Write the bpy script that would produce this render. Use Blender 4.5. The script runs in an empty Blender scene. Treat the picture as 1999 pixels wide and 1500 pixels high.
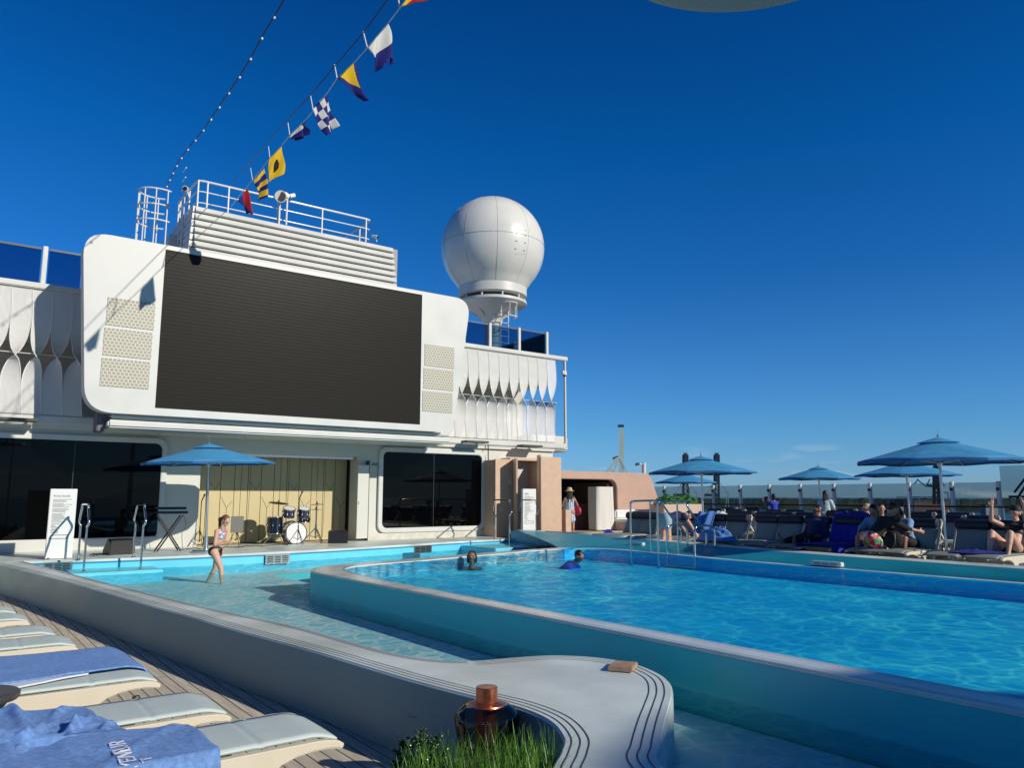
import bpy, bmesh, math, random
from mathutils import Vector, Matrix, noise
random.seed(7)
S = bpy.context.scene
COL = S.collection
R_ = math.radians
V = Vector

# ------------------------------------------------------------------ camera model
CAM = V((0, 0, 1.76)); PITCH = math.atan(220/1500); HD = R_(36.6)
FW = V((math.sin(HD)*math.cos(PITCH), math.cos(HD)*math.cos(PITCH), math.sin(PITCH)))
RT = V((math.cos(HD), -math.sin(HD), 0))
UPV = RT.cross(FW)
def P(px, py, X=None, Y=None, Z=None):
    """world point where the sight line of a surveyed photo point meets a given plane"""
    d = FW*1500 + RT*(px-999.5) + UPV*(750-py)
    if X is not None: t = (X-CAM.x)/d.x
    elif Y is not None: t = (Y-CAM.y)/d.y
    else: t = (Z-CAM.z)/d.z
    return CAM + d*t

# levels
ZC, ZW, ZM, ZR, ZRD = .51, .28, .605, .76, .39
YF = 20.6
SUN = V((.38, -1, .535)).normalized()

# ------------------------------------------------------------------ materials
MATS = {}
def mat(name, col, rough=.5, metal=0, var=0, vscale=3, bump=0, bscale=40, alpha=None, trans=0, coat=0, spec=None, emit=None, detail=3):
    if name in MATS: return MATS[name]
    m = bpy.data.materials.new(name); m.use_nodes = True
    nt = m.node_tree; b = nt.nodes['Principled BSDF']
    b.inputs['Base Color'].default_value = (*col, 1)
    b.inputs['Roughness'].default_value = rough
    b.inputs['Metallic'].default_value = metal
    if coat: b.inputs['Coat Weight'].default_value = coat
    if spec is not None: b.inputs['Specular IOR Level'].default_value = spec
    if trans: b.inputs['Transmission Weight'].default_value = trans
    if emit: b.inputs['Emission Color'].default_value = (*emit, 1); b.inputs['Emission Strength'].default_value = 1
    tc = nt.nodes.new('ShaderNodeTexCoord')
    if var:
        n = nt.nodes.new('ShaderNodeTexNoise'); n.inputs['Scale'].default_value = vscale; n.inputs['Detail'].default_value = detail
        nt.links.new(tc.outputs['Object'], n.inputs['Vector'])
        mx = nt.nodes.new('ShaderNodeMix'); mx.data_type = 'RGBA'
        mx.inputs[6].default_value = (*[c*(1-var) for c in col], 1); mx.inputs[7].default_value = (*[min(1, c*(1+var)) for c in col], 1)
        mr = nt.nodes.new('ShaderNodeMapRange'); mr.inputs[1].default_value = .3; mr.inputs[2].default_value = .7
        nt.links.new(n.outputs[0], mr.inputs[0]); nt.links.new(mr.outputs[0], mx.inputs[0]); nt.links.new(mx.outputs[2], b.inputs['Base Color'])
        mr2 = nt.nodes.new('ShaderNodeMapRange'); mr2.inputs[1].default_value=.3; mr2.inputs[2].default_value=.7
        mr2.inputs[3].default_value = max(.02, rough*.8); mr2.inputs[4].default_value = min(1, rough*1.2)
        nt.links.new(n.outputs[0], mr2.inputs[0]); nt.links.new(mr2.outputs[0], b.inputs['Roughness'])
    if bump:
        n2 = nt.nodes.new('ShaderNodeTexNoise'); n2.inputs['Scale'].default_value = bscale; n2.inputs['Detail'].default_value = 3
        nt.links.new(tc.outputs['Object'], n2.inputs['Vector'])
        bp = nt.nodes.new('ShaderNodeBump'); bp.inputs['Strength'].default_value = bump; bp.inputs['Distance'].default_value = .01
        nt.links.new(n2.outputs[0], bp.inputs['Height']); nt.links.new(bp.outputs[0], b.inputs['Normal'])
    MATS[name] = m; return m

def N(nt, t, **kw):
    n = nt.nodes.new(t)
    for k, v in kw.items():
        if k.startswith('i_'): n.inputs[k[2:].replace('_', ' ')].default_value = v
        elif k[0] == 'i' and k[1:].isdigit(): n.inputs[int(k[1:])].default_value = v
        else: setattr(n, k, v)
    return n

M_white = mat('white paint', (.61, .615, .59), .42, var=.05, vscale=1.2)
M_cream = mat('cream paint', (.61, .61, .555), .5, var=.04, vscale=.8)
M_rail = mat('white enamel', (.74, .74, .72), .3)
M_grey = mat('grey composite', (.30, .30, .30), .5, var=.06)
M_dkgrey = mat('dark grey plastic', (.055, .058, .06), .5, var=.1)
M_black = mat('black plastic', (.012, .012, .013), .45)
M_chrome = mat('polished steel', (.62, .62, .62), .12, 1)
M_steel = mat('brushed steel', (.5, .5, .5), .3, 1)
M_alu = mat('satin aluminium', (.62, .64, .66), .35, 1)
M_glassblk = mat('black window glass', (.001, .0012, .0015), .02, spec=.2)
M_wood = mat('pale wood laminate', (.60, .42, .30), .45, var=.05, vscale=6)
M_pink = mat('dusky pink panel', (.50, .33, .255), .5, var=.04, vscale=2)
M_coping = mat('pale coping resin', (.59, .655, .62), .42, var=.22, vscale=1.3, bump=.12, bscale=18, detail=9)
M_poolblue = mat('sky blue pool paint', (.14, .62, .80), .35, var=.05, vscale=2)
M_weirblue = mat('teal pool wall', (.025, .50, .52), .38, var=.05, vscale=2)
M_deepblue = mat('deep pool wall', (.05, .40, .60), .3, var=.06, vscale=1.5)
M_groove = mat('black groove inlay', (.045, .055, .065), .6)
M_wallshade = mat('shade-toned coping side', (.18, .285, .285), .42, var=.06, vscale=1.6, bump=.1)  # coping side in a darker tone that stands for its shade
M_canopy = mat('blue parasol canvas', (.085, .43, .76), .75, var=.06, vscale=4, bump=.15, bscale=120)
M_towel = mat('blue terry towel', (.20, .38, .78), .95, var=.22, vscale=34, bump=1, bscale=260, detail=8)
M_towelw = mat('white terry towel', (.75, .77, .85), .95, bump=.6, bscale=300)
M_royal = mat('royal blue towel', (.008, .016, .34), .9, var=.1, vscale=10, bump=.5, bscale=200)
M_lframe = mat('cream resin frame', (.66, .60, .475), .42, var=.03)
M_lroll = mat('navy vinyl roll', (.008, .014, .035), .55)
M_copper = mat('copper finish', (.48, .155, .085), .32, .85, var=.08, vscale=20)
M_gold = mat('champagne gold panel', (.52, .435, .24), .5, .15, var=.03, vscale=1)
M_blkline = mat('black joint', (.01, .01, .01), .7)

def mat_leaf(name, a, b, scale=14, rough=.45, trans=.25):
    m = mat(name, a, rough); nt = m.node_tree; p = nt.nodes['Principled BSDF']
    tc = N(nt, 'ShaderNodeTexCoord'); n = N(nt, 'ShaderNodeTexNoise', i_Scale=scale)
    r = N(nt, 'ShaderNodeValToRGB'); r.color_ramp.elements[0].color = (*a, 1); r.color_ramp.elements[1].color = (*b, 1)
    r.color_ramp.elements[0].position = .35; r.color_ramp.elements[1].position = .65
    nt.links.new(tc.outputs['Object'], n.inputs['Vector']); nt.links.new(n.outputs[0], r.inputs[0])
    nt.links.new(r.outputs[0], p.inputs['Base Color'])
    tl = N(nt, 'ShaderNodeBsdfTranslucent'); nt.links.new(r.outputs[0], tl.inputs[0])
    mx = N(nt, 'ShaderNodeMixShader', i0=trans); nt.links.new(p.outputs[0], mx.inputs[1]); nt.links.new(tl.outputs[0], mx.inputs[2])
    nt.links.new(mx.outputs[0], nt.nodes['Material Output'].inputs[0]); return m
M_grass = mat_leaf('ornamental grass blades', (.02, .11, .008), (.22, .44, .05), 16, .4, .35)
M_succ = mat_leaf('glossy dark leaf', (.008, .025, .012), (.03, .07, .03), 20, .18, .05)
M_plant = mat_leaf('planter leaves', (.04, .16, .02), (.14, .34, .05), 6, .4, .3)
M_wood2 = mat_leaf('shore woodland', (.012, .03, .022), (.03, .06, .04), .03, .9, 0)

def mat_canopy():
    m = M_canopy; nt = m.node_tree; p = nt.nodes['Principled BSDF']
    tl = N(nt, 'ShaderNodeBsdfTranslucent'); tl.inputs[0].default_value = (.02, .26, .55, 1)
    mx = N(nt, 'ShaderNodeMixShader', i0=.3); nt.links.new(p.outputs[0], mx.inputs[1]); nt.links.new(tl.outputs[0], mx.inputs[2])
    nt.links.new(mx.outputs[0], nt.nodes['Material Output'].inputs[0])
mat_canopy()

def mat_sling(k=1.0, nm='grey blue woven sling'):
    m = mat(nm, (.33, .42, .445), .7); nt = m.node_tree; p = nt.nodes['Principled BSDF']
    tc = N(nt, 'ShaderNodeTexCoord')
    w = N(nt, 'ShaderNodeTexWave', i_Scale=70.0); w.bands_direction = 'X'
    w2 = N(nt, 'ShaderNodeTexWave', i_Scale=70.0); w2.bands_direction = 'Y'
    n = N(nt, 'ShaderNodeTexNoise', i_Scale=5.0)
    for q in (w, w2, n): nt.links.new(tc.outputs['Object'], q.inputs['Vector'])
    a = N(nt, 'ShaderNodeMath', operation='MULTIPLY'); nt.links.new(w.outputs[1], a.inputs[0]); nt.links.new(w2.outputs[1], a.inputs[1])
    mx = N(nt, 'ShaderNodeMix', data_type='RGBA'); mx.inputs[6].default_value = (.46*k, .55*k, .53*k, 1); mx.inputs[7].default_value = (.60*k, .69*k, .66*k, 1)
    ad = N(nt, 'ShaderNodeMath', operation='MULTIPLY_ADD', i1=.55); nt.links.new(a.outputs[0], ad.inputs[0]); nt.links.new(n.outputs[0], ad.inputs[2])
    nt.links.new(ad.outputs[0], mx.inputs[0]); nt.links.new(mx.outputs[2], p.inputs['Base Color'])
    b = N(nt, 'ShaderNodeBump', i_Strength=.35, i_Distance=.002); nt.links.new(a.outputs[0], b.inputs['Height']); nt.links.new(b.outputs[0], p.inputs['Normal'])
    return m
M_sling = mat_sling(); M_sling_shade = mat_sling(.42, 'shade-darkened woven sling')  # second copy darkened to stand for shade on the right-deck loungers

def mat_planks(name, c1, c2, line, pw=.105, rough=.6, along='Y'):
    m = mat(name, c1, rough); nt = m.node_tree; p = nt.nodes['Principled BSDF']
    g = N(nt, 'ShaderNodeNewGeometry'); mp = N(nt, 'ShaderNodeMapping')
    mp.inputs['Rotation'].default_value = (0, 0, R_(90) if along == 'Y' else 0)
    br = N(nt, 'ShaderNodeTexBrick', i_Scale=1.0, i_Mortar_Size=.0055, i_Mortar_Smooth=.1, i_Bias=0.0, i_Brick_Width=2.4, i_Row_Height=pw)
    br.inputs['Color1'].default_value = (*c1, 1); br.inputs['Color2'].default_value = (*c2, 1); br.inputs['Mortar'].default_value = (*line, 1)
    n = N(nt, 'ShaderNodeTexNoise', i_Scale=3.0, i_Detail=8.0); mp2 = N(nt, 'ShaderNodeMapping'); mp2.inputs['Scale'].default_value = (9, .8, 1) if along == 'Y' else (.8, 9, 1)
    nt.links.new(g.outputs['Position'], mp.inputs[0]); nt.links.new(mp.outputs[0], br.inputs[0])
    nt.links.new(g.outputs['Position'], mp2.inputs[0]); nt.links.new(mp2.outputs[0], n.inputs[0])
    mr = N(nt, 'ShaderNodeMapRange', i1=.3, i2=.7, i3=.78, i4=1.15); nt.links.new(n.outputs[0], mr.inputs[0])
    mx = N(nt, 'ShaderNodeVectorMath', operation='SCALE'); nt.links.new(br.outputs[0], mx.inputs[0]); nt.links.new(mr.outputs[0], mx.inputs['Scale'])
    nt.links.new(mx.outputs[0], p.inputs['Base Color'])
    return m
M_deck = mat_planks('weathered teak planks', (.64, .57, .46), (.57, .50, .40), (.05, .045, .04))
M_rdeck = mat_planks('grey deck planks', (.22, .21, .2), (.19, .18, .17), (.03, .03, .03))

def mat_glass(name, tint, ior=1.45, rough=0.0, dirt=0):
    m = mat(name, tint, .05); nt = m.node_tree; nt.nodes.remove(nt.nodes['Principled BSDF'])
    tr = N(nt, 'ShaderNodeBsdfTransparent'); tr.inputs[0].default_value = (*tint, 1)
    gl = N(nt, 'ShaderNodeBsdfGlossy'); gl.inputs['Roughness'].default_value = rough
    fr = N(nt, 'ShaderNodeFresnel', i_IOR=ior); mx = N(nt, 'ShaderNodeMixShader')
    nt.links.new(fr.outputs[0], mx.inputs[0]); nt.links.new(tr.outputs[0], mx.inputs[1]); nt.links.new(gl.outputs[0], mx.inputs[2])
    nt.links.new(mx.outputs[0], nt.nodes['Material Output'].inputs[0]); return m
M_tint = mat_glass('smoked windbreak glass', (.66, .70, .72), 1.25)
M_blueglass = mat_glass('blue balcony glass', (.36, .50, .64), 1.25)
M_lantglass = mat_glass('smoked lantern glass', (.5, .47, .46), 1.5)
M_clear = mat_glass('clear tumbler glass', (.9, .93, .93), 1.5)

def mat_mesh(name, col, scale, hole):
    """perforated sheet: real round holes in a hex grid"""
    m = mat(name, col, .7, spec=.2); nt = m.node_tree; p = nt.nodes['Principled BSDF']
    tc = N(nt, 'ShaderNodeUVMap')
    vo = N(nt, 'ShaderNodeTexVoronoi', i_Scale=scale, i_Randomness=0.0); vo.voronoi_dimensions = '2D'
    nt.links.new(tc.outputs[0], vo.inputs['Vector'])
    lt = N(nt, 'ShaderNodeMath', operation='LESS_THAN', i1=hole); nt.links.new(vo.outputs['Distance'], lt.inputs[0])
    tr = N(nt, 'ShaderNodeBsdfTransparent'); mx = N(nt, 'ShaderNodeMixShader')
    nt.links.new(lt.outputs[0], mx.inputs[0]); nt.links.new(p.outputs[0], mx.inputs[1]); nt.links.new(tr.outputs[0], mx.inputs[2])
    nt.links.new(mx.outputs[0], nt.nodes['Material Output'].inputs[0]); return m
M_perf = mat_mesh('perforated white metal', (.8, .8, .78), 1.0, .29)

def mat_display():
    m = mat('led display face', (.045, .043, .038), .32); nt = m.node_tree; p = nt.nodes['Principled BSDF']
    p.inputs['Specular IOR Level'].default_value = .06
    g = N(nt, 'ShaderNodeNewGeometry'); sp = N(nt, 'ShaderNodeSeparateXYZ'); nt.links.new(g.outputs['Position'], sp.inputs[0])
    mu = N(nt, 'ShaderNodeMath', operation='MULTIPLY', i1=2*math.pi/.085); nt.links.new(sp.outputs[2], mu.inputs[0])
    si = N(nt, 'ShaderNodeMath', operation='SINE'); nt.links.new(mu.outputs[0], si.inputs[0])
    ns = N(nt, 'ShaderNodeTexNoise', i_Scale=.5, i_Detail=3.0)
    mp = N(nt, 'ShaderNodeMapping'); mp.inputs['Scale'].default_value = (.6, 1, 6); nt.links.new(g.outputs['Position'], mp.inputs[0]); nt.links.new(mp.outputs[0], ns.inputs[0])
    ad = N(nt, 'ShaderNodeMath', operation='ADD'); nt.links.new(si.outputs[0], ad.inputs[0]); nt.links.new(ns.outputs[0], ad.inputs[1])
    b = N(nt, 'ShaderNodeBump', i_Strength=.018, i_Distance=.018); nt.links.new(ad.outputs[0], b.inputs['Height']); nt.links.new(b.outputs[0], p.inputs['Normal'])
    mx = N(nt, 'ShaderNodeMix', data_type='RGBA'); mx.inputs[6].default_value = (.0215, .0203, .0175, 1); mx.inputs[7].default_value = (.0225, .0213, .0184, 1)
    mr = N(nt, 'ShaderNodeMapRange', i1=-1.0, i2=1.0); nt.links.new(si.outputs[0], mr.inputs[0]); nt.links.new(mr.outputs[0], mx.inputs[0]); nt.links.new(mx.outputs[2], p.inputs['Base Color'])
    return m
M_disp = mat_display()

def mat_hex():
    m = mat('hexagon speaker mesh', (.5, .48, .4), .5); nt = m.node_tree; p = nt.nodes['Principled BSDF']
    tc = N(nt, 'ShaderNodeUVMap'); R = (1, 1.7320508, 1); H = (.5, .8660254, .5)
    def vm(op, a, b=None):
        n = N(nt, 'ShaderNodeVectorMath', operation=op)
        for k, q in enumerate((a, b)):
            if q is None: continue
            if isinstance(q, tuple): n.inputs[k].default_value = q
            else: nt.links.new(q, n.inputs[k])
        return n
    def mt(op, a, b=None):
        n = N(nt, 'ShaderNodeMath', operation=op)
        for k, q in enumerate((a, b)):
            if q is None: continue
            if isinstance(q, (int, float)): n.inputs[k].default_value = q
            else: nt.links.new(q, n.inputs[k])
        return n.outputs[0]
    flat = vm('MULTIPLY', vm('ADD', tc.outputs[0], (100.0, 173.20508, 0)).outputs[0], (1, 1, 0)).outputs[0]
    a = vm('SUBTRACT', vm('MODULO', flat, R).outputs[0], H).outputs[0]
    b = vm('SUBTRACT', vm('MODULO', vm('SUBTRACT', flat, H).outputs[0], R).outputs[0], H).outputs[0]
    def hexd(v):
        ab = vm('ABSOLUTE', v); sp = N(nt, 'ShaderNodeSeparateXYZ'); nt.links.new(ab.outputs[0], sp.inputs[0])
        d = mt('ADD', mt('MULTIPLY', sp.outputs[0], .5), mt('MULTIPLY', sp.outputs[1], .8660254))
        return mt('MAXIMUM', sp.outputs[0], d)
    d = mt('MINIMUM', hexd(a), hexd(b))
    mr = N(nt, 'ShaderNodeMapRange', i1=.37, i2=.43); nt.links.new(d, mr.inputs[0])
    mx = N(nt, 'ShaderNodeMix', data_type='RGBA'); mx.inputs[6].default_value = (.33, .31, .25, 1); mx.inputs[7].default_value = (.62, .60, .50, 1)
    nt.links.new(mr.outputs[0], mx.inputs[0]); nt.links.new(mx.outputs[2], p.inputs['Base Color'])
    return m
M_hex = mat_hex()

def mat_water(name, tint_lo, tint_hi, scale, bstr, bscale, ior=1.33, lines=(.0, .12), fres=.6):
    """clear water: fresnel reflection over tinted transmission; a net of caustic light is painted into the tint"""
    m = mat(name, tint_hi, .05); nt = m.node_tree; nt.nodes.remove(nt.nodes['Principled BSDF'])
    g = N(nt, 'ShaderNodeNewGeometry')
    n0 = N(nt, 'ShaderNodeTexNoise', i_Scale=scale*.55, i_Detail=3.0); nt.links.new(g.outputs['Position'], n0.inputs['Vector'])
    vm = N(nt, 'ShaderNodeVectorMath', operation='MULTIPLY_ADD'); vm.inputs[1].default_value = (1.5/scale*.9,)*3
    nt.links.new(n0.outputs['Color'], vm.inputs[0]); nt.links.new(g.outputs['Position'], vm.inputs[2])
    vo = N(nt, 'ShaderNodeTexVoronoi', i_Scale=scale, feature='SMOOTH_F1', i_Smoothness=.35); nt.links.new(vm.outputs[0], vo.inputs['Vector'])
    vo2 = N(nt, 'ShaderNodeTexVoronoi', i_Scale=scale*2.1, feature='DISTANCE_TO_EDGE'); nt.links.new(vm.outputs[0], vo2.inputs['Vector'])  # cell edges draw the painted caustic lines
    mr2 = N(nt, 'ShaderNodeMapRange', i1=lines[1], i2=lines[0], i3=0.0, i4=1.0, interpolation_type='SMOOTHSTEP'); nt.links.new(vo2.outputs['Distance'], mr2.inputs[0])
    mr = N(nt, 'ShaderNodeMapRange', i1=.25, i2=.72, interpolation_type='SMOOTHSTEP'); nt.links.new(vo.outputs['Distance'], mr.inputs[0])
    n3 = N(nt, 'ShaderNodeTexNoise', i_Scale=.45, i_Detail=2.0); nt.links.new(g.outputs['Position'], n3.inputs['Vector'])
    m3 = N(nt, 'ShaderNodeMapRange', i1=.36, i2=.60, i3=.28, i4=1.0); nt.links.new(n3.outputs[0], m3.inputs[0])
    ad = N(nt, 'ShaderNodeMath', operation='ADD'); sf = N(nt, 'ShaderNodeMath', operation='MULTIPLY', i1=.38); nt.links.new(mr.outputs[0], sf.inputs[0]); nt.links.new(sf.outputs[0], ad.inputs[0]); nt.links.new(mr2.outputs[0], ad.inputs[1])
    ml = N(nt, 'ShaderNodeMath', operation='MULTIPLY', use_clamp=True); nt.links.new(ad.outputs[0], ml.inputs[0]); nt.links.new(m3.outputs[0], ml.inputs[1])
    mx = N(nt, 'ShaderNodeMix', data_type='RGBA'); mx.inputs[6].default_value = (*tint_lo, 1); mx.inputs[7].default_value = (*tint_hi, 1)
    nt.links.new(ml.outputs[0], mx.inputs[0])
    tr = N(nt, 'ShaderNodeBsdfTransparent'); nt.links.new(mx.outputs[2], tr.inputs[0])
    gl = N(nt, 'ShaderNodeBsdfGlossy', i_Roughness=.04); gl.inputs[0].default_value = (1, 1, 1, 1)
    nb = N(nt, 'ShaderNodeTexNoise', i_Scale=bscale, i_Detail=4.0, i_Distortion=.6)
    mp = N(nt, 'ShaderNodeMapping'); mp.inputs['Rotation'].default_value = (0, 0, R_(35)); mp.inputs['Scale'].default_value = (1, 1.7, 1)
    nt.links.new(g.outputs['Position'], mp.inputs[0]); nt.links.new(mp.outputs[0], nb.inputs[0])
    bp = N(nt, 'ShaderNodeBump', i_Strength=bstr, i_Distance=.08); nt.links.new(nb.outputs[0], bp.inputs['Height'])
    fr = N(nt, 'ShaderNodeFresnel', i_IOR=ior)
    nt.links.new(bp.outputs[0], fr.inputs['Normal']); nt.links.new(bp.outputs[0], gl.inputs['Normal'])
    fm = N(nt, 'ShaderNodeMath', operation='MULTIPLY', i1=fres); nt.links.new(fr.outputs[0], fm.inputs[0])
    ms = N(nt, 'ShaderNodeMixShader'); nt.links.new(fm.outputs[0], ms.inputs[0]); nt.links.new(tr.outputs[0], ms.inputs[1]); nt.links.new(gl.outputs[0], ms.inputs[2])
    nt.links.new(ms.outputs[0], nt.nodes['Material Output'].inputs[0]); return m
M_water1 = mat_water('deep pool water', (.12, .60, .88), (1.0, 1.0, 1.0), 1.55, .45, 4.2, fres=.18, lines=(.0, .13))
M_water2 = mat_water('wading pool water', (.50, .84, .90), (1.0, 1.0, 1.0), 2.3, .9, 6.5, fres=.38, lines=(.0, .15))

# ------------------------------------------------------------------ mesh builder
def rootloc(o):
    while o.parent: o = o.parent
    return o.location.copy()
class MB:
    def __init__(s): s.v = []; s.f = []; s.uv = {}
    def add(s, vs, fs, uv=None):
        o = len(s.v); s.v += [V(p) for p in vs]
        for k, f in enumerate(fs):
            if uv: s.uv[len(s.f)] = [uv[i] for i in f]
            s.f.append(tuple(i+o for i in f))
        return s
    def box(s, x0, y0, z0, x1, y1, z1):
        x0, x1 = sorted((x0, x1)); y0, y1 = sorted((y0, y1)); z0, z1 = sorted((z0, z1))
        return s.add([(x0,y0,z0),(x1,y0,z0),(x1,y1,z0),(x0,y1,z0),(x0,y0,z1),(x1,y0,z1),(x1,y1,z1),(x0,y1,z1)],
                     [(0,3,2,1),(4,5,6,7),(0,1,5,4),(1,2,6,5),(2,3,7,6),(3,0,4,7)])
    def obox(s, c, sz, M):
        h = [a/2 for a in sz]; vs = [V(c)+M@V((i*h[0], j*h[1], k*h[2])) for k in (-1,1) for i, j in ((-1,-1),(1,-1),(1,1),(-1,1))]
        return s.add(vs, [(0,3,2,1),(4,5,6,7),(0,1,5,4),(1,2,6,5),(2,3,7,6),(3,0,4,7)])
    def bar(s, a, b, w, h, up=(0,0,1)):
        a, b = V(a), V(b); d = (b-a); L = d.length; d.normalize(); x = d.cross(V(up))
        if x.length < 1e-4: x = d.cross(V((1,0,0)))
        x.normalize(); u = x.cross(d)
        M = Matrix((x, d, u)).transposed()
        return s.obox((a+b)/2, (w, L, h), M)
    def tube(s, pts, r, n=8, closed=False, r1=None):
        pts = [V(p) for p in pts]; m = len(pts); rings = []; up = None
        for i, p in enumerate(pts):
            if closed: t = pts[(i+1) % m]-pts[i-1]
            else: t = pts[min(i+1, m-1)]-pts[max(i-1, 0)]
            t.normalize()
            if up is None: up = t.orthogonal().normalized()
            up = (up-t*up.dot(t)); up = up.normalized() if up.length > 1e-5 else t.orthogonal().normalized()
            w = t.cross(up); rr = r if r1 is None else r+(r1-r)*i/(m-1)
            rings.append([p+(up*math.cos(2*math.pi*k/n)+w*math.sin(2*math.pi*k/n))*rr for k in range(n)])
        vs = [q for ring in rings for q in ring]; fs = []
        for i in range(m if closed else m-1):
            j = (i+1) % m
            for k in range(n): fs.append((i*n+k, i*n+(k+1) % n, j*n+(k+1) % n, j*n+k))
        if not closed: fs += [tuple(range(n-1, -1, -1)), tuple((m-1)*n+k for k in range(n))]
        return s.add(vs, fs)
    def cyl(s, a, b, r, r1=None, n=16): return s.tube([a, b], r, n, r1=r if r1 is None else r1)
    def prism(s, poly, z0, z1, top=True, bot=True):
        n = len(poly); vs = [(p[0], p[1], z0) for p in poly]+[(p[0], p[1], z1) for p in poly]
        fs = [(i, (i+1) % n, n+(i+1) % n, n+i) for i in range(n)]
        if top: fs.append(tuple(range(n, 2*n)))
        if bot: fs.append(tuple(range(n-1, -1, -1)))
        return s.add(vs, fs)
    def prismY(s, poly, y0, y1):
        n = len(poly); vs = [(p[0], y0, p[1]) for p in poly]+[(p[0], y1, p[1]) for p in poly]
        return s.add(vs, [(i, (i+1) % n, n+(i+1) % n, n+i) for i in range(n)]+[tuple(range(n-1, -1, -1)), tuple(range(n, 2*n))])
    def lathe(s, prof, c=(0,0,0), n=24):
        c = V(c); vs = []; fs = []
        for r, z in prof:
            for k in range(n): a = 2*math.pi*k/n; vs.append(c+V((r*math.cos(a), r*math.sin(a), z)))
        for i in range(len(prof)-1):
            for k in range(n): fs.append((i*n+k, i*n+(k+1) % n, (i+1)*n+(k+1) % n, (i+1)*n+k))
        if prof[0][0] > 1e-4: fs.append(tuple(range(n-1, -1, -1)))
        if prof[-1][0] > 1e-4: fs.append(tuple((len(prof)-1)*n+k for k in range(n)))
        return s.add(vs, fs)
    def ell(s, c, r, n=16, M=None):
        m = n//2; vs = []; fs = []; M = M or Matrix.Identity(3)
        for i in range(m+1):
            t = math.pi*i/m
            for k in range(n):
                a = 2*math.pi*k/n
                vs.append(V(c)+M@V((r[0]*math.sin(t)*math.cos(a), r[1]*math.sin(t)*math.sin(a), -r[2]*math.cos(t))))
        for i in range(m):
            for k in range(n): fs.append((i*n+k, i*n+(k+1) % n, (i+1)*n+(k+1) % n, (i+1)*n+k))
        return s.add(vs, fs)
    def grid(s, fn, nu, nv, uvs=None):
        vs = [fn(i/nu, j/nv) for j in range(nv+1) for i in range(nu+1)]
        fs = [(j*(nu+1)+i, j*(nu+1)+i+1, (j+1)*(nu+1)+i+1, (j+1)*(nu+1)+i) for j in range(nv) for i in range(nu)]
        uv = None
        if uvs: uv = [(i/nu*uvs[0], j/nv*uvs[1]) for j in range(nv+1) for i in range(nu+1)]
        return s.add(vs, fs, uv)
    def build(s, name, m, parent=None, bevel=0, seg=2, ang=35, flat=False, solid=0):
        me = bpy.data.meshes.new(name)
        base = rootloc(parent) if parent else V((0,0,0))
        if not parent and s.v:
            xs = [p.x for p in s.v]; ys = [p.y for p in s.v]; base = V(((min(xs)+max(xs))/2, (min(ys)+max(ys))/2, min(p.z for p in s.v)))
        me.from_pydata([p-base for p in s.v], [], s.f)
        if s.uv:
            ul = me.uv_layers.new(name='UVMap')
            for i, pl in enumerate(me.polygons):
                if i in s.uv:
                    for k, li in enumerate(pl.loop_indices): ul.data[li].uv = s.uv[i][k]
        bm = bmesh.new(); bm.from_mesh(me)
        bmesh.ops.remove_doubles(bm, verts=bm.verts, dist=1e-5)
        if not s.uv: bmesh.ops.recalc_face_normals(bm, faces=bm.faces)
        if bevel:
            ed = [e for e in bm.edges if len(e.link_faces) == 2 and e.calc_face_angle(0) > R_(40)]
            try: bmesh.ops.bevel(bm, geom=ed, offset=bevel, segments=seg, affect='EDGES', clamp_overlap=True)
            except Exception: pass
        bm.to_mesh(me); bm.free()
        if not flat:
            for pl in me.polygons: pl.use_smooth = True
            me.set_sharp_from_angle(angle=R_(ang))
        if not isinstance(m, (list, tuple)): m = [m]
        for q in m: me.materials.append(q)
        o = bpy.data.objects.new(name, me); COL.objects.link(o)
        if parent: o.parent = parent
        else: o.location = base
        if solid:
            md = o.modifiers.new('thickness', 'SOLIDIFY'); md.thickness = solid; md.offset = 0
        return o

def tag(o, label=None, cat=None, group=None, kind=None):
    if label: o['label'] = label
    if cat: o['category'] = cat
    if group: o['group'] = group
    if kind: o['kind'] = kind
    return o
def thing(name, loc, label, cat, group=None, rz=0):
    o = bpy.data.objects.new(name, None); COL.objects.link(o); o.location = loc; o.rotation_euler = (0, 0, rz)
    o.empty_display_size = .2
    return tag(o, label, cat, group)
def st(o): return tag(o, kind='structure')
def kids(o): return [c for c in COL.objects if c.parent == o]
def copy_tree(o, parent=None):
    c = o.copy(); COL.objects.link(c); c.parent = parent
    for ch in KIDS[o.name] if o.name in KIDS else kids(o): copy_tree(ch, c)
    return c
KIDS = {}
def place_copy(o, loc, rz, label, group=None, first=False, scale=None):
    r = o if first else copy_tree(o)
    r.location = loc; r.rotation_euler = (0, 0, rz); r['label'] = label
    if group: r['group'] = group
    if scale: r.scale = (scale,)*3
    return r
def catmull(pts, k=6, closed=False):
    pts = [V(p) for p in pts]; n = len(pts); out = []
    rng = range(n) if closed else range(n-1)
    for i in rng:
        g = (lambda q: pts[q % n]) if closed else (lambda q: pts[max(0, min(n-1, q))])
        p0, p1, p2, p3 = g(i-1), g(i), g(i+1), g(i+2)
        for j in range(k):
            t = j/k; out.append(.5*((2*p1)+(p2-p0)*t+(2*p0-5*p1+4*p2-p3)*t*t+(3*p1-p0-3*p2+p3)*t**3))
    if not closed: out.append(pts[-1])
    return out
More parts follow.
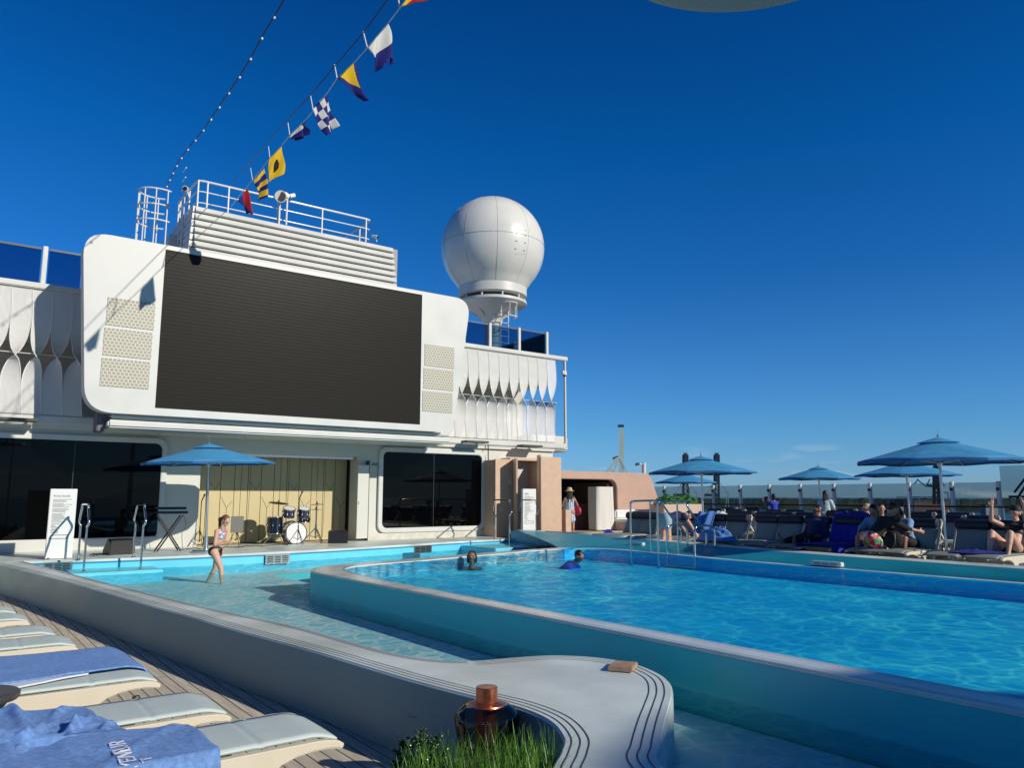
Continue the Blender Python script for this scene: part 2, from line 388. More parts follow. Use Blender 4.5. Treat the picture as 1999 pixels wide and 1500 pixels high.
def rrect(x0, z0, x1, z1, r, n=6, corners=(1,1,1,1)):
    """rounded rectangle outline; corners: bl, br, tr, tl"""
    out = []
    for (cx, cz, a0, on) in ((x0+r, z0+r, 180, corners[0]), (x1-r, z0+r, 270, corners[1]), (x1-r, z1-r, 0, corners[2]), (x0+r, z1-r, 90, corners[3])):
        if on:
            for k in range(n+1):
                a = R_(a0+90*k/n); out.append((cx+r*math.cos(a), cz+r*math.sin(a)))
        else: out.append(({180:x0, 270:x1, 0:x1, 90:x0}[a0], {180:z0, 270:z0, 0:z1, 90:z1}[a0]))
    return out
def ringY(inner, outer, y0, y1):
    """frame between two outlines with the same point count (x,z), from y0 to y1"""
    n = len(inner); mb = MB()
    vs = [(p[0], y, p[1]) for y in (y0, y1) for poly in (inner, outer) for p in poly]
    fs = []
    for i in range(n):
        j = (i+1) % n
        fs += [(i, j, n+j, n+i), (2*n+i, 3*n+i, 3*n+j, 2*n+j), (n+i, n+j, 3*n+j, 3*n+i), (i, 2*n+i, 2*n+j, j)]
    return mb.add(vs, fs)
def textmesh(txt, size, mtx, m, name, parent=None, extr=.002, spacing=1):
    cu = bpy.data.curves.new('t', 'FONT'); cu.body = txt; cu.size = size; cu.extrude = extr; cu.space_character = spacing; cu.resolution_u = 2
    to = bpy.data.objects.new('t', cu); COL.objects.link(to); bpy.context.view_layer.update()
    me = bpy.data.meshes.new_from_object(to.evaluated_get(bpy.context.evaluated_depsgraph_get()))
    bpy.data.objects.remove(to)
    me.transform(mtx); mb = MB(); mb.add([v.co.copy() for v in me.vertices], [tuple(p.vertices) for p in me.polygons])
    bpy.data.meshes.remove(me)
    return mb if name is None else mb.build(name, m, parent, flat=True)
# ================================================================== WORLD, SUN, CAMERA
w = bpy.data.worlds.new('World'); S.world = w; w.use_nodes = True; nt = w.node_tree
bg = nt.nodes['Background']; sky = nt.nodes.new('ShaderNodeTexSky'); sky.sky_type = 'NISHITA'; sky.sun_disc = False
sky.sun_elevation = math.asin(SUN.z); sky.sun_rotation = math.atan2(SUN.x, SUN.y)
sky.air_density = 1.0; sky.dust_density = .2; sky.ozone_density = 2.5; sky.altitude = 0
tcw = nt.nodes.new('ShaderNodeTexCoord'); spw = nt.nodes.new('ShaderNodeSeparateXYZ'); nt.links.new(tcw.outputs['Generated'], spw.inputs[0])
rw = nt.nodes.new('ShaderNodeValToRGB'); rw.color_ramp.interpolation = 'EASE'; rw.color_ramp.interpolation = 'LINEAR'
gains = [(0, (.60, 1.10, 2.15)), (.03, (.56, 1.10, 2.1)), (.08, (.44, 1.06, 1.85)), (.178, (.30, .95, 1.75)), (.275, (.13, .82, 1.68)), (.42, (.03, .78, 1.68)), (.56, (.02, .62, 1.48)), (.78, (.02, .42, 1.0)), (1, (.04, .35, .8))]
el = rw.color_ramp.elements; el[0].position = 0; el[1].position = 1
for p_, g_ in gains[1:-1]: el.new(p_)
for e_, (p_, g_) in zip(sorted(el, key=lambda q: q.position), gains): e_.color = (*[c/2.2 for c in g_], 1)
nt.links.new(spw.outputs[2], rw.inputs[0])
vmw = nt.nodes.new('ShaderNodeVectorMath'); vmw.operation = 'MULTIPLY'; nt.links.new(sky.outputs[0], vmw.inputs[0]); nt.links.new(rw.outputs[0], vmw.inputs[1])
dt_ = nt.nodes.new('ShaderNodeVectorMath'); dt_.operation = 'DOT_PRODUCT'; nt.links.new(tcw.outputs['Generated'], dt_.inputs[0]); dt_.inputs[1].default_value = V((SUN.x, SUN.y, 0)).normalized()
mrz = nt.nodes.new('ShaderNodeMapRange'); mrz.inputs[1].default_value = .1; mrz.inputs[2].default_value = .9; mrz.inputs[3].default_value = 1; mrz.inputs[4].default_value = .5; nt.links.new(dt_.outputs['Value'], mrz.inputs[0])
vz = nt.nodes.new('ShaderNodeVectorMath'); vz.operation = 'SCALE'; nt.links.new(vmw.outputs[0], vz.inputs[0]); nt.links.new(mrz.outputs[0], vz.inputs['Scale']); nt.links.new(vz.outputs[0], bg.inputs[0])
cn = nt.nodes.new('ShaderNodeTexNoise'); cn.inputs['Scale'].default_value = 1.0; cn.inputs['Detail'].default_value = 7; cmp_ = nt.nodes.new('ShaderNodeMapping'); cmp_.inputs['Scale'].default_value = (9, 9, 70); cmp_.inputs['Location'].default_value = (3.3, 1.7, 0)
nt.links.new(tcw.outputs['Generated'], cmp_.inputs[0]); nt.links.new(cmp_.outputs[0], cn.inputs['Vector'])
c1 = nt.nodes.new('ShaderNodeMapRange'); c1.inputs[1].default_value = .56; c1.inputs[2].default_value = .80; nt.links.new(cn.outputs[0], c1.inputs[0])
c2 = nt.nodes.new('ShaderNodeMapRange'); c2.inputs[1].default_value = .075; c2.inputs[2].default_value = .015; nt.links.new(spw.outputs[2], c2.inputs[0])
c3 = nt.nodes.new('ShaderNodeMath'); c3.operation = 'MULTIPLY'; nt.links.new(c1.outputs[0], c3.inputs[0]); nt.links.new(c2.outputs[0], c3.inputs[1])
cm = nt.nodes.new('ShaderNodeMix'); cm.data_type = 'RGBA'; nt.links.new(c3.outputs[0], cm.inputs[0]); nt.links.new(vz.outputs[0], cm.inputs[6]); cm.inputs[7].default_value = (4.6, 4.9, 5.1, 1); nt.links.new(cm.outputs[2], bg.inputs[0])
bg.inputs[1].default_value = .062*2.2  # the grade above is stored divided by 2.2
sl = bpy.data.lights.new('sun', 'SUN'); sl.energy = 4.3; sl.angle = R_(.55); sl.color = (1, .93, .80)
so = bpy.data.objects.new('sun', sl); COL.objects.link(so); so.location = (0, -20, 30); so.rotation_euler = (-SUN).to_track_quat('-Z', 'Y').to_euler()
cd = bpy.data.cameras.new('camera'); co = bpy.data.objects.new('camera', cd); COL.objects.link(co); S.camera = co
cd.sensor_width = 36; cd.lens = 1500/1999*36; cd.clip_start = .05; cd.clip_end = 60000
co.location = CAM; co.rotation_euler = FW.to_track_quat('-Z', 'Y').to_euler()
S.view_settings.view_transform = 'Standard'; S.view_settings.look = 'None'; S.view_settings.exposure = 0; S.view_settings.gamma = 1
S.cycles.max_bounces = 10; S.cycles.transparent_max_bounces = 24; S.cycles.caustics_reflective = False; S.cycles.use_adaptive_sampling = True

# ================================================================== POOLS, DECKS
HC = ZC
outer = [(1.0, 17.9), (1.07, 17.24), (1.52, 14.4), (1.84, 12.12), (2.06, 10.28), (2.25, 8.89), (2.38, 7.74), (2.52, 6.75), (2.61, 6.1), (2.68, 5.4), (2.74, 4.86), (2.83, 4.30), (2.91, 3.9), (2.89, 3.56), (2.75, 3.26), (2.58, 3.08), (2.36, 2.88), (2.12, 2.5), (2.0, 1.8), (2.0, .8)]
inner = [(1.5, 18.0), (1.72, 16.2), (1.94, 14.38), (2.37, 10.96), (2.66, 8.95), (2.84, 8.0), (2.95, 7.25), (3.02, 6.4), (3.09, 5.72), (3.22, 5.32), (3.43, 5.12), (3.76, 5.03), (4.04, 4.92), (4.27, 4.66), (4.35, 4.32), (4.27, 4.0), (4.14, 3.77), (3.92, 3.54), (3.66, 3.33), (3.39, 3.12), (3.05, 2.84), (2.86, 2.66), (2.68, 2.2), (2.6, 1.6), (2.58, .8)]
far = [(1.5, 18.0), (2.3, 17.75), (3.7, 17.62), (5.8, 17.52), (7.1, 17.62), (8.6, 17.85), (10.2, 18.2), (11.8, 18.55), (13.0, 18.72), (14.1, 18.8)]
OUT = [p.to_2d() for p in catmull([(*p, 0) for p in outer], 7)]+[V((2.0, -9))]
INN = [p.to_2d() for p in catmull([(*p, 0) for p in inner], 7)]+[V((2.58, -9))]
FAR = [p.to_2d() for p in catmull([(*p, 0) for p in far], 5)]
# near deck
MB().grid(lambda u, v: V((-14+17.2*u, -9+30*v, 0)), 2, 2).build('deck', M_deck)
st(bpy.data.objects['deck'])
def strip(a, b, za, zb):
    mb = MB(); n = min(len(a), len(b))
    return mb.add([(p[0], p[1], za) for p in a]+[(p[0], p[1], zb) for p in b], [(i, i+1, len(a)+i+1, len(a)+i) for i in range(n-1)])
def resample(pts, n):
    pts = [V((p[0], p[1])) for p in pts]; L = [0]
    for i in range(1, len(pts)): L.append(L[-1]+(pts[i]-pts[i-1]).length)
    out = []; k = 0
    for j in range(n):
        s = L[-1]*j/(n-1)
        while k < len(L)-2 and L[k+1] < s: k += 1
        t = (s-L[k])/max(1e-9, L[k+1]-L[k]); out.append(pts[k].lerp(pts[k+1], min(1, t)))
    return out
def offset(pts, d):
    out = []
    for i, p in enumerate(pts):
        t = (pts[min(i+1, len(pts)-1)]-pts[max(i-1, 0)]).normalized(); out.append(p+V((t.y, -t.x))*d)
    return out
# near coping wall (solid): outer side, inner side, top
poly = OUT+INN[::-1]
mb = MB(); mb.prism(poly, 0, HC)
o = mb.build('near_coping', M_coping, bevel=.012, ang=50); st(o)
o.name = 'pool_coping'
# outer face sleeve of the near wall, its shade put into the colour (3 mm proud)
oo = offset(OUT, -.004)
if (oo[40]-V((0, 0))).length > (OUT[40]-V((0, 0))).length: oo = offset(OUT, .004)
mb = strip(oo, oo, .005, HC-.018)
st(mb.build('pool_wall_face', M_wallshade))
# grooves in the coping
def grooves(line, sgn, zs, name, offs=(.035, .075, .115), w=.006, m=M_groove):
    mb = MB()
    for d in offs:
        a = offset(line, sgn*d); b = offset(line, sgn*(d+w)); k = strip(a, b, zs, zs); mb.add(k.v, k.f)
    o = mb.build(name, m); return st(o)
sg_out = 1 if (offset(OUT, .01)[60]-V((2.95, 6))).length < (OUT[60]-V((2.95, 6))).length else -1
grooves(OUT, sg_out, HC+.0025, 'coping_groove', (.04, .085, .13), .007)
grooves(INN[:70], -sg_out, HC+.0025, 'coping_groove', (.03, .055, .08), .006)
grooves(INN[70:], -sg_out, HC+.0025, 'coping_groove', (.05, .10, .15), .007)
# pool floor and inner walls
M_floor2 = mat('wading pool floor', (.82, .98, .94), .5, var=.06, vscale=1.2)
M_floor2g = M_floor2

io = offset(INN, sg_out*.004)[:44]
st(strip(io, io, .03, HC-.02).build('pool_wall_face', M_poolblue))
# far deck in front of the stage
farpoly = FAR+[V((14.1, 20.55)), V((-9, 20.55)), V((-9, 17.9)), V((1.0, 17.9))]
st(MB().prism(farpoly, .0, HC+.001).build('stage_deck', M_coping, bevel=.008))
st(MB().box(-9, 20.55, 0, 30, 24, HC-.002).build('stage_floor', mat('tan stage floor', (.42, .36, .27), .6, var=.08)))
fo = offset(FAR, .005)
if fo[10].y > FAR[10].y: fo = offset(FAR, -.005)
st(strip(fo, fo, .03, HC-.045).build('pool_wall_face', M_poolblue))
fo2 = offset(FAR, .012 if fo[10].y < FAR[10].y and offset(FAR, .005)[10].y < FAR[10].y else -.012)
st(strip(fo2, fo2, HC-.075, HC-.045).build('pool_trim', mat('blue nosing', (.02, .22, .42), .4)))
# weir: band around the main pool
W_out = [(4.8, -9), (4.84, 2), (4.84, 8), (4.8, 11.3), (4.86, 11.85), (5.15, 12.35), (5.7, 12.65), (6.5, 12.85), (7.8, 13.15), (9.3, 13.5), (10.6, 13.72), (11.75, 13.8)]
W_in = [(5.16, -9), (5.16, 3), (5.16, 9.5), (5.3, 11.3), (5.55, 12.0), (6.0, 12.3), (6.7, 12.45), (7.8, 12.68), (9.3, 13.05), (10.6, 13.35), (11.4, 13.42)]
WO = [p.to_2d() for p in catmull([(*p, 0) for p in W_out], 8)]; WI = [p.to_2d() for p in catmull([(*p, 0) for p in W_in], 8)]
M_weirtop = mat('wet weir tiles', (.62, .67, .64), .25, var=.08, vscale=3)
def mix_rough(m):
    pass
MBw = MB().prism(WO+WI[::-1], .0, ZM-.004); o = MBw.build('weir_wall', M_weirtop, bevel=.015, ang=50); st(o)
wo = offset(WO, .005)
if (wo[20].x > WO[20].x): wo = offset(WO, -.005)
st(strip(wo, wo, .03, ZM-.03).build('weir_face', M_weirblue))
sgw = 1 if offset(WO, .01)[20].x > WO[20].x else -1
grooves(WO, sgw, ZM+.001, 'weir_groove', (.03, .055), .005)
grooves(WI, -sgw, ZM+.001, 'weir_groove', (.03, .055), .005)
# right side: ledge strip and sloped blue wall up to the right coping
RS = [(11.55, 13.8), (12.1, 13.15), (12.3, 12.4), (12.2, 11), (12.05, 9.8), (11.97, 8.2), (11.97, 6), (11.97, 3), (11.97, -9)]
RC = [(14.1, 18.8), (14.12, 16.3), (13.95, 14.7), (13.66, 13.3), (13.24, 12.0), (12.75, 10), (12.48, 8), (12.38, 6.2), (12.3, 4), (12.3, -9)]
RSs = resample([p.to_2d() for p in catmull([(*p, 0) for p in RS], 8)], 80); RCs = resample([p.to_2d() for p in catmull([(*p, 0) for p in RC], 8)], 80)
RSi = offset(RSs, .14)
if RSi[40].x > RSs[40].x: RSi = offset(RSs, -.14)
st(strip(RSi, RSs, ZM-.002, ZM-.002).build('pool_ledge', M_coping))
st(strip(RSi, RSi, -.35, ZM-.002).build('pool_wall_face', mat('bright waterline paint', (.25, .80, .95), .4)))
# curved wall cross-section
mb = MB(); K = 8
rows = []
for k in range(K+1):
    t = k/K; ang = t*math.pi/2; fx = 1-math.cos(ang); fz = math.sin(ang)
    rows.append([(RSs[i].lerp(RCs[i], t*.35+fx*.65), ZM-.002+(ZR-ZM+.0)*(fz*.5+t*.5)) for i in range(80)])
mb.add([(p.x, p.y, z) for r in rows for p, z in r], [(k*80+i, k*80+i+1, (k+1)*80+i+1, (k+1)*80+i) for k in range(K) for i in range(79)])
st(mb.build('pool_curved_wall', mat('teal blue curved wall', (.012, .27, .36), .45, var=.08, vscale=1.4)))
cp2 = offset(RCs, -.5)
if cp2[40].x < RCs[40].x: cp2 = offset(RCs, .5)
cp2[0] = V((14.6, 18.9))
mb = strip(RCs, cp2, ZR, ZR); k2 = strip(cp2, cp2, ZRD-.1, ZR); mb.add(k2.v, k2.f)
st(mb.build('right_coping', M_coping)); bpy.data.objects['right_coping'].name = 'pool_coping'
# end wall of wading pool beneath the coping corner (facing the stage side)
st(MB().box(13.9, 13.8, .0, 14.14, 18.78, ZR-.03).build('pool_wall_face', M_deepblue))
st(MB().box(12.0, 13.62, .0, 14.0, 13.8, ZM-.02).build('pool_wall_face', M_deepblue))
# main pool basin
mb = MB(); bo = WI+[V((11.9, 13.4)), V((11.9, -9))]
mb.prism(bo, -.5, ZM-.02, top=False, bot=False)
st(mb.build('pool_basin', mat('bright blue pool paint', (.04, .66, .95), .4, var=.05)))
M_floor1 = mat('deep pool floor', (.10, .95, 1.0), .5, var=.10, vscale=.7)
st(MB().grid(lambda u, v: V((5.0+7.2*u, -9+23*v, ZM-.24)), 2, 2).build('pool_floor', M_floor1))
# water sheets
def wave(x, y, a, s):
    return a*(noise.noise(V((x*s, y*s*1.5, 3.1)))+.5*noise.noise(V((x*s*2.3, y*s*2.9, 7.7)))+.25*noise.noise(V((x*s*5.1, y*s*5.5, 1.7))))
def clip_grid(polyf, x0, x1, y0, y1, step, z, a, s):
    mb = MB(); nx = int((x1-x0)/step); ny = int((y1-y0)/step); idx = {}
    vs = []; fs = []
    for j in range(ny+1):
        for i in range(nx+1):
            x = x0+i*step; y = y0+j*step; idx[i, j] = len(vs); vs.append((x, y, z+wave(x, y, a, s)))
    for j in range(ny):
        for i in range(nx):
            if polyf(x0+(i+.5)*step, y0+(j+.5)*step): fs.append((idx[i, j], idx[i+1, j], idx[i+1, j+1], idx[i, j+1]))
    used = sorted({k for f in fs for k in f}); mp = {k: n for n, k in enumerate(used)}
    return mb.add([vs[k] for k in used], [tuple(mp[k] for k in f) for f in fs])
def inside(poly, x, y):
    c = False; n = len(poly)
    for i in range(n):
        a, b = poly[i], poly[i-1]
        if (a[1] > y) != (b[1] > y) and x < (b[0]-a[0])*(y-a[1])/(b[1]-a[1])+a[0]: c = not c
    return c
wmain = resample(W_in, 30)+[V((12.1, 13.75))]+[V((12.2, 12.4)), V((11.99, 9)), V((11.99, -9))]
WP = [(5.02, -9), (5.02, 11.3), (5.4, 12.15), (6, 12.5), (7.8, 12.85), (10.6, 13.5), (11.5, 13.65), (12.0, 13.2), (12.2, 12.4), (12.08, 11), (11.92, 9), (11.90, -9)]
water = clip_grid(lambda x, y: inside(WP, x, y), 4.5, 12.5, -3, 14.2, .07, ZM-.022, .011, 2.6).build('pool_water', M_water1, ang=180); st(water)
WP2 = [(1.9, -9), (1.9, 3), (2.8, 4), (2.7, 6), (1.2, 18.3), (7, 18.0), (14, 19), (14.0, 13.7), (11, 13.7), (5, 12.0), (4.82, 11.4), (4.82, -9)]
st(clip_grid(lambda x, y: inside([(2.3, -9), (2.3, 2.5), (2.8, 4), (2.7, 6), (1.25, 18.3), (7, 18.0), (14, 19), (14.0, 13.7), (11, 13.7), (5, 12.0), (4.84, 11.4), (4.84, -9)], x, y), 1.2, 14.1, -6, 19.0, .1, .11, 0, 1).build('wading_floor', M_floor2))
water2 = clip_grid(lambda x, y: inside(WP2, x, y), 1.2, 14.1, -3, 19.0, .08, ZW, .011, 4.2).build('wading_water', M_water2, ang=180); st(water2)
# drains, pool lights and grilles
for k, (px, py, z, lab) in enumerate(((762, 1205, .12, 'dark round floor drain in the shade beside the inner wall, farther of the two'), (1476, 1403, .12, 'dark round floor drain in the wading channel right of the white peninsula'))):
    c = P(px, py, Z=z-.0)
    t = thing('floor_drain', (c.x, c.y, .112), lab, 'drain')
    MB().lathe([(.0, .0), (.13, .0), (.14, .006), (.14, .012), (.11, .016), (.0, .018)], (c.x, c.y, .112)).build('drain_cover', M_dkgrey, t)
    mb = MB()
    for a in range(8):
        an = a*math.pi/4; mb.bar((c.x+.03*math.cos(an), c.y+.03*math.sin(an), .132), (c.x+.1*math.cos(an), c.y+.1*math.sin(an), .132), .008, .004)
    mb.build('slots', M_black, t)
def wall_grille(c, wd, ht, lab, n=3, tang=(1, 0), m=M_steel, m2=M_black):
    t = thing('wall_grille', c, lab, 'grille'); tx = V((*tang, 0)).normalized(); nn = V((tx.y, -tx.x, 0))
    Mx = Matrix((tx, nn, V((0,0,1)))).transposed()
    MB().obox(V(c)+nn*.012, (wd, .02, ht), Mx).build('plate', m, t, bevel=.004)
    mb = MB()
    for k in range(n):
        cx = (k-(n-1)/2)*wd/n*.92
        for j in range(4): mb.obox(V(c)+tx*cx+nn*.024+V((0,0,(j-1.5)*ht*.2)), (wd/n*.7, .006, ht*.11), Mx)
    mb.build('louvres', m2, t)
g1 = P(541, 1092, Y=17.5); wall_grille(g1+V((0, -.02, 0)), .56, .2, 'grey louvred grille in the blue pool wall below the drum kit')
g2 = P(823, 1073, Y=17.9); wall_grille(V((g2.x, 17.85, g2.z)), .62, .19, 'grey louvred grille in the blue pool wall below the right window', tang=(1, .22))
g3 = P(113, 1107, Y=17.7); wall_grille(V((g3.x, 17.70, g3.z)), .5, .17, 'grey louvred grille at the left corner of the wading pool', tang=(1, -.2))
def jets(px, py, X, lab, wd, ht=.11):
    c = P(px, py, X=X); t = thing('pool_jet', c, lab, 'pool fitting')
    MB().box(c.x-.04, c.y-wd/2, c.z-ht/2, c.x+.06, c.y+wd/2, c.z+ht/2).build('housing', M_white, t, bevel=.01)
    mb = MB()
    for k in (-.27, 0, .27): mb.box(c.x-.045, c.y+(k-.1)*wd, c.z-ht*.22, c.x-.03, c.y+(k+.1)*wd, c.z+ht*.18)
    mb.build('slots', M_grey, t)
jets(1614, 1101, 11.95, 'low white overflow fitting on the long blue wall left of the kneeling person', .55, .07)
jets(1243, 1066, 12.75, 'white skimmer fitting on the blue wall beneath the far pool ladder rails', .42, .15)
# step blocks with handrails
def stepblock(x0, y0, x1, y1, z, lab):
    o = MB().box(x0, y0, .03, x1, y1, z).build('pool_step', M_poolblue, bevel=.02); st(o)
a = P(140, 1106, Z=.33); b = P(288, 1103, Z=.33)
stepblock(2.15, 16.6, 3.75, 17.9, .335, ''); stepblock(12.0, 16.9, 13.85, 18.7, .40, '')
# wooden board on the peninsula
c = P(1216, 1302, Z=ZC+.02)
t = MB().obox((0, 0, .018), (.235, .175, .032), Matrix.Rotation(R_(33), 3, 'Z'))
for v in t.v: v += V((c.x, c.y, ZC+.002))
tag(t.build('wooden_tile', mat('oiled teak', (.40, .25, .15), .55, var=.25, vscale=14), bevel=.006), 'small square teak board lying on the tip of the pale peninsula', 'board')
# ================================================================== SUPERSTRUCTURE
B = thing('ship_superstructure', (9, YF+1, ZC), 'white ship superstructure closing off the far end of the pool deck', 'building')
zTop = P(500, 850, Y=YF).z+.05
x = lambda px, py=950, Y=None: P(px, py, Y=Y or YF).x
z = lambda px, py, Y=None: P(px, py, Y=Y or YF).z
xo0, xo1, zo1 = x(390), x(697), z(550, 888)
zFa0, zFa1 = 3.16, 3.50                      # fascia band
xE = x(1079, 890)
# lower wall pieces around the stage opening
MB().box(-9, YF, .505, xo0, YF+.5, zFa0+.25).build('lower_wall', M_cream, B)
MB().box(xo0, YF, zo1, xo1, YF+.5, zFa0+.25).build('lintel_wall', M_cream, B)
MB().box(xo1, YF, .505, xE, YF+.5, zFa0+.25).build('lower_wall', M_cream, B)
MB().box(-9, YF-.12, .51, x(312), YF-.002, .80).build('wall_plinth', M_cream, B, bevel=.02)
MB().box(x(717), YF-.05, .51, x(957), YF-.002, .70).build('wall_plinth', mat('pale stone skirting', (.60, .58, .50), .6, var=.12, vscale=5), B)
# side return of the wall at the right end
MB().box(xE-.3, YF+.5, .4, xE, YF+9, 3.4).build('side_wall', M_cream, B)
# fascia / gallery slab
MB().box(-9, YF-.16, 3.40, xE+.5, YF+9, 3.62).build('gallery_slab', M_white, B, bevel=.03)
MB().box(-9, YF-.10, 3.30, xE, YF+.3, 3.398).build('fascia', M_cream, B)
xg = x(1117, 868, YF+1.2)
pl = rrect(xE-.2, YF+.9, xg, YF+8, .9, 8, (0, 1, 1, 0))
MB().prism(pl, 3.42, 3.95).build('balcony_bulwark', M_white, B, bevel=.05)
# stage recess
YP = YF+.72
MB().box(xo0-.1, YP+.12, .5, xo1+.2, YP+.3, zo1+.3).build('recess_back', M_dkgrey, B)
MB().box(xo1+.02, YF+.5, .51, xo1+.12, YP+.12, zo1+.1).build('recess_jamb', M_black, B)
MB().box(xo0-.10, YF+.5, .51, xo0-.0, YP+.12, zo1+.1).build('recess_jamb', M_cream, B)
MB().box(xo0, YF+.15, zo1-.07, xo1, YF+.30, zo1-.002).build('ceiling_track', M_steel, B)
# gold folding panels
npn = 12; pw = (xo1-xo0)/npn
M_line = mat('fine bronze joint', (.10, .08, .04), .6)
for i in range(npn):
    xa = xo0+i*pw+.008; xb = xo0+(i+1)*pw-.008
    g = MB().box(xa, YP, .53, xb, YP+.05, zo1+.05).build('gold_panel', M_gold, B)
    mb = MB()
    def ln(pts):
        for p, q in zip(pts[:-1], pts[1:]): mb.bar((p[0], YP-.003, p[1]), (q[0], YP-.003, q[1]), .004, .010, up=(0, 0, 1) if abs(p[0]-q[0]) > abs(p[1]-q[1]) else (1, 0, 0))
    xm = (xa+xb)/2
    if i % 3 == 0: ln([(xm, 2.9), (xm-.02, .6)])
    if i % 3 == 1: ln([(xa+.05, 2.9), (xa+.05, 2.15), (xm+.05, 1.95), (xb-.03, 2.15)]); ln([(xa+.05, 2.15), (xa+.02, .6)])
    if i % 3 == 2: ln([(xa+.02, 1.75), (xm, 1.45), (xb-.03, 1.65)]); ln([(xm, 1.45), (xm, .6)])
    mb.build('panel_inlay', M_line, g)
# small wall grilles above the stage and ceiling spots
for px0, px1, py0, py1 in ((384, 441, 843, 868), (656, 701, 856, 884)):
    mb = MB().box(x(px0), YF-.006, z(px0, py1), x(px1), YF-.001, z(px0, py0)); mb.build('vent_panel', mat('shaded vent panel', (.6, .62, .6), .6), B)
# folded door leaf right of the stage
xa, xb = x(692), x(715)
D = thing('folding_door', (xb, YF-.2, .55), 'narrow white folded door leaf standing open at the right end of the stage', 'door')
MB().box(xa, YF-.22, .58, xb-.03, YF-.16, z(700, 909)).build('leaf', M_cream, D, bevel=.004)
MB().box(xa+.03, YF-.235, 1.55, xa+.05, YF-.22, 1.62).build('latch', M_steel, D)
MB().box(xb-.03, YF-.20, .51, xb, YF-.002, z(700, 900)).build('hinge_post', M_dkgrey, D)
# exit sign plate
t = thing('fire_sign', P(731, 907, Y=YF), 'tiny green and white safety sign on the cream wall above the pool deck', 'sign')
c = P(731, 907, Y=YF); MB().box(c.x-.09, YF-.02, c.z-.032, c.x+.09, YF-.003, c.z+.032).build('plate', mat('safety green', (.01, .25, .12), .5), t)
textmesh('EXIT', .045, Matrix.Translation((c.x-.055, YF-.0215, c.z-.016)) @ Matrix.Rotation(R_(90), 4, 'X'), M_white, 'lettering', t)
# dark windows
def darkwin(x0, z0, x1, z1, lab, corners, fw=.12, mull=()):
    t = thing('dark_window', ((x0+x1)/2, YF, z0), lab, 'window')
    r = .16
    inn = rrect(x0, z0, x1, z1, r, 6, corners); ou = rrect(x0-fw, z0-fw, x1+fw, z1+fw, r+fw*.6, 6, corners)
    ringY(inn, ou, YF-.09, YF-.002).build('frame', M_white, t, bevel=.012)
    MB().prismY(inn, YF-.045, YF-.004).build('pane', M_glassblk, t)
    for mx in mull: MB().box(mx-.008, YF-.052, z0+.02, mx+.008, YF-.046, z1-.02).build('mullion', mat('dim mullion', (.03, .035, .04), .3), t)
    return t
darkwin(-6, z(155, 1056), x(311), z(155, 861), 'very wide black glass window behind the left pool ladder rails', (1, 1, 1, 1), .13, [x(140), x(-60)])
darkwin(x(745), z(845, 1029), x(938), z(845, 886), 'square black glass window in rounded white frame right of the stage', (1, 1, 1, 1), .14, [x(845)])
# ------------------------------------------------ gallery screens: rail, ribbons, wall behind, balustrade
YL = YF-.16
zl0, zl1 = 3.62, P(940, 680, Y=YF-.3).z
MB().box(x(1097), YF-.22, zl0, x(1097)+.05, YF-.14, zl1).build('end_post', M_white, B)
# gallery back wall
MB().box(-9, YF+1.9, 3.62, 17.2, YF+2.1, zl1-.9).build('gallery_wall', mat('beige gallery wall', (.56, .53, .46), .7, var=.1, vscale=.7), B)
MB().box(-9, YF+.1, zl1-.95, 17.0, YF+2.1, zl1-.02).build('upper_bulkhead', M_cream, B)
MB().box(-9, YF-.25, zl1-.02, x(1100, 702), YF-.08, zl1+.12).build('gallery_top_rail', M_white, B, bevel=.02)
MB().box(-9, YF+.05, zl1, 17.3, YF+8, zl1+.10).build('upper_deck', M_white, B)
for k in range(10): pass
mb = MB()
for xx in [xs for xs in (-7, -4, -1)]: pass
for xx in (13.6, 15.55): MB().box(xx-.06, YF+.7, 3.6, xx+.06, YF+.82, zl1-.02).build('gallery_post', M_cream, B)
# blue glass screen panels at the right end of gallery
for a, b in ((17.3, 17.9), (17.95, 18.5)):
    MB().box(a, YF+1.6, 3.95, b, YF+1.62, 5.3).build('gallery_glass', M_blueglass, B)
def ribbon(x0, w, hand, rnd):
    t = thing('lattice_ribbon', (x0+w/2, YL, zl0), '', 'screen ribbon')
    n = 26; L = []; Rr = []
    zm = .0
    for k in range(n+1):
        u = k/n; zz = zl1-.03-(zl1-.03-zl0)*u
        s = min(1, max(0, (u-.22)/.64)); th = math.pi*(s*s*(3-2*s)) if True else 0
        cx = x0+w/2+.05*math.sin(math.pi*2*u)*hand; cth = math.copysign(abs(math.cos(th))**.62, math.cos(th))
        L.append(V((cx-w/2*cth, YL-.02-w*.28*math.sin(th)*hand, zz))); Rr.append(V((cx+w/2*cth, YL-.02+w*.28*math.sin(th)*hand, zz)))
    mb = MB(); vs = []; uv = []
    m = 4
    for k in range(n+1):
        for j in range(m+1): vs.append(L[k].lerp(Rr[k], j/m)); uv.append((j/m*w/.022, k/n*(zl1-zl0)/.022))
    fs = [(k*(m+1)+j, k*(m+1)+j+1, (k+1)*(m+1)+j+1, (k+1)*(m+1)+j) for k in range(n) for j in range(m)]
    mb.add(vs, fs, uv)
    mb.build('mesh_sheet', M_perf, t, ang=180)
    MB().tube(L, .011, 6).build('edge_rod', M_rail, t); MB().tube(Rr, .011, 6).build('edge_rod', M_rail, t)
    return t
wr = .385; pitch = .41
left = [x0 for x0 in [2.62-.41*k for k in range(1, 7)]]
right = [12.15+.41*k for k in range(0, 12)]
nm_l = ['immediately left of the big outdoor screen', 'second left of the big outdoor screen', 'third left of the big outdoor screen', 'fourth left of the big outdoor screen', 'fifth left of the big outdoor screen, at the photo edge', 'at the very left end of the visible gallery']
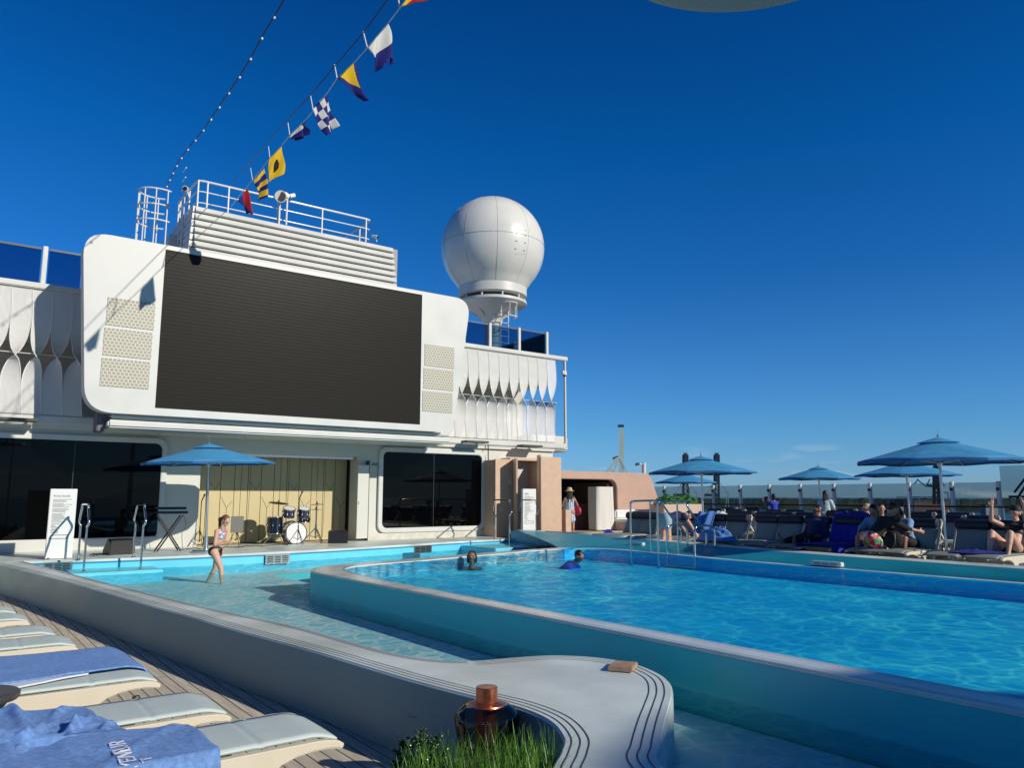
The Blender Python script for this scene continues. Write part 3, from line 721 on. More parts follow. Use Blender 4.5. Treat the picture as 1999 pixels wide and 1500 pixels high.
ordn = ['first', 'second', 'third', 'fourth', 'fifth', 'sixth', 'seventh', 'eighth', 'ninth', 'tenth', 'eleventh', 'twelfth']
for k, x0 in enumerate(left):
    tag(ribbon(x0, wr, 1, 0), 'twisted perforated white metal ribbon '+nm_l[k], group='twisted white gallery ribbons')
for k, x0 in enumerate(right):
    tag(ribbon(x0, wr, 1, 0), 'twisted perforated white metal ribbon, %s one counting rightwards from the big screen' % ordn[k], group='twisted white gallery ribbons')
zmid = zl0+(zl1-zl0)*.47
tag(MB().tube([(-4, YL-.04, zmid), (2.6, YL-.04, zmid)], .009, 6).build('tie_rod', M_rail), 'thin white tie rod across the ribbons left of the screen', 'rod')
tag(MB().tube([(12, YL-.04, zmid), (17.1, YL-.04, zmid)], .009, 6).build('tie_rod', M_rail), 'thin white tie rod across the ribbons right of the screen', 'rod')
# flat dark floodlights under the gallery
def flood(px, py, lab, w=.95):
    c = P(px, py, Y=YF-.5); t = thing('floodlight', c, lab, 'light', 'flat black floodlights under the gallery')
    MB().box(c.x-w/2, YF-.62, c.z-.02, c.x+w/2, YF-.28, c.z+.045).build('lamp_body', M_dkgrey, t, bevel=.01)
    MB().box(c.x-w*.35, YF-.28, c.z-.01, c.x-w*.3, YF-.12, c.z+.03).build('bracket', M_dkgrey, t)
    MB().box(c.x+w*.3, YF-.28, c.z-.01, c.x+w*.35, YF-.12, c.z+.03).build('bracket', M_dkgrey, t)
flood(24, 820, 'flat black floodlight under the gallery at the far left')
flood(929, 864, 'flat black floodlight under the gallery, nearer the screen of the right-hand two', .85)
flood(1036, 872, 'flat black floodlight under the gallery above the wooden screens', .85)
# drain pipe / expansion chain on the wall
tag(MB().tube([P(953, 868, Y=YF-.2), P(953.5, 1040, Y=YF-.14)], .018, 8).build('wall_pipe', M_dkgrey), 'thin dark cable pipe running down the white wall beside the wooden screens', 'pipe')
# CCTV dome at the end of gallery
c = P(1102, 730, Y=YF-.2); t = thing('dome_camera', c, 'small white dome camera at the right end of the ribbon gallery', 'camera')
MB().box(c.x-.12, c.y-.05, c.z-.02, c.x+.02, c.y+.05, c.z+.10).build('arm', M_white, t, bevel=.01)
MB().lathe([(.0, .1), (.07, .09), (.085, .0), (.085, -.05), (.0, -.06)][::-1], c).build('housing', M_white, t)
MB().ell(c+V((0, 0, -.06)), (.06, .06, .05)).build('dome', M_black, t)
# upper balustrade (glass between white posts)
def glassfence(name, lab, pts, h, zb, post_r=.05, gm=M_blueglass, z_rail=None, cat='balustrade', square=True):
    t = thing(name, (pts[0][0], pts[0][1], zb), lab, cat)
    for p in pts:
        MB().box(p[0]-post_r, p[1]-post_r, zb, p[0]+post_r, p[1]+post_r, zb+h).build('post', M_white, t, bevel=.01)
    for a, b in zip(pts[:-1], pts[1:]):
        d = (V((b[0], b[1], 0))-V((a[0], a[1], 0))); L = d.length; d.normalize(); a1 = V((a[0], a[1], 0))+d*.08; b1 = V((b[0], b[1], 0))-d*.08
        MB().bar((a1.x, a1.y, zb+h*.5-.03), (b1.x, b1.y, zb+h*.5-.03), .012, h-.10).build('glass_panel', gm, t)
        MB().bar((a1.x, a1.y, zb+h*.93), (b1.x, b1.y, zb+h*.93), .05, .05).build('handrail', mat('blue grey rail', (.06, .09, .14), .4), t)
    return t
zu = zl1+.10
pr = [(x(p, 660, YF-.05), YF-.05) for p in (905, 956, 1013, 1067)]
hgt = z(1013, 640, YF-.05)-zu
glassfence('upper_balustrade', 'smoked blue glass balustrade with white posts below the radar dome', [*pr, (pr[-1][0]+.15, YF+2), (pr[-1][0]+.15, YF+4.5)], hgt, zu)
pl_ = [(x(p, 500, YF-.05), YF-.05) for p in (168, 88, -60, -260)]
glassfence('upper_balustrade', 'dark blue glass balustrade on the upper deck left of the screen', pl_, hgt+.1, zu)
for k, (px, s) in enumerate(((60, 1.0), (130, .9))):
    pass
# ================================================================== OUTDOOR SCREEN
YS = YF-2.0
SC = thing('outdoor_screen', P(500, 700, Y=YS), 'huge outdoor video screen in thick white rounded frame above the stage', 'screen')
q = lambda px, py: (P(px, py, Y=YS).x, P(px, py, Y=YS).z)
TLc, BLc, TRc, BRc = q(165, 447), q(165, 802), q(919, 588), q(884, 846)
zt = (TLc[1]+TRc[1])/2; zb = (BLc[1]+BRc[1])/2
quad = [(BLc[0], zb), (BRc[0], zb), (TRc[0], zt), (TLc[0]-.02, zt)]
def roundquad(qd, r, n=8):
    out = []
    for i, p in enumerate(qd):
        p = V(p); a = V(qd[i-1]); b = V(qd[(i+1) % 4]); u = (a-p).normalized(); v = (b-p).normalized()
        s = p+u*r; e = p+v*r
        for k in range(n+1):
            t = k/n; out.append(tuple((1-t)**2*s+2*t*(1-t)*p+t*t*e))
    return out
d0, d1, d2, d3 = q(300, 797), q(816, 829), q(828, 579), q(326, 484)
dx0 = (d0[0]+d3[0])/2; dx1 = (d1[0]+d2[0])/2; dz0 = (d0[1]+d1[1])/2; dz1 = (d2[1]+d3[1])/2
ou = roundquad(quad, .55, 8); 
# frame as a ring: match point counts (36) using the display rectangle outline
def rect_pts(x0, z0, x1, z1, tgt):
    out = []
    c = V(((x0+x1)/2, (z0+z1)/2)); 
    per = [V((x0, z0)), V((x1, z0)), V((x1, z1)), V((x0, z1))]
    for i, p in enumerate(tgt):
        out.append(tuple(per[i//9]))
    return out
inn = rect_pts(dx0, dz0, dx1, dz1, ou)
mb = MB(); n = len(ou)
yf, yb = YS, YS+.42
vs = [(p[0], yf, p[1]) for p in ou]+[(p[0], yb, p[1]) for p in ou]
pi = [(dx0, yf, dz0), (dx1, yf, dz0), (dx1, yf, dz1), (dx0, yf, dz1)]; pj = [(a, yf+.10, c) for a, b, c in pi]
fs = [(i, (i+1) % n, n+(i+1) % n, n+i) for i in range(n)]+[tuple(range(n, 2*n))]
# front face as 4 ngons
o4 = [len(vs)+k for k in range(4)]; vs += pi; o8 = [len(vs)+k for k in range(4)]; vs += pj
for c in range(4):
    nx = (c+1) % 4
    seg = [c*9+k for k in range(4, 9)]+[nx*9+k for k in range(0, 5)]
    fs.append(tuple(seg)+(o4[nx], o4[c]))
    fs.append((o4[c], o4[nx], o8[nx], o8[c]))
mb.add(vs, fs)
mb.build('screen_frame', M_white, SC, ang=30)
MB().box(dx0+.004, YS+.03, dz0+.004, dx1-.004, YS+.12, dz1-.004).build('display', M_disp, SC)
MB().box(dx0+.5, YS+.43, dz0-.1, dx1-.5, YF+1.2, dz1-.3).build('screen_housing', M_white, SC)
# speaker mesh panels
def hexpanel(px, py0, py1, w):
    a = P(px, py0, Y=YS); b = P(px, py1, Y=YS); cx = (a.x+b.x)/2
    hgt = a.z-b.z
    mb = MB().grid(lambda u, v: V((cx-w/2+w*u, YS-.008, b.z+hgt*v)), 1, 1, (w/.085, hgt/.085))
    p = mb.build('speaker_mesh', M_hex, SC, flat=True)
    md = p.modifiers.new('thickness', 'SOLIDIFY'); md.thickness = .012; md.offset = 0
for (py0, py1, pxc) in ((586, 640, 256), (645, 698, 250), (703, 757, 245)): hexpanel(pxc, py0+0, py1, .98)
for (py0, py1, pxc) in ((676, 717, 858), (721.5, 761, 856), (765.5, 805, 854)): hexpanel(pxc, py0, py1, .98)
# awning casing below the screen
AW = thing('awning_casing', P(500, 830, Y=YS+.5), 'long white double awning casing slung beneath the big screen', 'awning')
xa, xb = 2.95, 11.75
zl = z(180, 822, YS+.6)
MB().box(xa, YS+.20, zb-.10, xb, YS+1.0, zb-.006).build('upper_case', M_white, AW, bevel=.03)
MB().box(xa-.05, YS+.14, zb-.30, xb, YS+.95, zb-.13).build('lower_case', M_white, AW, bevel=.04)
MB().box(xa-.1, YS+.30, zb-.14, xb-.2, YS+.9, zb-.095).build('slot', M_dkgrey, AW)
MB().box(xa-.22, YS+.45, zb-.38, xa-.06, YS+1.0, zb+.04).build('end_cap', mat('violet grey cap', (.12, .11, .15), .5), AW, bevel=.02)
MB().box(xa, YS+.95, zb-.30, xb+.3, YF+.0, zb-.20).build('soffit', M_cream, AW)
for k in range(7):
    cx = 4.2+k*1.05; MB().lathe([(.0, -.012), (.05, -.012), (.055, 0)], (cx, YS+1.4, zb-.301), 12).build('downlight', M_steel, AW)
# ================================================================== LOUVRED CASING ON ROOF
LB = thing('louvred_casing', P(550, 480, Y=YF), 'tall white louvred funnel casing rising behind the big screen', 'casing')
YB = YF+.3
lx0, lx1 = x(381, 400, YB), x(765, 490, YB); lz1 = (z(381, 400, YB)+z(765, 488, YB))/2; lz0 = zt-.6
ns = 13; hs_ = (lz1-lz0)/ns
for k in range(ns):
    pass
mb = MB()
for k in range(ns):
    z0 = lz1-(k+1)*hs_; g = .022*k
    prof = [(z0+.035, -.02), (z0+.035, -.10), (z0+.055, -.13), (z0+hs_-.01, -.07), (z0+hs_, -.05), (z0+hs_, -.02)]
    xr = lx1+.020*k
    vs = [(lx0, YB+d-.01*k, zz) for zz, d in prof]+[(xr, YB+d-.01*k, zz) for zz, d in prof]; n = len(prof)
    mb.add(vs, [(i, (i+1) % n, n+(i+1) % n, n+i) for i in range(n)]+[tuple(range(n-1, -1, -1)), tuple(range(n, 2*n))])
mb.build('front_louvres', M_white, LB, flat=True)
mb = MB()
for k in range(ns):
    z0 = lz1-(k+1)*hs_
    mb.box(lx0-.06-.01*k, YB-.05, z0+.035, lx0-.001, YB+2.4, z0+hs_)
mb.build('side_louvres', M_white, LB, flat=True)
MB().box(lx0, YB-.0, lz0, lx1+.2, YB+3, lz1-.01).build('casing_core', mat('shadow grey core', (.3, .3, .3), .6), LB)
MB().box(lx0-.35, YB+1.2, lz0, lx0-.06, YB+3.2, lz1-.5).build('side_box', M_white, LB, bevel=.02)
# roof railing
RL = thing('roof_railing', (lx0, YB, lz1), 'white three-bar railing around the top of the louvred casing', 'railing')
zr = z(400, 352, YB)-.0
hR = zr-lz1
pxs = [405, 447, 545, 632, 718]
rx = [x(p, 400, YB) for p in pxs]
xl = lx0+.05; xr_ = x(727, 440, YB)
for f in (1, .62, .22):
    zz = lz1+hR*f; r = .03 if f == 1 else .018
    loop = [(xl, YB+2.2, zz), (xl, YB+.25, zz), (xl+.05, YB+.12, zz), (xl+.15, YB+.08, zz), (xr_-.15, YB+.08, zz), (xr_-.05, YB+.12, zz), (xr_, YB+.25, zz), (xr_, YB+2.2, zz)]
    MB().tube(loop, r, 8).build('rail_bar', M_rail, RL)
for xx in rx+[xl+.02]: MB().cyl((xx, YB+.08, lz1), (xx, YB+.08, zr), .024).build('post', M_rail, RL)
for yy in (YB+.9, YB+2.1):
    for xx in (xl, xr_): MB().cyl((xx, yy, lz1), (xx, yy, zr), .024).build('post', M_rail, RL)
# ladder cage
CG = thing('ladder_cage', P(300, 460, Y=YB+.8), 'white safety cage ladder rising to the roof left of the louvred casing', 'ladder')
ca = P(310, 372, Y=YB+.9); rc = .52; cx, cy = ca.x, YB+.9
for k, pz in enumerate((382, 408, 438)):
    zz = z(310, pz-4 if k == 0 else pz, YB+.9)
    MB().tube([(cx+rc*.95*math.cos(a), cy+rc*.75*math.sin(a), zz) for a in [R_(-60-10*i) for i in range(0, 25)]], .022, 6).build('hoop', M_rail, CG)
zt2 = z(310, 378, YB+.9)
for a in (-70, -105, -140, -175, -210, -245, -280):
    MB().cyl((cx+rc*.95*math.cos(R_(a)), cy+rc*.75*math.sin(R_(a)), zt-.4), (cx+rc*.95*math.cos(R_(a)), cy+rc*.75*math.sin(R_(a)), zt2), .018, n=8).build('upright', M_rail, CG)
for dx in (-.2, .2):
    MB().tube([(cx+rc+.1, cy+dx, zt-.6), (cx+rc+.1, cy+dx, zt2+.1)], .024, 8).build('stringer', M_rail, CG)
mb = MB()
for k in range(14): mb.cyl((cx+rc+.1, cy-.2, zt-.4+k*.28), (cx+rc+.1, cy+.2, zt-.4+k*.28), .014, n=6)
mb.build('rungs', M_rail, CG)
# horn loudspeaker & cameras on poles
def camera_thing(c, lab, s=1, d=(-.4, -1, -.3)):
    t = thing('security_camera', c, lab, 'camera'); c = V(c); d = V(d).normalized()
    MB().cyl(c-d*.16*s, c+d*.14*s, .07*s, .075*s, n=14).build('camera_body', M_white, t, bevel=.01)
    MB().cyl(c+d*.135*s, c+d*.15*s, .055*s, n=14).build('lens', M_black, t)
    MB().cyl(c+V((.1*s, 0, -.22*s)), c+V((.02*s, 0, -.02)), .025*s, n=8).build('bracket', M_white, t)
camera_thing(P(363, 369, Y=YB-.05), 'white cylindrical camera at the left corner of the roof railing')
camera_thing(P(732, 462, Y=YB-.05), 'small white camera on the right corner of the roof railing', .7, (.5, -1, -.3))
c = P(549, 384, Y=YB-.08); t = thing('horn_loudspeaker', c, 'white horn loudspeaker on the middle post of the roof railing', 'loudspeaker')
MB().cyl(c+V((0, .14, .06)), c+V((-.06, -.14, -.05)), .05, .17, n=18).build('horn', M_white, t)
MB().cyl(c+V((-.055, -.125, -.045)), c+V((-.062, -.145, -.052)), .14, n=18).build('mouth', M_dkgrey, t)
MB().cyl(c+V((0, .1, -.05)), V((c.x, c.y+.1, lz1)), .03, n=8).build('pole', M_rail, t)
c = P(561, 384, Y=YB-.08); t = thing('floodlight', c, 'small white double floodlight beside the horn loudspeaker on the roof rail', 'light')
MB().obox(c+V((-.03, 0, .03)), (.16, .12, .12), Matrix.Rotation(R_(25), 3, 'Y')).build('lamp_head', M_white, t, bevel=.01)
MB().obox(c+V((.14, 0, .06)), (.16, .12, .10), Matrix.Rotation(R_(-25), 3, 'Y')).build('lamp_head', M_white, t, bevel=.01)
MB().cyl(c, V((c.x, c.y, lz1)), .028, n=8).build('pole', M_rail, t)
# ================================================================== RADOME
YR = YF+3.2
ct = P(962, 486, Y=YR); Rd = 100.5/1500*(ct-CAM).dot(FW)
zc = ct.z; cx, cy = ct.x, YR
RD = thing('radar_dome', (cx, cy, zl1), 'big white egg shaped satellite radome on a flared pedestal', 'radome')
prof = []
zcol = z(962, 560, YR)-zc
for k in range(25):
    a = math.pi/2-k/24*R_(129); prof.append((max(1e-5, Rd*math.cos(a)), Rd*math.sin(a)*1.0))
rl, zlw = prof[-1]; rcol = 66.0/1500*(ct-CAM).dot(FW)
zcb = P(962, 572, Y=YR).z-zc
for k in range(1, 7):
    t = k/6; prof.append((rl+(rcol-rl)*(t**.9), zlw+(zcb+.15-zlw)*t))
MB().lathe([(r, zz) for r, zz in prof[::-1]], (cx, cy, zc), 64).build('dome_shell', mat('radome gelcoat', (.70, .70, .66), .26, var=.05, vscale=.9), RD, ang=25)
mb = MB()
for k in range(10):
    a = k/10*2*math.pi+.42; pts = [(cx+(r+.003)*math.cos(a), cy+(r+.003)*math.sin(a), zc+zz) for r, zz in prof[1:]]; mb.tube(pts, .0045, 4)
mb.tube([(cx+(Rd+.003)*math.cos(a), cy+(Rd+.003)*math.sin(a), zc+.02) for a in [i/48*2*math.pi for i in range(48)]], .008, 4, closed=True)
mb.build('seams', mat('grey seam sealant', (.42, .41, .39), .6), RD)
# hatch outline
hd = V((-cx, -cy, 0)).normalized(); sd = V((-hd.y, hd.x, 0))
mb = MB()
def onsph(u, v):  # u,v angles right/up seen from camera
    d = (hd*math.cos(u)*math.cos(v)+sd*math.sin(u)*math.cos(v)*1+V((0,0,1))*math.sin(v)); return V((cx, cy, zc))+d*(Rd+.004)
sgn_ = 1 if sd.dot(RT) > 0 else -1
hp = [onsph(sgn_*R_(a), R_(b)) for a, b in ((27, 6), (38, 6), (38, -20), (27, -22))]
mb.tube(hp, .007, 4, closed=True)
for b in (0, -8, -16):
    for a in (26, 37): mb.obox(onsph(sgn_*R_(a), R_(b)), (.07, .02, .03), Matrix.Identity(3))
mb.build('hatch', mat('hatch line', (.3, .3, .28), .5), RD)
rc2 = rcol
MB().lathe([(rc2*.96, zcb-.22), (rc2*1.0, zcb-.2), (rc2*1.0, zcb+.14), (rc2*.97, zcb+.16)], (cx, cy, zc), 48).build('collar', M_white, RD)
MB().lathe([(rc2*.75, zcb-.40), (rc2*.8, zcb-.2)], (cx, cy, zc), 32).build('inner_drum', M_dkgrey, RD)
mb = MB()
for k in range(10):
    a = k/10*2*math.pi; mb.cyl((cx+rc2*.93*math.cos(a), cy+rc2*.93*math.sin(a), zc+zcb-.42), (cx+rc2*.93*math.cos(a), cy+rc2*.93*math.sin(a), zc+zcb-.2), .035, n=8)
mb.build('support_pegs', M_white, RD)
MB().lathe([(.36, zcb-1.25), (.42, zcb-1.05), (.62, zcb-.86), (rc2*.80, zcb-.66), (rc2*.98, zcb-.52), (rc2*1.0, zcb-.5), (rc2*1.0, zcb-.4), (rc2*.9, zcb-.39)], (cx, cy, zc), 48).build('flared_base', M_white, RD)
zpb = zl1
MB().lathe([(.33, zpb-zc), (.33, zcb-1.0), (.42, zcb-.8)], (cx, cy, zc), 24).build('pedestal', M_white, RD)
mb = MB()
for a in range(6):
    an = a*math.pi/3+.3; mb.bar((cx+.4*math.cos(an), cy+.4*math.sin(an), zc+zcb-1.0), (cx+rc2*.9*math.cos(an), cy+rc2*.9*math.sin(an), zc+zcb-.50), .05, .12)
mb.build('gussets', M_white, RD)
# dome ladder
LD = thing('dome_ladder', (cx+.6, cy-.6, zl1), 'slim white hooped ladder climbing to the radar dome', 'ladder')
lx = P(985, 640, Y=YR-.7).x; ly = YR-.7
for dx in (-.18, .18): MB().cyl((lx+dx, ly, zl1), (lx+dx, ly, zc+zcb-.6), .02, n=8).build('stringer', M_rail, LD)
mb = MB()
for k in range(10): mb.cyl((lx-.18, ly, zl1+.2+k*.26), (lx+.18, ly, zl1+.2+k*.26), .012, n=6)
mb.build('rungs', M_rail, LD)
for zz in (zc+zcb-.62, zc+zcb-1.15): MB().tube([(lx+.32*math.cos(a), ly-.25+.35*math.sin(a), zz) for a in [R_(20-10*i) for i in range(23)]], .02, 6).build('hoop', M_rail, LD)
for a in (0, -60, -120, -180): MB().cyl((lx+.32*math.cos(R_(a)), ly-.25+.35*math.sin(R_(a)), zc+zcb-1.15), (lx+.32*math.cos(R_(a)), ly-.25+.35*math.sin(R_(a)), zc+zcb-.62), .012, n=6).build('cage_bar', M_rail, LD)
# ================================================================== STRING LIGHTS AND FLAGS
def yl(t, a=20.5, b=11): return 1/((1-t)/a+t/b)
# festoon
fp = [(325, 364), (352, 310), (395, 255), (435, 197), (478, 132), (517, 62), (555, -2), (590, -75)]
pts = [P(px, py, Y=yl(i/7, 21, 11)) for i, (px, py) in enumerate(fp)]
cat = catmull(pts, 8)
FL = thing('festoon_string', pts[0], 'dark cable of small round festoon bulbs climbing over the left of the screen', 'string lights')
MB().tube(cat, .012, 6).build('cable', M_black, FL)
blb = []
Ltot = 0; acc = 0; nxt = .1
for a, b in zip(cat[:-1], cat[1:]):
    L = (b-a).length
    while nxt < acc+L: blb.append(a.lerp(b, (nxt-acc)/L)); nxt += .62
    acc += L
Mbulb = mat('frosted bulb', (.75, .76, .8), .15)
for p in blb:
    MB().lathe([(.0001, -.06), (.018, -.05), (.023, -.035), (.018, -.015), (.009, 0), (.009, .02)], p+V((0, 0, 0)), 10).build('bulb', Mbulb, FL)
# flag halyard
rope = [(452, 402), (470, 378), (497, 347), (524, 312), (548, 286), (566, 264), (602, 228), (640, 180), (657, 154), (693, 120), (717, 93), (757, 46), (783, 12), (830, -50)]
xs_ = [p[0] for p in rope]
def rY(px): return yl((px-452)/(783-452), 20.8, 8.0)
rp = [P(a, b, Y=rY(a)) for a, b in rope]
tag(MB().tube(rp, .008, 5).build('flag_halyard', mat('white cord', (.6, .6, .58), .7)), 'thin white cord carrying the signal flags', 'rope')
up_ = [(452, 358), (545, 252), (606, 186), (655, 127), (711, 62), (752, 5), (790, -50)]
tag(MB().tube([P(a, b, Y=rY(a)) for a, b in up_], .009, 5).build('stay_wire', M_black), 'dark stay wire running above the signal flags', 'wire')
drp = [((489, 328), (493, 352)), ((524, 286), (527, 310)), ((562, 240), (566, 266)), ((606, 186), (611, 214)), ((653, 126), (658, 153)), ((709, 62), (717, 93)), ((777, -8), (780, 16))]
for k, (a, b) in enumerate(drp):
    tag(MB().tube([P(*a, Y=rY(a[0])), P(*b, Y=rY(b[0]))], .011, 5).build('flag_toggle', mat('white cord', (.6, .6, .58), .7)), 'short white dropper tying the stay wire to the flag cord, %s from the roof' % ordn[k], 'cord', 'flag droppers')
FB = mat('navy flag cloth', (.008, .015, .20), .8); FWh = mat('white flag cloth', (.72, .72, .70), .8); FY = mat('yellow flag cloth', (.75, .50, .01), .8); FRd = mat('red flag cloth', (.40, .01, .015), .8); FK = mat('black flag cloth', (.012, .01, .012), .85)
for m in (FB, FWh, FY, FRd, FK):
    nt_ = m.node_tree; p_ = nt_.nodes['Principled BSDF']; tl = N(nt_, 'ShaderNodeBsdfTranslucent'); tl.inputs[0].default_value = p_.inputs[0].default_value
    mx_ = N(nt_, 'ShaderNodeMixShader', i0=.3); nt_.links.new(p_.outputs[0], mx_.inputs[1]); nt_.links.new(tl.outputs[0], mx_.inputs[2]); nt_.links.new(mx_.outputs[0], nt_.nodes['Material Output'].inputs[0])
def flag(c4, fn, lab, mats, n=24, rip=.05, keep=None, ph=0):
    """c4: hoist low, hoist high, fly high, fly low (photo points). fn(u,v)->material index; u hoist->fly, v low->high"""
    Y = rY(sum(p[0] for p in c4[:2])/2); c = [P(*p, Y=Y) for p in c4]
    mb = MB(); vs = []; fs = []; mi = []
    for j in range(n+1):
        for i in range(n+1):
            u, v = i/n, j/n; p = c[0].lerp(c[3], u).lerp(c[1].lerp(c[2], u), v)
            p = p+V((.25, -1, 0))*rip*math.sin(u*5+v*7+ph)*(.25+u)*1.0+V((1, 0, .2))*rip*.35*math.sin(v*9+u*3+ph)*u
            vs.append(p)
    for j in range(n):
        for i in range(n):
            u, v = (i+.5)/n, (j+.5)/n
            if keep and not keep(u, v): continue
            fs.append((j*(n+1)+i, j*(n+1)+i+1, (j+1)*(n+1)+i+1, (j+1)*(n+1)+i)); mi.append(fn(u, v))
    mb.add(vs, fs); o = mb.build('signal_flag', mats, ang=180)
    for pl_i, k in zip(o.data.polygons, mi): pl_i.material_index = k
    md = o.modifiers.new('thickness', 'SOLIDIFY'); md.thickness = .006
    return tag(o, lab, 'flag', 'signal flags on the halyard')
flag([(718, 93), (757, 46), (777, 120), (740, 137)], lambda u, v: 0 if u < .47 else 1, 'white and navy swallowtail signal flag, second from the top of the photo', [FWh, FB], keep=lambda u, v: not (u > .78 and abs(v-.5) < (u-.78)*1.3), rip=.06)
flag([(658, 153), (693, 120), (718, 196), (712, 196)], lambda u, v: 0 if (u < .62 and abs(v-.5) < .40*(1-u/.62)) else 1, 'navy triangular signal pennant with yellow triangle inside', [FY, FB], n=40, ph=1, rip=.04)
flag([(610, 214), (638, 181), (657, 247), (636, 266)], lambda u, v: (int(u*4)+int(v*4)) % 2, 'navy and white chequered signal flag', [FWh, FB], rip=.05, ph=2)
flag([(566, 267), (602, 228), (592, 266), (583, 272)], lambda u, v: 1 if u > .3 else (0 if v < .6 else 1), 'small crumpled white and navy pennant between the chequered and yellow flags', [FWh, FB], rip=.12, ph=3)
flag([(526, 311), (550, 286), (556, 338), (522, 356)], lambda u, v: 1 if (u-.52)**2+(v-.5)**2 < .06 else 0, 'yellow signal flag with a black disc', [FY, FK], n=48, rip=.035, ph=4)
flag([(496, 352), (516, 329), (524, 383), (505, 392)], lambda u, v: int(u*5.5) % 2, 'yellow and navy banded signal flag just above the roof railing', [FY, FB], rip=.06, ph=5)
flag([(464, 392), (483, 368), (495, 419), (484, 416)], lambda u, v: 0 if v > .42 else 1, 'red and navy signal flag, lowest one against the roof railing', [FRd, FB], rip=.06, ph=6)
flag([(783, 12), (822, -40), (835, 0), (803, 6)], lambda u, v: 0 if u < .5 else 1, 'yellow signal flag cut off by the top edge of the photo', [FY, FRd], rip=.02, ph=7)
# ================================================================== RIGHT DECK, SEA, SHORE
st(MB().box(13.0, -9, .30, 29.4, 40, ZRD).build('right_deck', M_rdeck)); 
bpy.data.objects['right_deck'].name = 'sun_deck'
# ship hull block beneath the decks (so the sea is not seen through)
st(MB().box(-15, -30, -36, 29.3, 60, -.6).build('ship_hull', M_white))
M_sea = mat('harbour water', (.006, .05, .075), .18, var=.2, vscale=.02, bump=.5, bscale=.25)
st(MB().grid(lambda u, v: V(((u-.5)*60000, (v-.5)*60000, -37)), 2, 2).build('sea', M_sea))
# far shore: low wooded land
rnd = random.Random(3)
def azpt(px, dist):
    d = FW*1500+RT*(px-999.5); d.z = 0; d.normalize(); return V((CAM.x, CAM.y, 0))+d*dist
mb = MB()
nseg = 260; D = 2600
top = []; bot = []; back = []
for i in range(nseg+1):
    px = 1080+1200*i/nseg
    h = 31+5*noise.noise(V((i*.05, 2, 0)))+4.5*noise.noise(V((i*.31, 5, 0)))+2.5*rnd.random()
    dd = D+250*noise.noise(V((i*.02, 9, 0)))
    p = azpt(px, dd); bot.append((p.x, p.y, -37.2)); q = azpt(px, dd+60); top.append((q.x, q.y, -37+h)); r = azpt(px, dd+1500); back.append((r.x, r.y, -37+h*.9))
n = nseg+1
mb.add(bot+top+back, [(i, i+1, n+i+1, n+i) for i in range(nseg)]+[(n+i, n+i+1, 2*n+i+1, 2*n+i) for i in range(nseg)])
tag(mb.build('shore_woodland', M_wood2, flat=True), 'dark low wooded shore across the harbour', kind='stuff')
# quay buildings and gantry cranes
M_crane = mat('pale crane steel', (.46, .58, .53), .5); M_cranedk = mat('dark crane steel', (.03, .05, .07), .5)
M_shed = mat('pale shed', (.45, .44, .42), .7); M_brick = mat('brown quay building', (.16, .09, .07), .8)
for px, w_, h_, m_, lab in ((1795, 60, 30, M_brick, 'dark brown quay warehouse beyond the glass, between two rail posts'), (1746, 34, 12, M_shed, 'tiny pale shed on the far shore'), (1915, 26, 24, M_shed, 'small pale building on the far shore seen through the right glass panels'), (1410, 50, 22, M_cranedk, 'dark quay building at the foot of the twin cranes')):
    c = azpt(px, 1300 if h_ > 20 else 2300)
    t = thing('quay_building', (c.x, c.y, -37), lab, 'building')
    MB().obox((c.x, c.y, -37+h_/2+2), (w_, w_*.5, h_), Matrix.Rotation(-HD, 3, 'Z')).build('wall', m_, t)
    MB().obox((c.x, c.y, -37+h_+3), (w_*1.03, w_*.52, 2), Matrix.Rotation(-HD, 3, 'Z')).build('roof', M_cranedk, t)
def crane(px_mast, top_y, base_y, dist, lab, tri=True, w=None, dark=False):
    def Q(px, py):
        d = FW*1500+RT*(px-999.5)+UPV*(750-py); k = math.hypot(d.x, d.y); return CAM+d*(dist/k)
    t = thing('gantry_crane', Q(px_mast, base_y), lab, 'crane')
    px1 = 1500/dist  # image px per metre
    w = w or 5
    mb = MB()
    for dx in (-w/2, w/2): mb.bar(Q(px_mast+dx, top_y+6), Q(px_mast+dx, base_y), 2.2/px1*.4+.8, 2.5)
    k = 0; y = top_y+8
    while y < base_y-8: mb.bar(Q(px_mast-w/2, y), Q(px_mast+w/2, y+6), .8, .8); mb.bar(Q(px_mast+w/2, y), Q(px_mast-w/2, y), .8, .8); y += 8
    mb.build('mast', M_crane if not dark else M_cranedk, t)
    if dark: MB().bar(Q(px_mast, top_y+3), Q(px_mast, top_y+(base_y-top_y)*.62), w/px1, 4).build('lift_tower', M_cranedk, t)
    else: MB().bar(Q(px_mast-7, top_y), Q(px_mast+5, top_y), 2, 2).build('mast_head', M_cranedk, t)
    return t, Q, px1
t, Q, s_ = crane(1213, 832, 960, 620, 'tall pale lattice mast crane rising behind the pink kiosk', w=3.5)
mb = MB()
for a, b in (((1208, 893), (1184, 921)), ((1184, 921), (1184, 950)), ((1210, 894), (1223, 922)), ((1208, 893), (1196, 926)), ((1190, 914), (1198, 924)), ((1223, 922), (1226, 950)), ((1197, 900), (1210, 892))): mb.bar(Q(*a), Q(*b), 1.5, 1.5)
mb.build('support_frame', M_crane, t)
MB().bar(Q(1196, 896), Q(1207, 892), 1, 1.6).build('machine_house', M_cranedk, t)
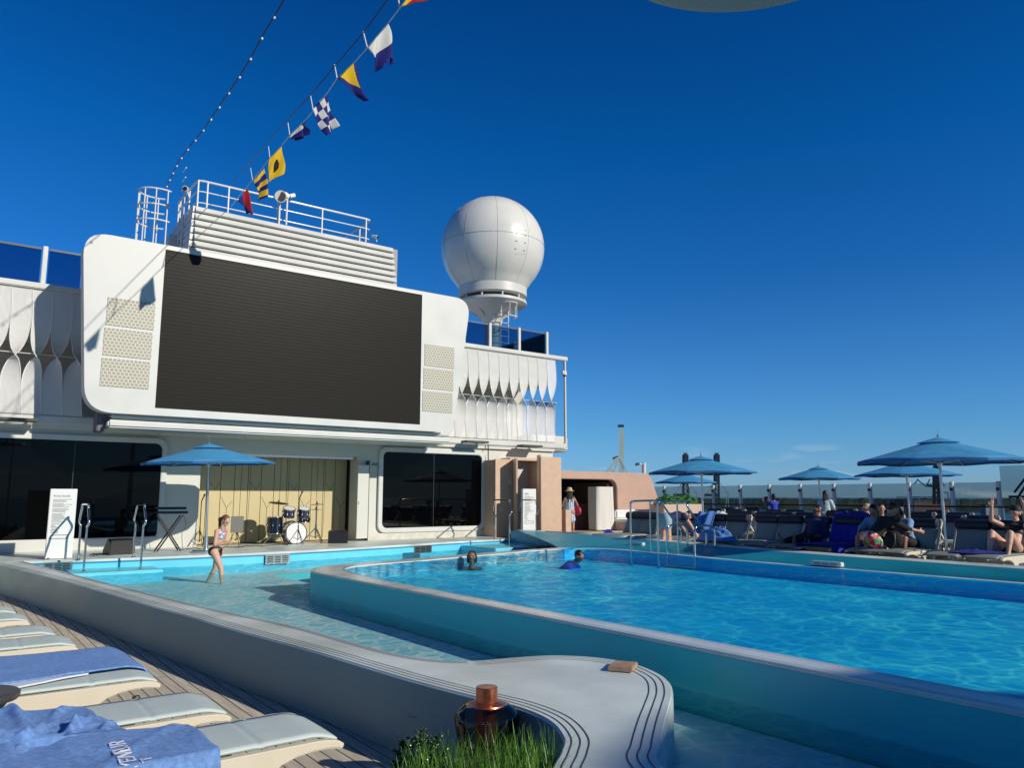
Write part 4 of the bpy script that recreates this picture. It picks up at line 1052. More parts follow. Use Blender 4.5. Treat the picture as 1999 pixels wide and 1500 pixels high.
for px, lab in ((1338, 'dark twin-legged crane tower behind the mid parasols, left one of the pair'), (1399, 'dark twin-legged crane tower behind the mid parasols, right one of the pair')):
    t, Q, s_ = crane(px, 882, 985, 900, lab, w=8, dark=True)
    mb = MB()
    for dx in (-3.2, 3.2): mb.bar(Q(px+dx, 881), Q(px+dx, 886), .8, .8)
    for a, b in (((-3, 938), (-26, 975)), ((-3, 942), (-12, 975)), ((2, 938), (22, 962)), ((22, 962), (16, 998)), ((22, 962), (24, 1000)), ((-20, 951), (0, 951)), ((14, 962), (24, 962))): mb.bar(Q(px+a[0], a[1]), Q(px+b[0], b[1]), 1.0, 1.0)
    mb.build('leg_frame', M_crane, t)
    MB().bar(Q(px-24, 967), Q(px+6, 967), 1.5, 3).build('walkway', M_cranedk, t)
t, Q, s_ = crane(1828, 905, 985, 700, 'dark crane tower with white legs behind the large right parasol', w=9, dark=True)
mb = MB()
for a, b in (((1790, 936), (1808, 951)), ((1808, 951), (1815, 936)), ((1836, 936), (1844, 950)), ((1822, 962), (1850, 962)), ((1823, 962), (1838, 1004)), ((1850, 962), (1854, 1002)), ((1750, 971), (1820, 971)), ((1795, 975), (1797, 1002)), ((1806, 975), (1808, 1002)), ((1785, 945), (1793, 936))): mb.bar(Q(*a), Q(*b), .9, .9)
mb.build('leg_frame', M_crane, t)
MB().bar(Q(1808, 948), Q(1840, 952), 1.2, 2.2).build('walkway', M_shed, t)
t, Q, s_ = crane(2010, 925, 985, 700, 'crane boom sloping down at the right edge of the photo', w=5)
mb = MB()
for a, b in (((2003, 932), (1980, 962)), ((2001, 950), (1985, 975)), ((1969, 970), (2010, 970))): mb.bar(Q(*a), Q(*b), 1.0, 1.6)
mb.build('boom', M_cranedk, t)
# windbreak along the ship's side
XG = 29.0
def WG(px): return P(px, 960, X=XG)
ys = [WG(p).y for p in (1297, 1346, 1397, 1451, 1509, 1571, 1636, 1706, 1781, 1862, 1950)]
dyy = (ys[0]-ys[-1])/10
ysr = [ys[-1]+dyy*k for k in range(-4, 15)]
zg1 = P(1636, 946, X=XG).z
WB = thing('windbreak', (XG, 20, ZRD), 'long smoked glass windbreak with white posts along the ship side', 'windbreak')
for yy in ysr:
    pst = MB().cyl((XG, yy, ZRD), (XG, yy, zg1+.03), .075, n=10).build('post', M_rail, WB)
    MB().box(XG-.10, yy-.05, zg1-.28, XG+.03, yy+.05, zg1-.18).build('clamp', M_black, pst)
for a, b in zip(ysr[:-1], ysr[1:]):
    hi = zg1+ (.55 if b <= ys[-1]+.01 else 0)
    MB().box(XG+.05, a+.06, ZRD+.12, XG+.066, b-.06, hi).build('glass_panel', M_tint, WB)
MB().tube([(XG-.25, ysr[0], ZRD+1.02), (XG-.25, ysr[-1], ZRD+1.02)], .028, 8).build('handrail', M_black, WB)
# ================================================================== KIOSK
YK = 21.4
xk = lambda px, py=980: P(px, py, Y=YK).x
zk = lambda px, py: P(px, py, Y=YK).z
K = thing('pink_kiosk', (20, YK, ZRD), 'dusty pink curved bar kiosk with a dark tiled opening', 'kiosk')
ztop = zk(1180, 922); zop = zk(1150, 936)
xl, xr = xk(1094), xk(1205)
# right solid shoulder with sloped side and curved opening corner
r = .35
op = [(xr, ZRD)]+[(xr-r+r*math.cos(a), zop-r+r*math.sin(a)) for a in [R_(15*i) for i in range(7)]]+[(xl, zop)]
outl = [(xl, ztop)]+[(xk(1262)-.1, ztop), (xk(1268), ztop-.06), (xk(1272, 930), ztop-.2), (xk(1289, 985), zk(1289, 985)), (xk(1291), ZRD)]
poly = op+outl
MB().prismY(poly, YK, YK+.25).build('shell_front', M_pink, K, bevel=.02)
MB().prismY([(xl, ztop-.12), (xl, ztop-.01), (xk(1262)-.1, ztop-.01), (xk(1268), ztop-.07), (xk(1291), ZRD), (xk(1291)-.12, ZRD), (xk(1262)-.25, ztop-.12)], YK+.25, YK+3.2).build('shell_top', M_pink, K)
M_tile = mat_planks('navy tiles', (.012, .018, .05), (.018, .025, .06), (.03, .035, .06), pw=.3, rough=.3)
def navy_tiles():
    m = mat('navy wall tiles', (.012, .018, .05), .25); nt = m.node_tree; p = nt.nodes['Principled BSDF']
    g = N(nt, 'ShaderNodeNewGeometry'); mp = N(nt, 'ShaderNodeMapping'); mp.inputs['Rotation'].default_value = (R_(90), 0, 0)
    br = N(nt, 'ShaderNodeTexBrick', offset=0.0, i_Scale=1.0, i_Mortar_Size=.012, i_Brick_Width=.16, i_Row_Height=.5)
    br.inputs['Color1'].default_value = (.012, .02, .06, 1); br.inputs['Color2'].default_value = (.02, .03, .08, 1); br.inputs['Mortar'].default_value = (.07, .09, .16, 1)
    nt.links.new(g.outputs['Position'], mp.inputs[0]); nt.links.new(mp.outputs[0], br.inputs[0]); nt.links.new(br.outputs[0], p.inputs['Base Color']); return m
M_tile = navy_tiles()
MB().box(xl-1, YK+2.2, ZRD, xk(1262), YK+2.4, ztop-.13).build('tiled_back_wall', M_tile, K)
MB().box(xl-.6, YK+.26, zop+.02, xr-.1, YK+2.1, zop+.10).build('ceiling', M_dkgrey, K)
MB().box(xr-.25, YK+.26, ZRD, xr-.1, YK+2.2, zop-.1).build('inner_jamb', mat('dark brown jamb', (.1, .06, .045), .5), K)
a = P(1140, 985, Y=YK+.9); b = P(1158, 985, Y=YK+.9)
MB().box(P(1112, 985, Y=YK+.9).x, YK+.9, ZRD, b.x, YK+1.5, P(1140, 985, Y=YK+.9).z).build('service_counter', mat('brown counter', (.22, .12, .08), .5), K)
# draped white cabinet in the opening
c0, c1 = P(1168, 1000, Y=YK-.3), P(1203, 1000, Y=YK-.3); zc1 = P(1185, 951, Y=YK-.3).z
CV = thing('covered_trolley', ((c0.x+c1.x)/2, YK, ZRD), 'tall trolley shrouded in a creamy white cover at the kiosk opening', 'trolley')
def drape(u, v):
    a = u*2*math.pi; cx = (c0.x+c1.x)/2; w_ = (c1.x-c0.x)/2*(1-.05*v); f = 1+.05*math.sin(a*7+v*2)*(1-v)
    sx = max(-1, min(1, 1.25*math.cos(a))); sy = max(-1, min(1, 1.25*math.sin(a)))
    return V((cx+w_*sx*f, YK+.05+.3*sy*f, ZRD+.15+(zc1-ZRD-.15)*v))
mb = MB().grid(drape, 64, 12); mb.prism([(p.x, p.y) for p in [drape(i/64, 1) for i in range(64)]], zc1-.001, zc1+.004)
mb.build('fabric_cover', mat('off white cover cloth', (.66, .64, .60), .8, bump=.3, bscale=12), CV, ang=60)
MB().box(c0.x+.08, YK-.15, ZRD+.02, c1.x-.08, YK+.25, ZRD+.15).build('trolley_base', M_black, CV)
# built-in bench seat right of opening and stored loungers in front
BN = thing('built_in_bench', (22, YK-1, ZRD), 'white padded bench wrapped round the foot of the pink kiosk', 'bench')
bx0, bx1 = P(1217, 1010, Y=YK-.7).x, P(1330, 1010, Y=YK-.7).x
MB().box(bx0, YK-.9, ZRD, bx1, YK-.05, P(1240, 1020, Y=YK-.7).z).build('base', M_pink, BN, bevel=.02)
MB().box(bx0+.02, YK-.86, P(1240, 1020, Y=YK-.7).z, bx1, YK-.1, P(1240, 1014, Y=YK-.7).z).build('seat_cushion', M_rail, BN, bevel=.03)
MB().box(bx0+.05, YK-.28, P(1240, 1014, Y=YK-.7).z, bx1, YK-.06, P(1240, 996, Y=YK-.7).z).build('back_cushion', M_rail, BN, bevel=.05)
MB().box(P(1250, 1010, Y=YK-.8).x, YK-.55, ZRD+.5, P(1262, 1010, Y=YK-.8).x, YK-.3, ZRD+.82).build('navy_pillow', M_lroll, BN, bevel=.05)
# ================================================================== planter with foliage
def leafball(name, c, rad, nleaf, lsize, m, parent, seed=1, up=.3):
    r_ = random.Random(seed); mb = MB()
    for k in range(nleaf):
        d = V((r_.gauss(0, 1), r_.gauss(0, 1), r_.gauss(0, 1))).normalized(); rr = r_.random()**.4
        p = V(c)+V((d.x*rad[0]*rr, d.y*rad[1]*rr, abs(d.z)*rad[2]*rr)); n = (d+V((0, 0, up))+V((r_.gauss(0, .4), r_.gauss(0, .4), r_.gauss(0, .4)))).normalized()
        u = n.orthogonal().normalized(); u = (Matrix.Rotation(r_.random()*6.3, 3, n)@u); w = n.cross(u); s = lsize*(.6+.8*r_.random())
        mb.add([p-u*s, p+w*s*.45-u*s*.1, p+u*s+n*s*.2, p-w*s*.45-u*s*.1], [(0, 1, 2, 3)])
    return mb.build(name, m, parent, flat=True)
PX = 20.3
pc = P(1335, 985, Y=18.6)
PT = thing('long_planter', (pc.x, pc.y, ZRD), 'pale pink planter box with bushy green plants behind the mid parasol', 'planter')
p0, p1 = P(1292, 990, Y=20.0), P(1367, 990, Y=20.0)
zt_ = P(1335, 985, Y=20.0).z
MB().box(p0.x, 19.9, ZRD, p1.x, 20.6, zt_).build('box', mat('pale planter', (.56, .42, .35), .6), PT, bevel=.02)
for k in range(7):
    cx = p0.x+.3+(p1.x-p0.x-.6)*k/6; leafball('foliage', (cx, 20.25, zt_-.05), (.38, .3, .34+.1*(k % 2)), 420, .06, M_plant, PT, seed=k+5)
# pole with arm camera above kiosk
c = P(1257, 922, Y=YK+.4); t = thing('camera_pole', c, 'short white pole with a side-arm camera above the pink kiosk', 'pole')
ctp = P(1257, 904, Y=YK+.4)
MB().cyl((c.x, c.y, ztop-.1), ctp, .085, n=14).build('pole', M_white, t)
a2 = P(1245, 906, Y=YK+.4); MB().tube([ctp+V((0, 0, -.06)), a2], .025, 8).build('arm', M_white, t)
MB().cyl(a2+V((.06, 0, 0)), a2+V((-.14, -.05, -.03)), .05, n=10).build('camera_body', M_dkgrey, t)
# ================================================================== WOODEN SCREENS
WD = thing('wooden_cabin', (15, 19.5, ZC), 'pale wood panelled cabin corner with open recessed doorway', 'cabin')
def vpan(px0, px1, Y, pytop, name, m=M_wood, th=.06, Y1=None, z0=ZC):
    a, b = P(px0, 960, Y=Y), P(px1, 960, Y=Y1 if Y1 else Y); zt_ = P((px0+px1)/2, pytop, Y=(Y+(Y1 or Y))/2).z
    mb = MB().bar((a.x, a.y, (z0+zt_)/2), (b.x, b.y, (z0+zt_)/2), th, zt_-z0); return mb.build(name, m, WD, bevel=.006)
vpan(966, 1003, 19.9, 897, 'wall_panel')
vpan(1003, 1009, 19.85, 896, 'wall_panel', Y1=19.3)
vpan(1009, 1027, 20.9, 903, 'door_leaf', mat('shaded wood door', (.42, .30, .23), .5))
vpan(1027, 1050, 20.95, 905, 'door_leaf')
vpan(1050, 1055, 19.4, 889, 'wall_panel', Y1=19.0)
vpan(1055, 1095, 18.98, 893, 'wall_panel')
vpan(1094, 1105, 19.2, 996, 'low_counter', th=.5)
a, b = P(966, 900, Y=19.9), P(1095, 900, Y=19.9)
MB().box(a.x, 19.95, ZC, a.x+.06, YF-.01, P(985, 898, Y=19.9).z-.01).build('side_panel', M_wood, WD)
zz = P(1030, 900, Y=20.5).z
MB().box(P(1003, 900, Y=19.9).x, 20.1, zz-.02, P(1093, 900, Y=19.2).x, 21.2, zz+.06).build('cabin_ceiling', M_wood, WD)
MB().box(P(1093, 900, Y=19.0).x-.03, 19.05, ZC, P(1093, 900, Y=19.0).x+.03, 21.4, P(1075, 893, Y=18.98).z-.02).build('side_panel', M_wood, WD)
a = P(996, 940, Y=19.85); MB().box(a.x-.06, 19.85, a.z-.09, a.x+.05, 19.868, a.z+.09).build('switch_plate', M_cream, WD)
# ================================================================== TOTEM SIGNS
M_ink = mat('grey print', (.12, .13, .13), .7)
def totem(px0, px1, py0, py1, Y, head, lab, lean=0):
    a, b = P(px0, py1, Y=Y), P(px1, py1, Y=Y); zt_ = P((px0+px1)/2, py0, Y=Y).z; z0 = ZC; w_ = b.x-a.x
    t = thing('totem_sign', ((a.x+b.x)/2, Y, z0), lab, 'sign')
    MB().box(a.x, Y, z0+.01, b.x, Y+.10, zt_).build('board', mat('white laminate', (.74, .75, .74), .35), t, bevel=.006)
    H = zt_-z0; x0 = a.x+w_*.12
    yy = Y-.004
    textmesh(head, .055*w_/.5, Matrix.Translation((x0, yy, zt_-H*.115)) @ Matrix.Rotation(R_(90), 4, 'X'), M_ink, 'heading', t)
    rr = random.Random(len(lab)); mb = MB(); zz = zt_-H*.15
    for k in range(20):
        L = w_*(.35+.38*rr.random()); mb.box(x0, yy, zz-.007, x0+L, yy+.002, zz); zz -= H*.0155 if k not in (2, 6, 10) else H*.026
    mb.build('small_print', M_ink, t)
    mb = MB(); zz = zt_-H*.50
    for k in range(7):
        L = w_*(.15+.15*rr.random()); mb.box(x0, yy, zz-.010, x0+L, yy+.002, zz); zz -= H*.02
    mb.build('small_print', M_ink, t)
    mb = MB(); zz = zt_-H*.665; x1_ = b.x-w_*.2
    mb.box(x0, yy, zz, x1_, yy+.002, zz+.012).box(x0, yy, zz-.07, x1_, yy+.002, zz-.058).box(x0, yy, zz-.058, x0+.012, yy+.002, zz).box(x1_-.012, yy, zz-.058, x1_, yy+.002, zz)
    mb.build('outline_box', M_ink, t)
totem(88, 141, 955, 1086, 18.2, 'POOL RULES', 'tall white totem sign of small grey print before the left black window')
totem(1021, 1047, 955, 1042, 18.95, 'RULES', 'narrow white totem sign of small grey print before the wooden cabin')
# ================================================================== LADDERS / HANDRAILS
def rail(name, pts, lab, cat='handrail', r=.021, grp=None, feet=True):
    t = thing(name, pts[0], lab, cat, grp)
    MB().tube(catmull(pts, 5), r, 10).build('steel_tube', M_chrome, t, ang=180)
    if feet:
        for p in (pts[0], pts[-1]): MB().lathe([(.0, 0), (.05, 0), (.05, .012), (.03, .02), (.0, .022)], V(p), 12).build('floor_flange', M_chrome, t)
    return t
def hexrail(px, Yn, Yf, zb0, zb1, ztop, lab, w=.25, lean=0):
    """hoop handrail straddling the pool edge: near leg at Yn, far leg at Yf"""
    xx = P(px, 1050, Y=(Yn+Yf)/2).x
    pts = [(xx, Yn, zb0), (xx, Yn, ztop*.55+zb0*.45), (xx+lean*.02, Yn-.02, ztop-.34), (xx-.0, Yn-.14, ztop-.28), (xx, Yn-.16, ztop-.2), (xx, Yn-.03, ztop-.03), (xx, Yn+.06, ztop), (xx, Yf-.06, ztop), (xx, Yf+.03, ztop-.03), (xx, Yf+.16, ztop-.2), (xx, Yf+.14, ztop-.28), (xx, Yf+.02, ztop-.34), (xx, Yf, ztop*.55+zb1*.45), (xx, Yf, zb1)]
    return rail('pool_handrail', pts, lab, grp='steel pool handrails')
z986 = P(164, 986, Y=17.4).z
def hoop(pxn, pyn, pxf, pyf, Yn, Yf, zn, zf, pytop, lab):
    a = P(pxn, pyn, Y=Yn); b = P(pxf, pyf, Y=Yf); zt = P((pxn+pxf)/2, pytop, Y=(Yn+Yf)/2).z
    a.z = zn; b.z = zf; d = (b-a); d.z = 0; d.normalize(); zk_ = zt-.42
    A, Bv = a, b
    up = lambda p, zz, s=0: V((p.x, p.y, zz))+d*s
    pts = [A, up(A, zk_-.05), up(A, zk_, -.01), up(A, zk_+.05, -.15), up(A, zk_+.12, -.19), up(A, zt-.07, .0), up(A, zt, .07), up(Bv, zt, -.07), up(Bv, zt-.07, .0), up(Bv, zk_+.12, .19), up(Bv, zk_+.05, .15), up(Bv, zk_, .01), up(Bv, zk_-.05), Bv]
    return rail('pool_handrail', pts, lab, grp='steel pool handrails')
hoop(164, 1105, 153, 1085, 16.95, 17.75, .33, ZC, 986, 'bent steel hoop handrail at the left pool step, the left one')
hoop(275, 1100, 261, 1078, 16.95, 17.75, .33, ZC, 986, 'bent steel hoop handrail at the left pool step, nearer the keyboard')
hoop(995, 1060, 966, 1042, 17.4, 19.0, .40, ZC, 977, 'bent steel hoop handrail in front of the wooden cabin, left one of two')
hoop(1047, 1060, 1018, 1042, 17.6, 19.1, .40, ZC, 977, 'bent steel hoop handrail in front of the narrow totem sign')
# far ladder in main pool (three uprights each side bar)
def bigrail(pxn, pxf, Xn, Xf, pytop, ybot, lab, extra=None):
    a = P(pxn, ybot, X=Xn); b = P(pxf, 1040, X=Xf); zt = P(pxn+20, pytop, X=Xn).z
    pts = [V((a.x, a.y, .35)), V((a.x, a.y, zt-.14)), V((a.x+.04, a.y+.0, zt-.03)), V((a.x+.14, a.y, zt)), V((a.x+.9, a.y-.05, zt)), V((b.x-.55, b.y, zt-.1)), V((b.x-.1, b.y, ZR+.35)), V((b.x, b.y, ZR+.25)), V((b.x, b.y, ZR+.0))]
    t = rail('pool_ladder_rail', pts, lab, grp='steel ladder rails')
    MB().cyl((a.x+.55, a.y-.03, .3), (a.x+.55, a.y-.03, zt), .019, n=10).build('mid_post', M_chrome, t)
    return t
bigrail(1233, 1330, 11.6, 13.3, 979, 1090, 'tall polished steel ladder rail at the far pool corner, the left one')
bigrail(1286, 1378, 11.6, 12.9, 980, 1090, 'tall polished steel ladder rail just left of the woman bending over')
LDR = thing('pool_ladder', P(1306, 1060, X=12.2), 'small inner steel ladder loops beside the bending woman', 'ladder')
for px0 in (1303, 1357):
    a = P(px0, 1080, X=11.9); MB().tube(catmull([(a.x, a.y, .3), (a.x, a.y, ZR+.28), (a.x+.12, a.y, ZR+.42), (a.x+.5, a.y, ZR+.42), (a.x+.6, a.y, ZR+.3), (a.x+.6, a.y, ZR)], 5), .02, 8).build('side_rail', M_chrome, LDR, ang=180)
mb = MB()
a = P(1303, 1080, X=11.9); b = P(1357, 1080, X=11.9)
for k in range(2): MB().box(min(a.x, b.x)-.02, min(a.y, b.y), .38-.25*k, min(a.x, b.x)+.08, max(a.y, b.y), .41-.25*k).build('tread', M_steel, LDR)
# ================================================================== PARASOLS
def make_parasol(nr=8, R=1.5, H=2.0, rise=.42):
    t = thing('parasol', (0, 0, 0), '', 'parasol', 'blue octagonal deck parasols')
    mb = MB(); K = 8
    def rad(a):  # octagon with slightly drawn-in edges
        s = 2*math.pi/nr; b = (a % s)-s/2; return R*math.cos(s/2)/math.cos(b)*(1-.02*math.cos(b/s*2*math.pi)**2)
    na = nr*6
    def fn(u, v):
        a = u*2*math.pi; s = 2*math.pi/nr; b = ((a+1e-9) % s)/s; sag = math.sin(math.pi*b)
        r = .30+(rad(a)-.30)*v
        zz = H+rise*(1-(r/R))*1.0-.012*sag*v
        return V((r*math.cos(a), r*math.sin(a), zz))
    mb.grid(fn, na, K)
    can = mb.build('canopy', M_canopy, t, ang=4); md = can.modifiers.new('thickness', 'SOLIDIFY'); md.thickness = .006
    mb = MB().grid(lambda u, v: V(((.02+.34*v)*math.cos(u*2*math.pi), (.02+.34*v)*math.sin(u*2*math.pi), H+rise+.035-.10*v)), 32, 3)
    mb.build('vent_cap', M_canopy, t, ang=25)
    mb = MB()
    mb.grid(lambda u, v: V((rad(u*2*math.pi)*math.cos(u*2*math.pi)*1.002, rad(u*2*math.pi)*math.sin(u*2*math.pi)*1.002, fn(u, 1).z+.004-.045*v)), na, 1)
    mb.build('hem', mat('darker blue hem', (.02, .14, .36), .8), can, ang=20)
    for k in range(nr):
        a = 2*math.pi*k/nr; c, s = math.cos(a), math.sin(a)
        MB().bar((.05*c, .05*s, H+rise-.06), (R*.97*c, R*.97*s, H-.012), .018, .026).build('rib', M_alu, t)
        MB().bar((.05*c, .05*s, H-.02), (R*.60*c, R*.60*s, H+rise*.40-.03), .014, .018).build('strut', M_alu, t)
    MB().cyl((0, 0, .0), (0, 0, H+rise+.06), .025, n=14).build('pole', M_alu, t)
    MB().lathe([(.0001, H+rise+.17), (.010, H+rise+.16), (.008, H+rise+.08), (.025, H+rise+.06), (.025, H+rise+.02)][::-1]).build('finial', M_chrome, t)
    MB().lathe([(.04, H-.08), (.045, H-.05), (.045, H-.0), (.03, H+.02)]).build('hub', M_alu, t)
    MB().lathe([(.0, 0), (.30, 0), (.30, .05), (.28, .07), (.05, .09), (.045, .35), (.03, .36)]).build('base', M_alu, t)
    KIDS[t.name] = kids(t)
    for k_ in kids(t): KIDS[k_.name] = kids(k_)
    return t
par = make_parasol()
def at_px(px, X=None, Y=None): p = P(px, 1000, X=X, Y=Y); return p.x, p.y
pars = [(406, None, 18.35, ZC, 18, 'blue octagonal parasol standing before the stage on the left'),
        (1842, 14.8, None, ZRD, 8, 'largest blue octagonal parasol on the right, nearest the pool'),
        (1775, 23.5, None, ZRD, 20, 'blue parasol half hidden below the largest right parasol'),
        (1602, 25.6, None, ZRD, 12, 'blue parasol standing alone behind the standing woman'),
        (1372, 16.6, None, ZRD, 25, 'blue octagonal parasol beside the pink kiosk, nearer of two'),
        (1341, 27.8, None, ZRD, 16, 'farthest blue parasol, peeking out below the one beside the kiosk')]
for k, (px, X, Y, z0, rz, lab) in enumerate(pars):
    a, b = at_px(px, X, Y); place_copy(par, (a, b, z0), R_(rz), lab, first=(k == 0))
    if k == 0: par.rotation_euler[1] = R_(-1.5)
# no parasol is built here; the added disc shades the nearer pool
for k, (X, Y, z0, sc, lab) in enumerate(((5.8, -3.2, ZC, 1.1, 'blue parasol behind the photographer'), )):
    pass
# ================================================================== LOUNGERS
def make_lounger(back=0, roll=False, name='sun_lounger', wd=.66):
    """origin on the floor at the foot end; long axis +x towards the head; back = backrest angle in degrees"""
    t = thing(name, (0, 0, 0), '', 'sun lounger')
    hL = 1.95; xb = 1.22; zS = .36; wdh = wd/2
    prof = [(.0, .335), (.006, .352), (.03, .368), (.06, .378), (.11, .386), (.18, .390), (xb if back else hL, .388), (xb if back else hL, .27), (.64, .265), (.60, .25), (.585, .21), (.68, .0), (.59, .0), (.47, .19), (.42, .268), (.37, .30), (.29, .326), (.20, .338), (.11, .338), (.02, .325)]
    for s in (-1, 1):
        y0 = s*wdh-.028; mb = MB().prismY([(a, b) for a, b in prof], y0, y0+.056); mb.build('side_beam', M_lframe, t, bevel=.008)
        rear = [(1.50, .29), (1.62, .29), (1.72, 0), (1.64, 0)] if not back else [(1.55, .29), (1.65, .29), (1.74, 0), (1.67, 0)]
        MB().prismY(rear, y0+.004, y0+.052).build('leg', M_lframe, t, bevel=.006)
        if back: MB().box(xb, y0+.006, .29, 1.9, y0+.050, .35).build('rear_beam', M_lframe, t, bevel=.006)
    MB().box(.60, -wdh+.03, .24, .66, wdh-.03, .285).build('cross_bar', M_lframe, t)
    MB().box(1.55, -wdh+.03, .24, 1.61, wdh-.03, .285).build('cross_bar', M_lframe, t)
    end = xb if back else hL
    def zt_(x): 
        f = min(1, x/.18); return .352+.045*math.sin(f*math.pi/2)
    def fn(u, v):
        x = .015+(end-.015)*u; y = -wdh+.05+(wd-.10)*v
        crease = sum(math.exp(-((x-c)/.012)**2) for c in (.46, .98, 1.5))
        zz = zt_(x)+.008+.006*math.sin(math.pi*v)**.5-.007*crease
        return V((x, y, zz))
    sl_ = MB().grid(fn, 120, 10).build('sling', M_sling_shade if back else M_sling, t, ang=60); md = sl_.modifiers.new('thickness', 'SOLIDIFY'); md.thickness = .016
    if not back: return t
    an = R_(back); c, s = math.cos(an), math.sin(an); Lb = .61
    M = Matrix(((c, 0, -s), (0, 1, 0), (s, 0, c))); o = V((xb, 0, .375))
    for q in (-1, 1):
        mb = MB().obox(o+M@V((Lb/2, q*(wdh-.02), -.005)), (Lb, .045, .05), M); mb.build('back_beam', M_lframe, t, bevel=.008)
        a = o+M@V((Lb*.62, q*(wdh-.02), -.03)); MB().bar(a, (1.75, q*(wdh-.03), .33), .025, .03).build('prop', M_lframe, t)
    bs = MB().grid(lambda u, v: o+M@V((.02+(Lb-.02)*u, -wdh+.05+(wd-.10)*v, .02+.01*math.sin(math.pi*v))), 12, 8).build('back_sling', M_sling_shade, t, ang=60); md = bs.modifiers.new('thickness', 'SOLIDIFY'); md.thickness = .016
    if roll:
        cc = o+M@V((Lb-.10, 0, .085)); ax = V((0, 1, 0))
        mb = MB(); r_ = .075
        pts = [cc+V((0, (-wdh+.03), 0)), cc+V((0, -wdh+.05, 0)), cc+V((0, wdh-.05, 0)), cc+V((0, wdh-.03, 0))]
        n = 18; vs = []
        for i, (p, rr) in enumerate(zip(pts, (r_*.75, r_, r_, r_*.75))):
            for k in range(n): a = 2*math.pi*k/n; vs.append(p+M@V((math.cos(a)*rr*1.25, 0, math.sin(a)*rr)))
        fs = [(i*n+k, i*n+(k+1) % n, (i+1)*n+(k+1) % n, (i+1)*n+k) for i in range(3) for k in range(n)]+[tuple(range(n)), tuple(3*n+k for k in range(n))]
        mb.add(vs, fs); mb.build('head_roll', M_lroll, t, bevel=0)
        MB().bar(o+M@V((Lb+.01, -wdh+.02, .01)), o+M@V((Lb+.01, wdh-.02, .01)), .03, .04).build('top_bar', M_lframe, t)
    return t
# right side loungers, foot to the pool
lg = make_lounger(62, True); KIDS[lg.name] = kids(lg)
XR = 13.95
front = [(1252, 'first in the front row, beside the white kiosk bench'), (1281, 'second in the front row, seen through the ladder rails'), (1333, 'in the front row just right of the bending woman'), (1362, 'in the front row, left neighbour of the draped cornflower towel'),
         (1412, 'in the front row, right neighbour of the draped cornflower towel'), (1453, 'in the front row, fifth from the right-hand reclining man'), (1511, 'in the front row, second left of the reclining man'), (1557, 'in the front row directly left of the reclining man'),
         (1610, 'in the front row, occupied by the man reclining in black'), (1672, 'in the front row, wholly covered by a royal blue towel'), (1765, 'in the front row under the two people in pale blue shirts'), (1812, 'in the front row by the pole of the largest parasol'), (1911, 'in the front row just left of the sunbathing woman'), (1985, 'in the front row under the sunbathing woman')]
lpos = {}
k = 0
LG_X = XR+1.52
for px, d in front:
    p = P(px, 1030, X=LG_X+.1); lpos[px] = p.y
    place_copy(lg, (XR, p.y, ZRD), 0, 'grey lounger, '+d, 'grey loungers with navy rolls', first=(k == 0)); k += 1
rows = [(17.6, [(1463, 'second row, behind the fifth front lounger'), (1504, 'second row, left of the standing woman'), (1540, 'second row, directly before the person taking a photo'), (1583, 'second row, just left of the standing woman'), (1700, 'second row, behind the royal blue towel'), (1745, 'second row, right of the blonde head'), (1862, 'second row, right of the big parasol pole'), (1925, 'second row, behind the sunbathing woman')]),
        (20.6, [(1405, 'third row, near the planter'), (1445, 'third row, behind the pale towel lounger'), (1520, 'third row, under the photo taker'), (1560, 'third row, between the two standing people'), (1640, 'third row, right behind the standing woman'), (1690, 'third row, behind the blonde head'), (1808, 'third row, left of the big parasol pole'), (1880, 'third row, right of the big parasol pole')]),
        (24.0, [(1430, 'last row by the glass, leftmost'), (1475, 'last row by the glass, left of the photo taker'), (1660, 'last row by the glass, right of the lone parasol'), (1725, 'last row by the glass, near the far parasol pole'), (1835, 'last row by the glass, right of the far parasol pole')])]
for X0, lst in rows:
    for px, d in lst:
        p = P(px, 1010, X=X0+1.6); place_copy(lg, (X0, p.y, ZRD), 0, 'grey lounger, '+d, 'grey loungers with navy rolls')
# near loungers, flat, feet to the pool wall
ln_ = make_lounger(0, False); KIDS[ln_.name] = kids(ln_)
near = [(2.02, 4.36, 'nearest to the camera at the bottom of the photo'), (1.66, 5.28, 'second from the camera, half under the crumpled towels'), (1.50, 6.50, 'third from the camera, smooth blue towel on it'), (1.42, 7.32, 'fourth from the camera, partly under the smooth towel'),
        (1.20, 8.43, 'fifth from the camera along the deck edge'), (1.12, 9.22, 'sixth from the camera along the deck edge'), (.98, 10.4, 'seventh from the camera along the deck edge'), (.92, 11.2, 'eighth from the camera along the deck edge'), (.72, 12.45, 'ninth from the camera, farthest one at the left edge')]
for k, (X, Yn, d) in enumerate(near):
    place_copy(ln_, (X, Yn+.33, 0), math.pi, 'cream lounger, grey sling, '+d, 'cream loungers on the near deck', first=(k == 0))
# ================================================================== TOWELS
def zl_near(d):  # lounger surface height at distance d from foot
    f = min(1, max(0, d)/.18); return .352+.045*math.sin(f*math.pi/2)+.028
def towel(name, corners, zfn, m, lab, fold, nu=70, nv=40, thick=.012, cat='towel', group=None):
    """corners: near-foot, far-foot, far-head, near-head in plan"""
    c = [V((*p, 0)) for p in corners]
    def fn(u, v):
        p = c[0].lerp(c[3], u).lerp(c[1].lerp(c[2], u), v); e = noise.noise(V((u*4, v*4, len(lab)*.37)))*.02
        p = V((p.x+e, p.y+e*.8, 0)); p.z = zfn(p.x, p.y)+fold(u, v, p); return p
    o = MB().grid(fn, nu, nv).build(name, m, ang=180); md = o.modifiers.new('thickness', 'SOLIDIFY'); md.thickness = thick; md.offset = 1
    return tag(o, lab, cat, group)
def nz(x, y, s, seed=0): return noise.noise(V((x*s, y*s, seed*3.7+.5)))
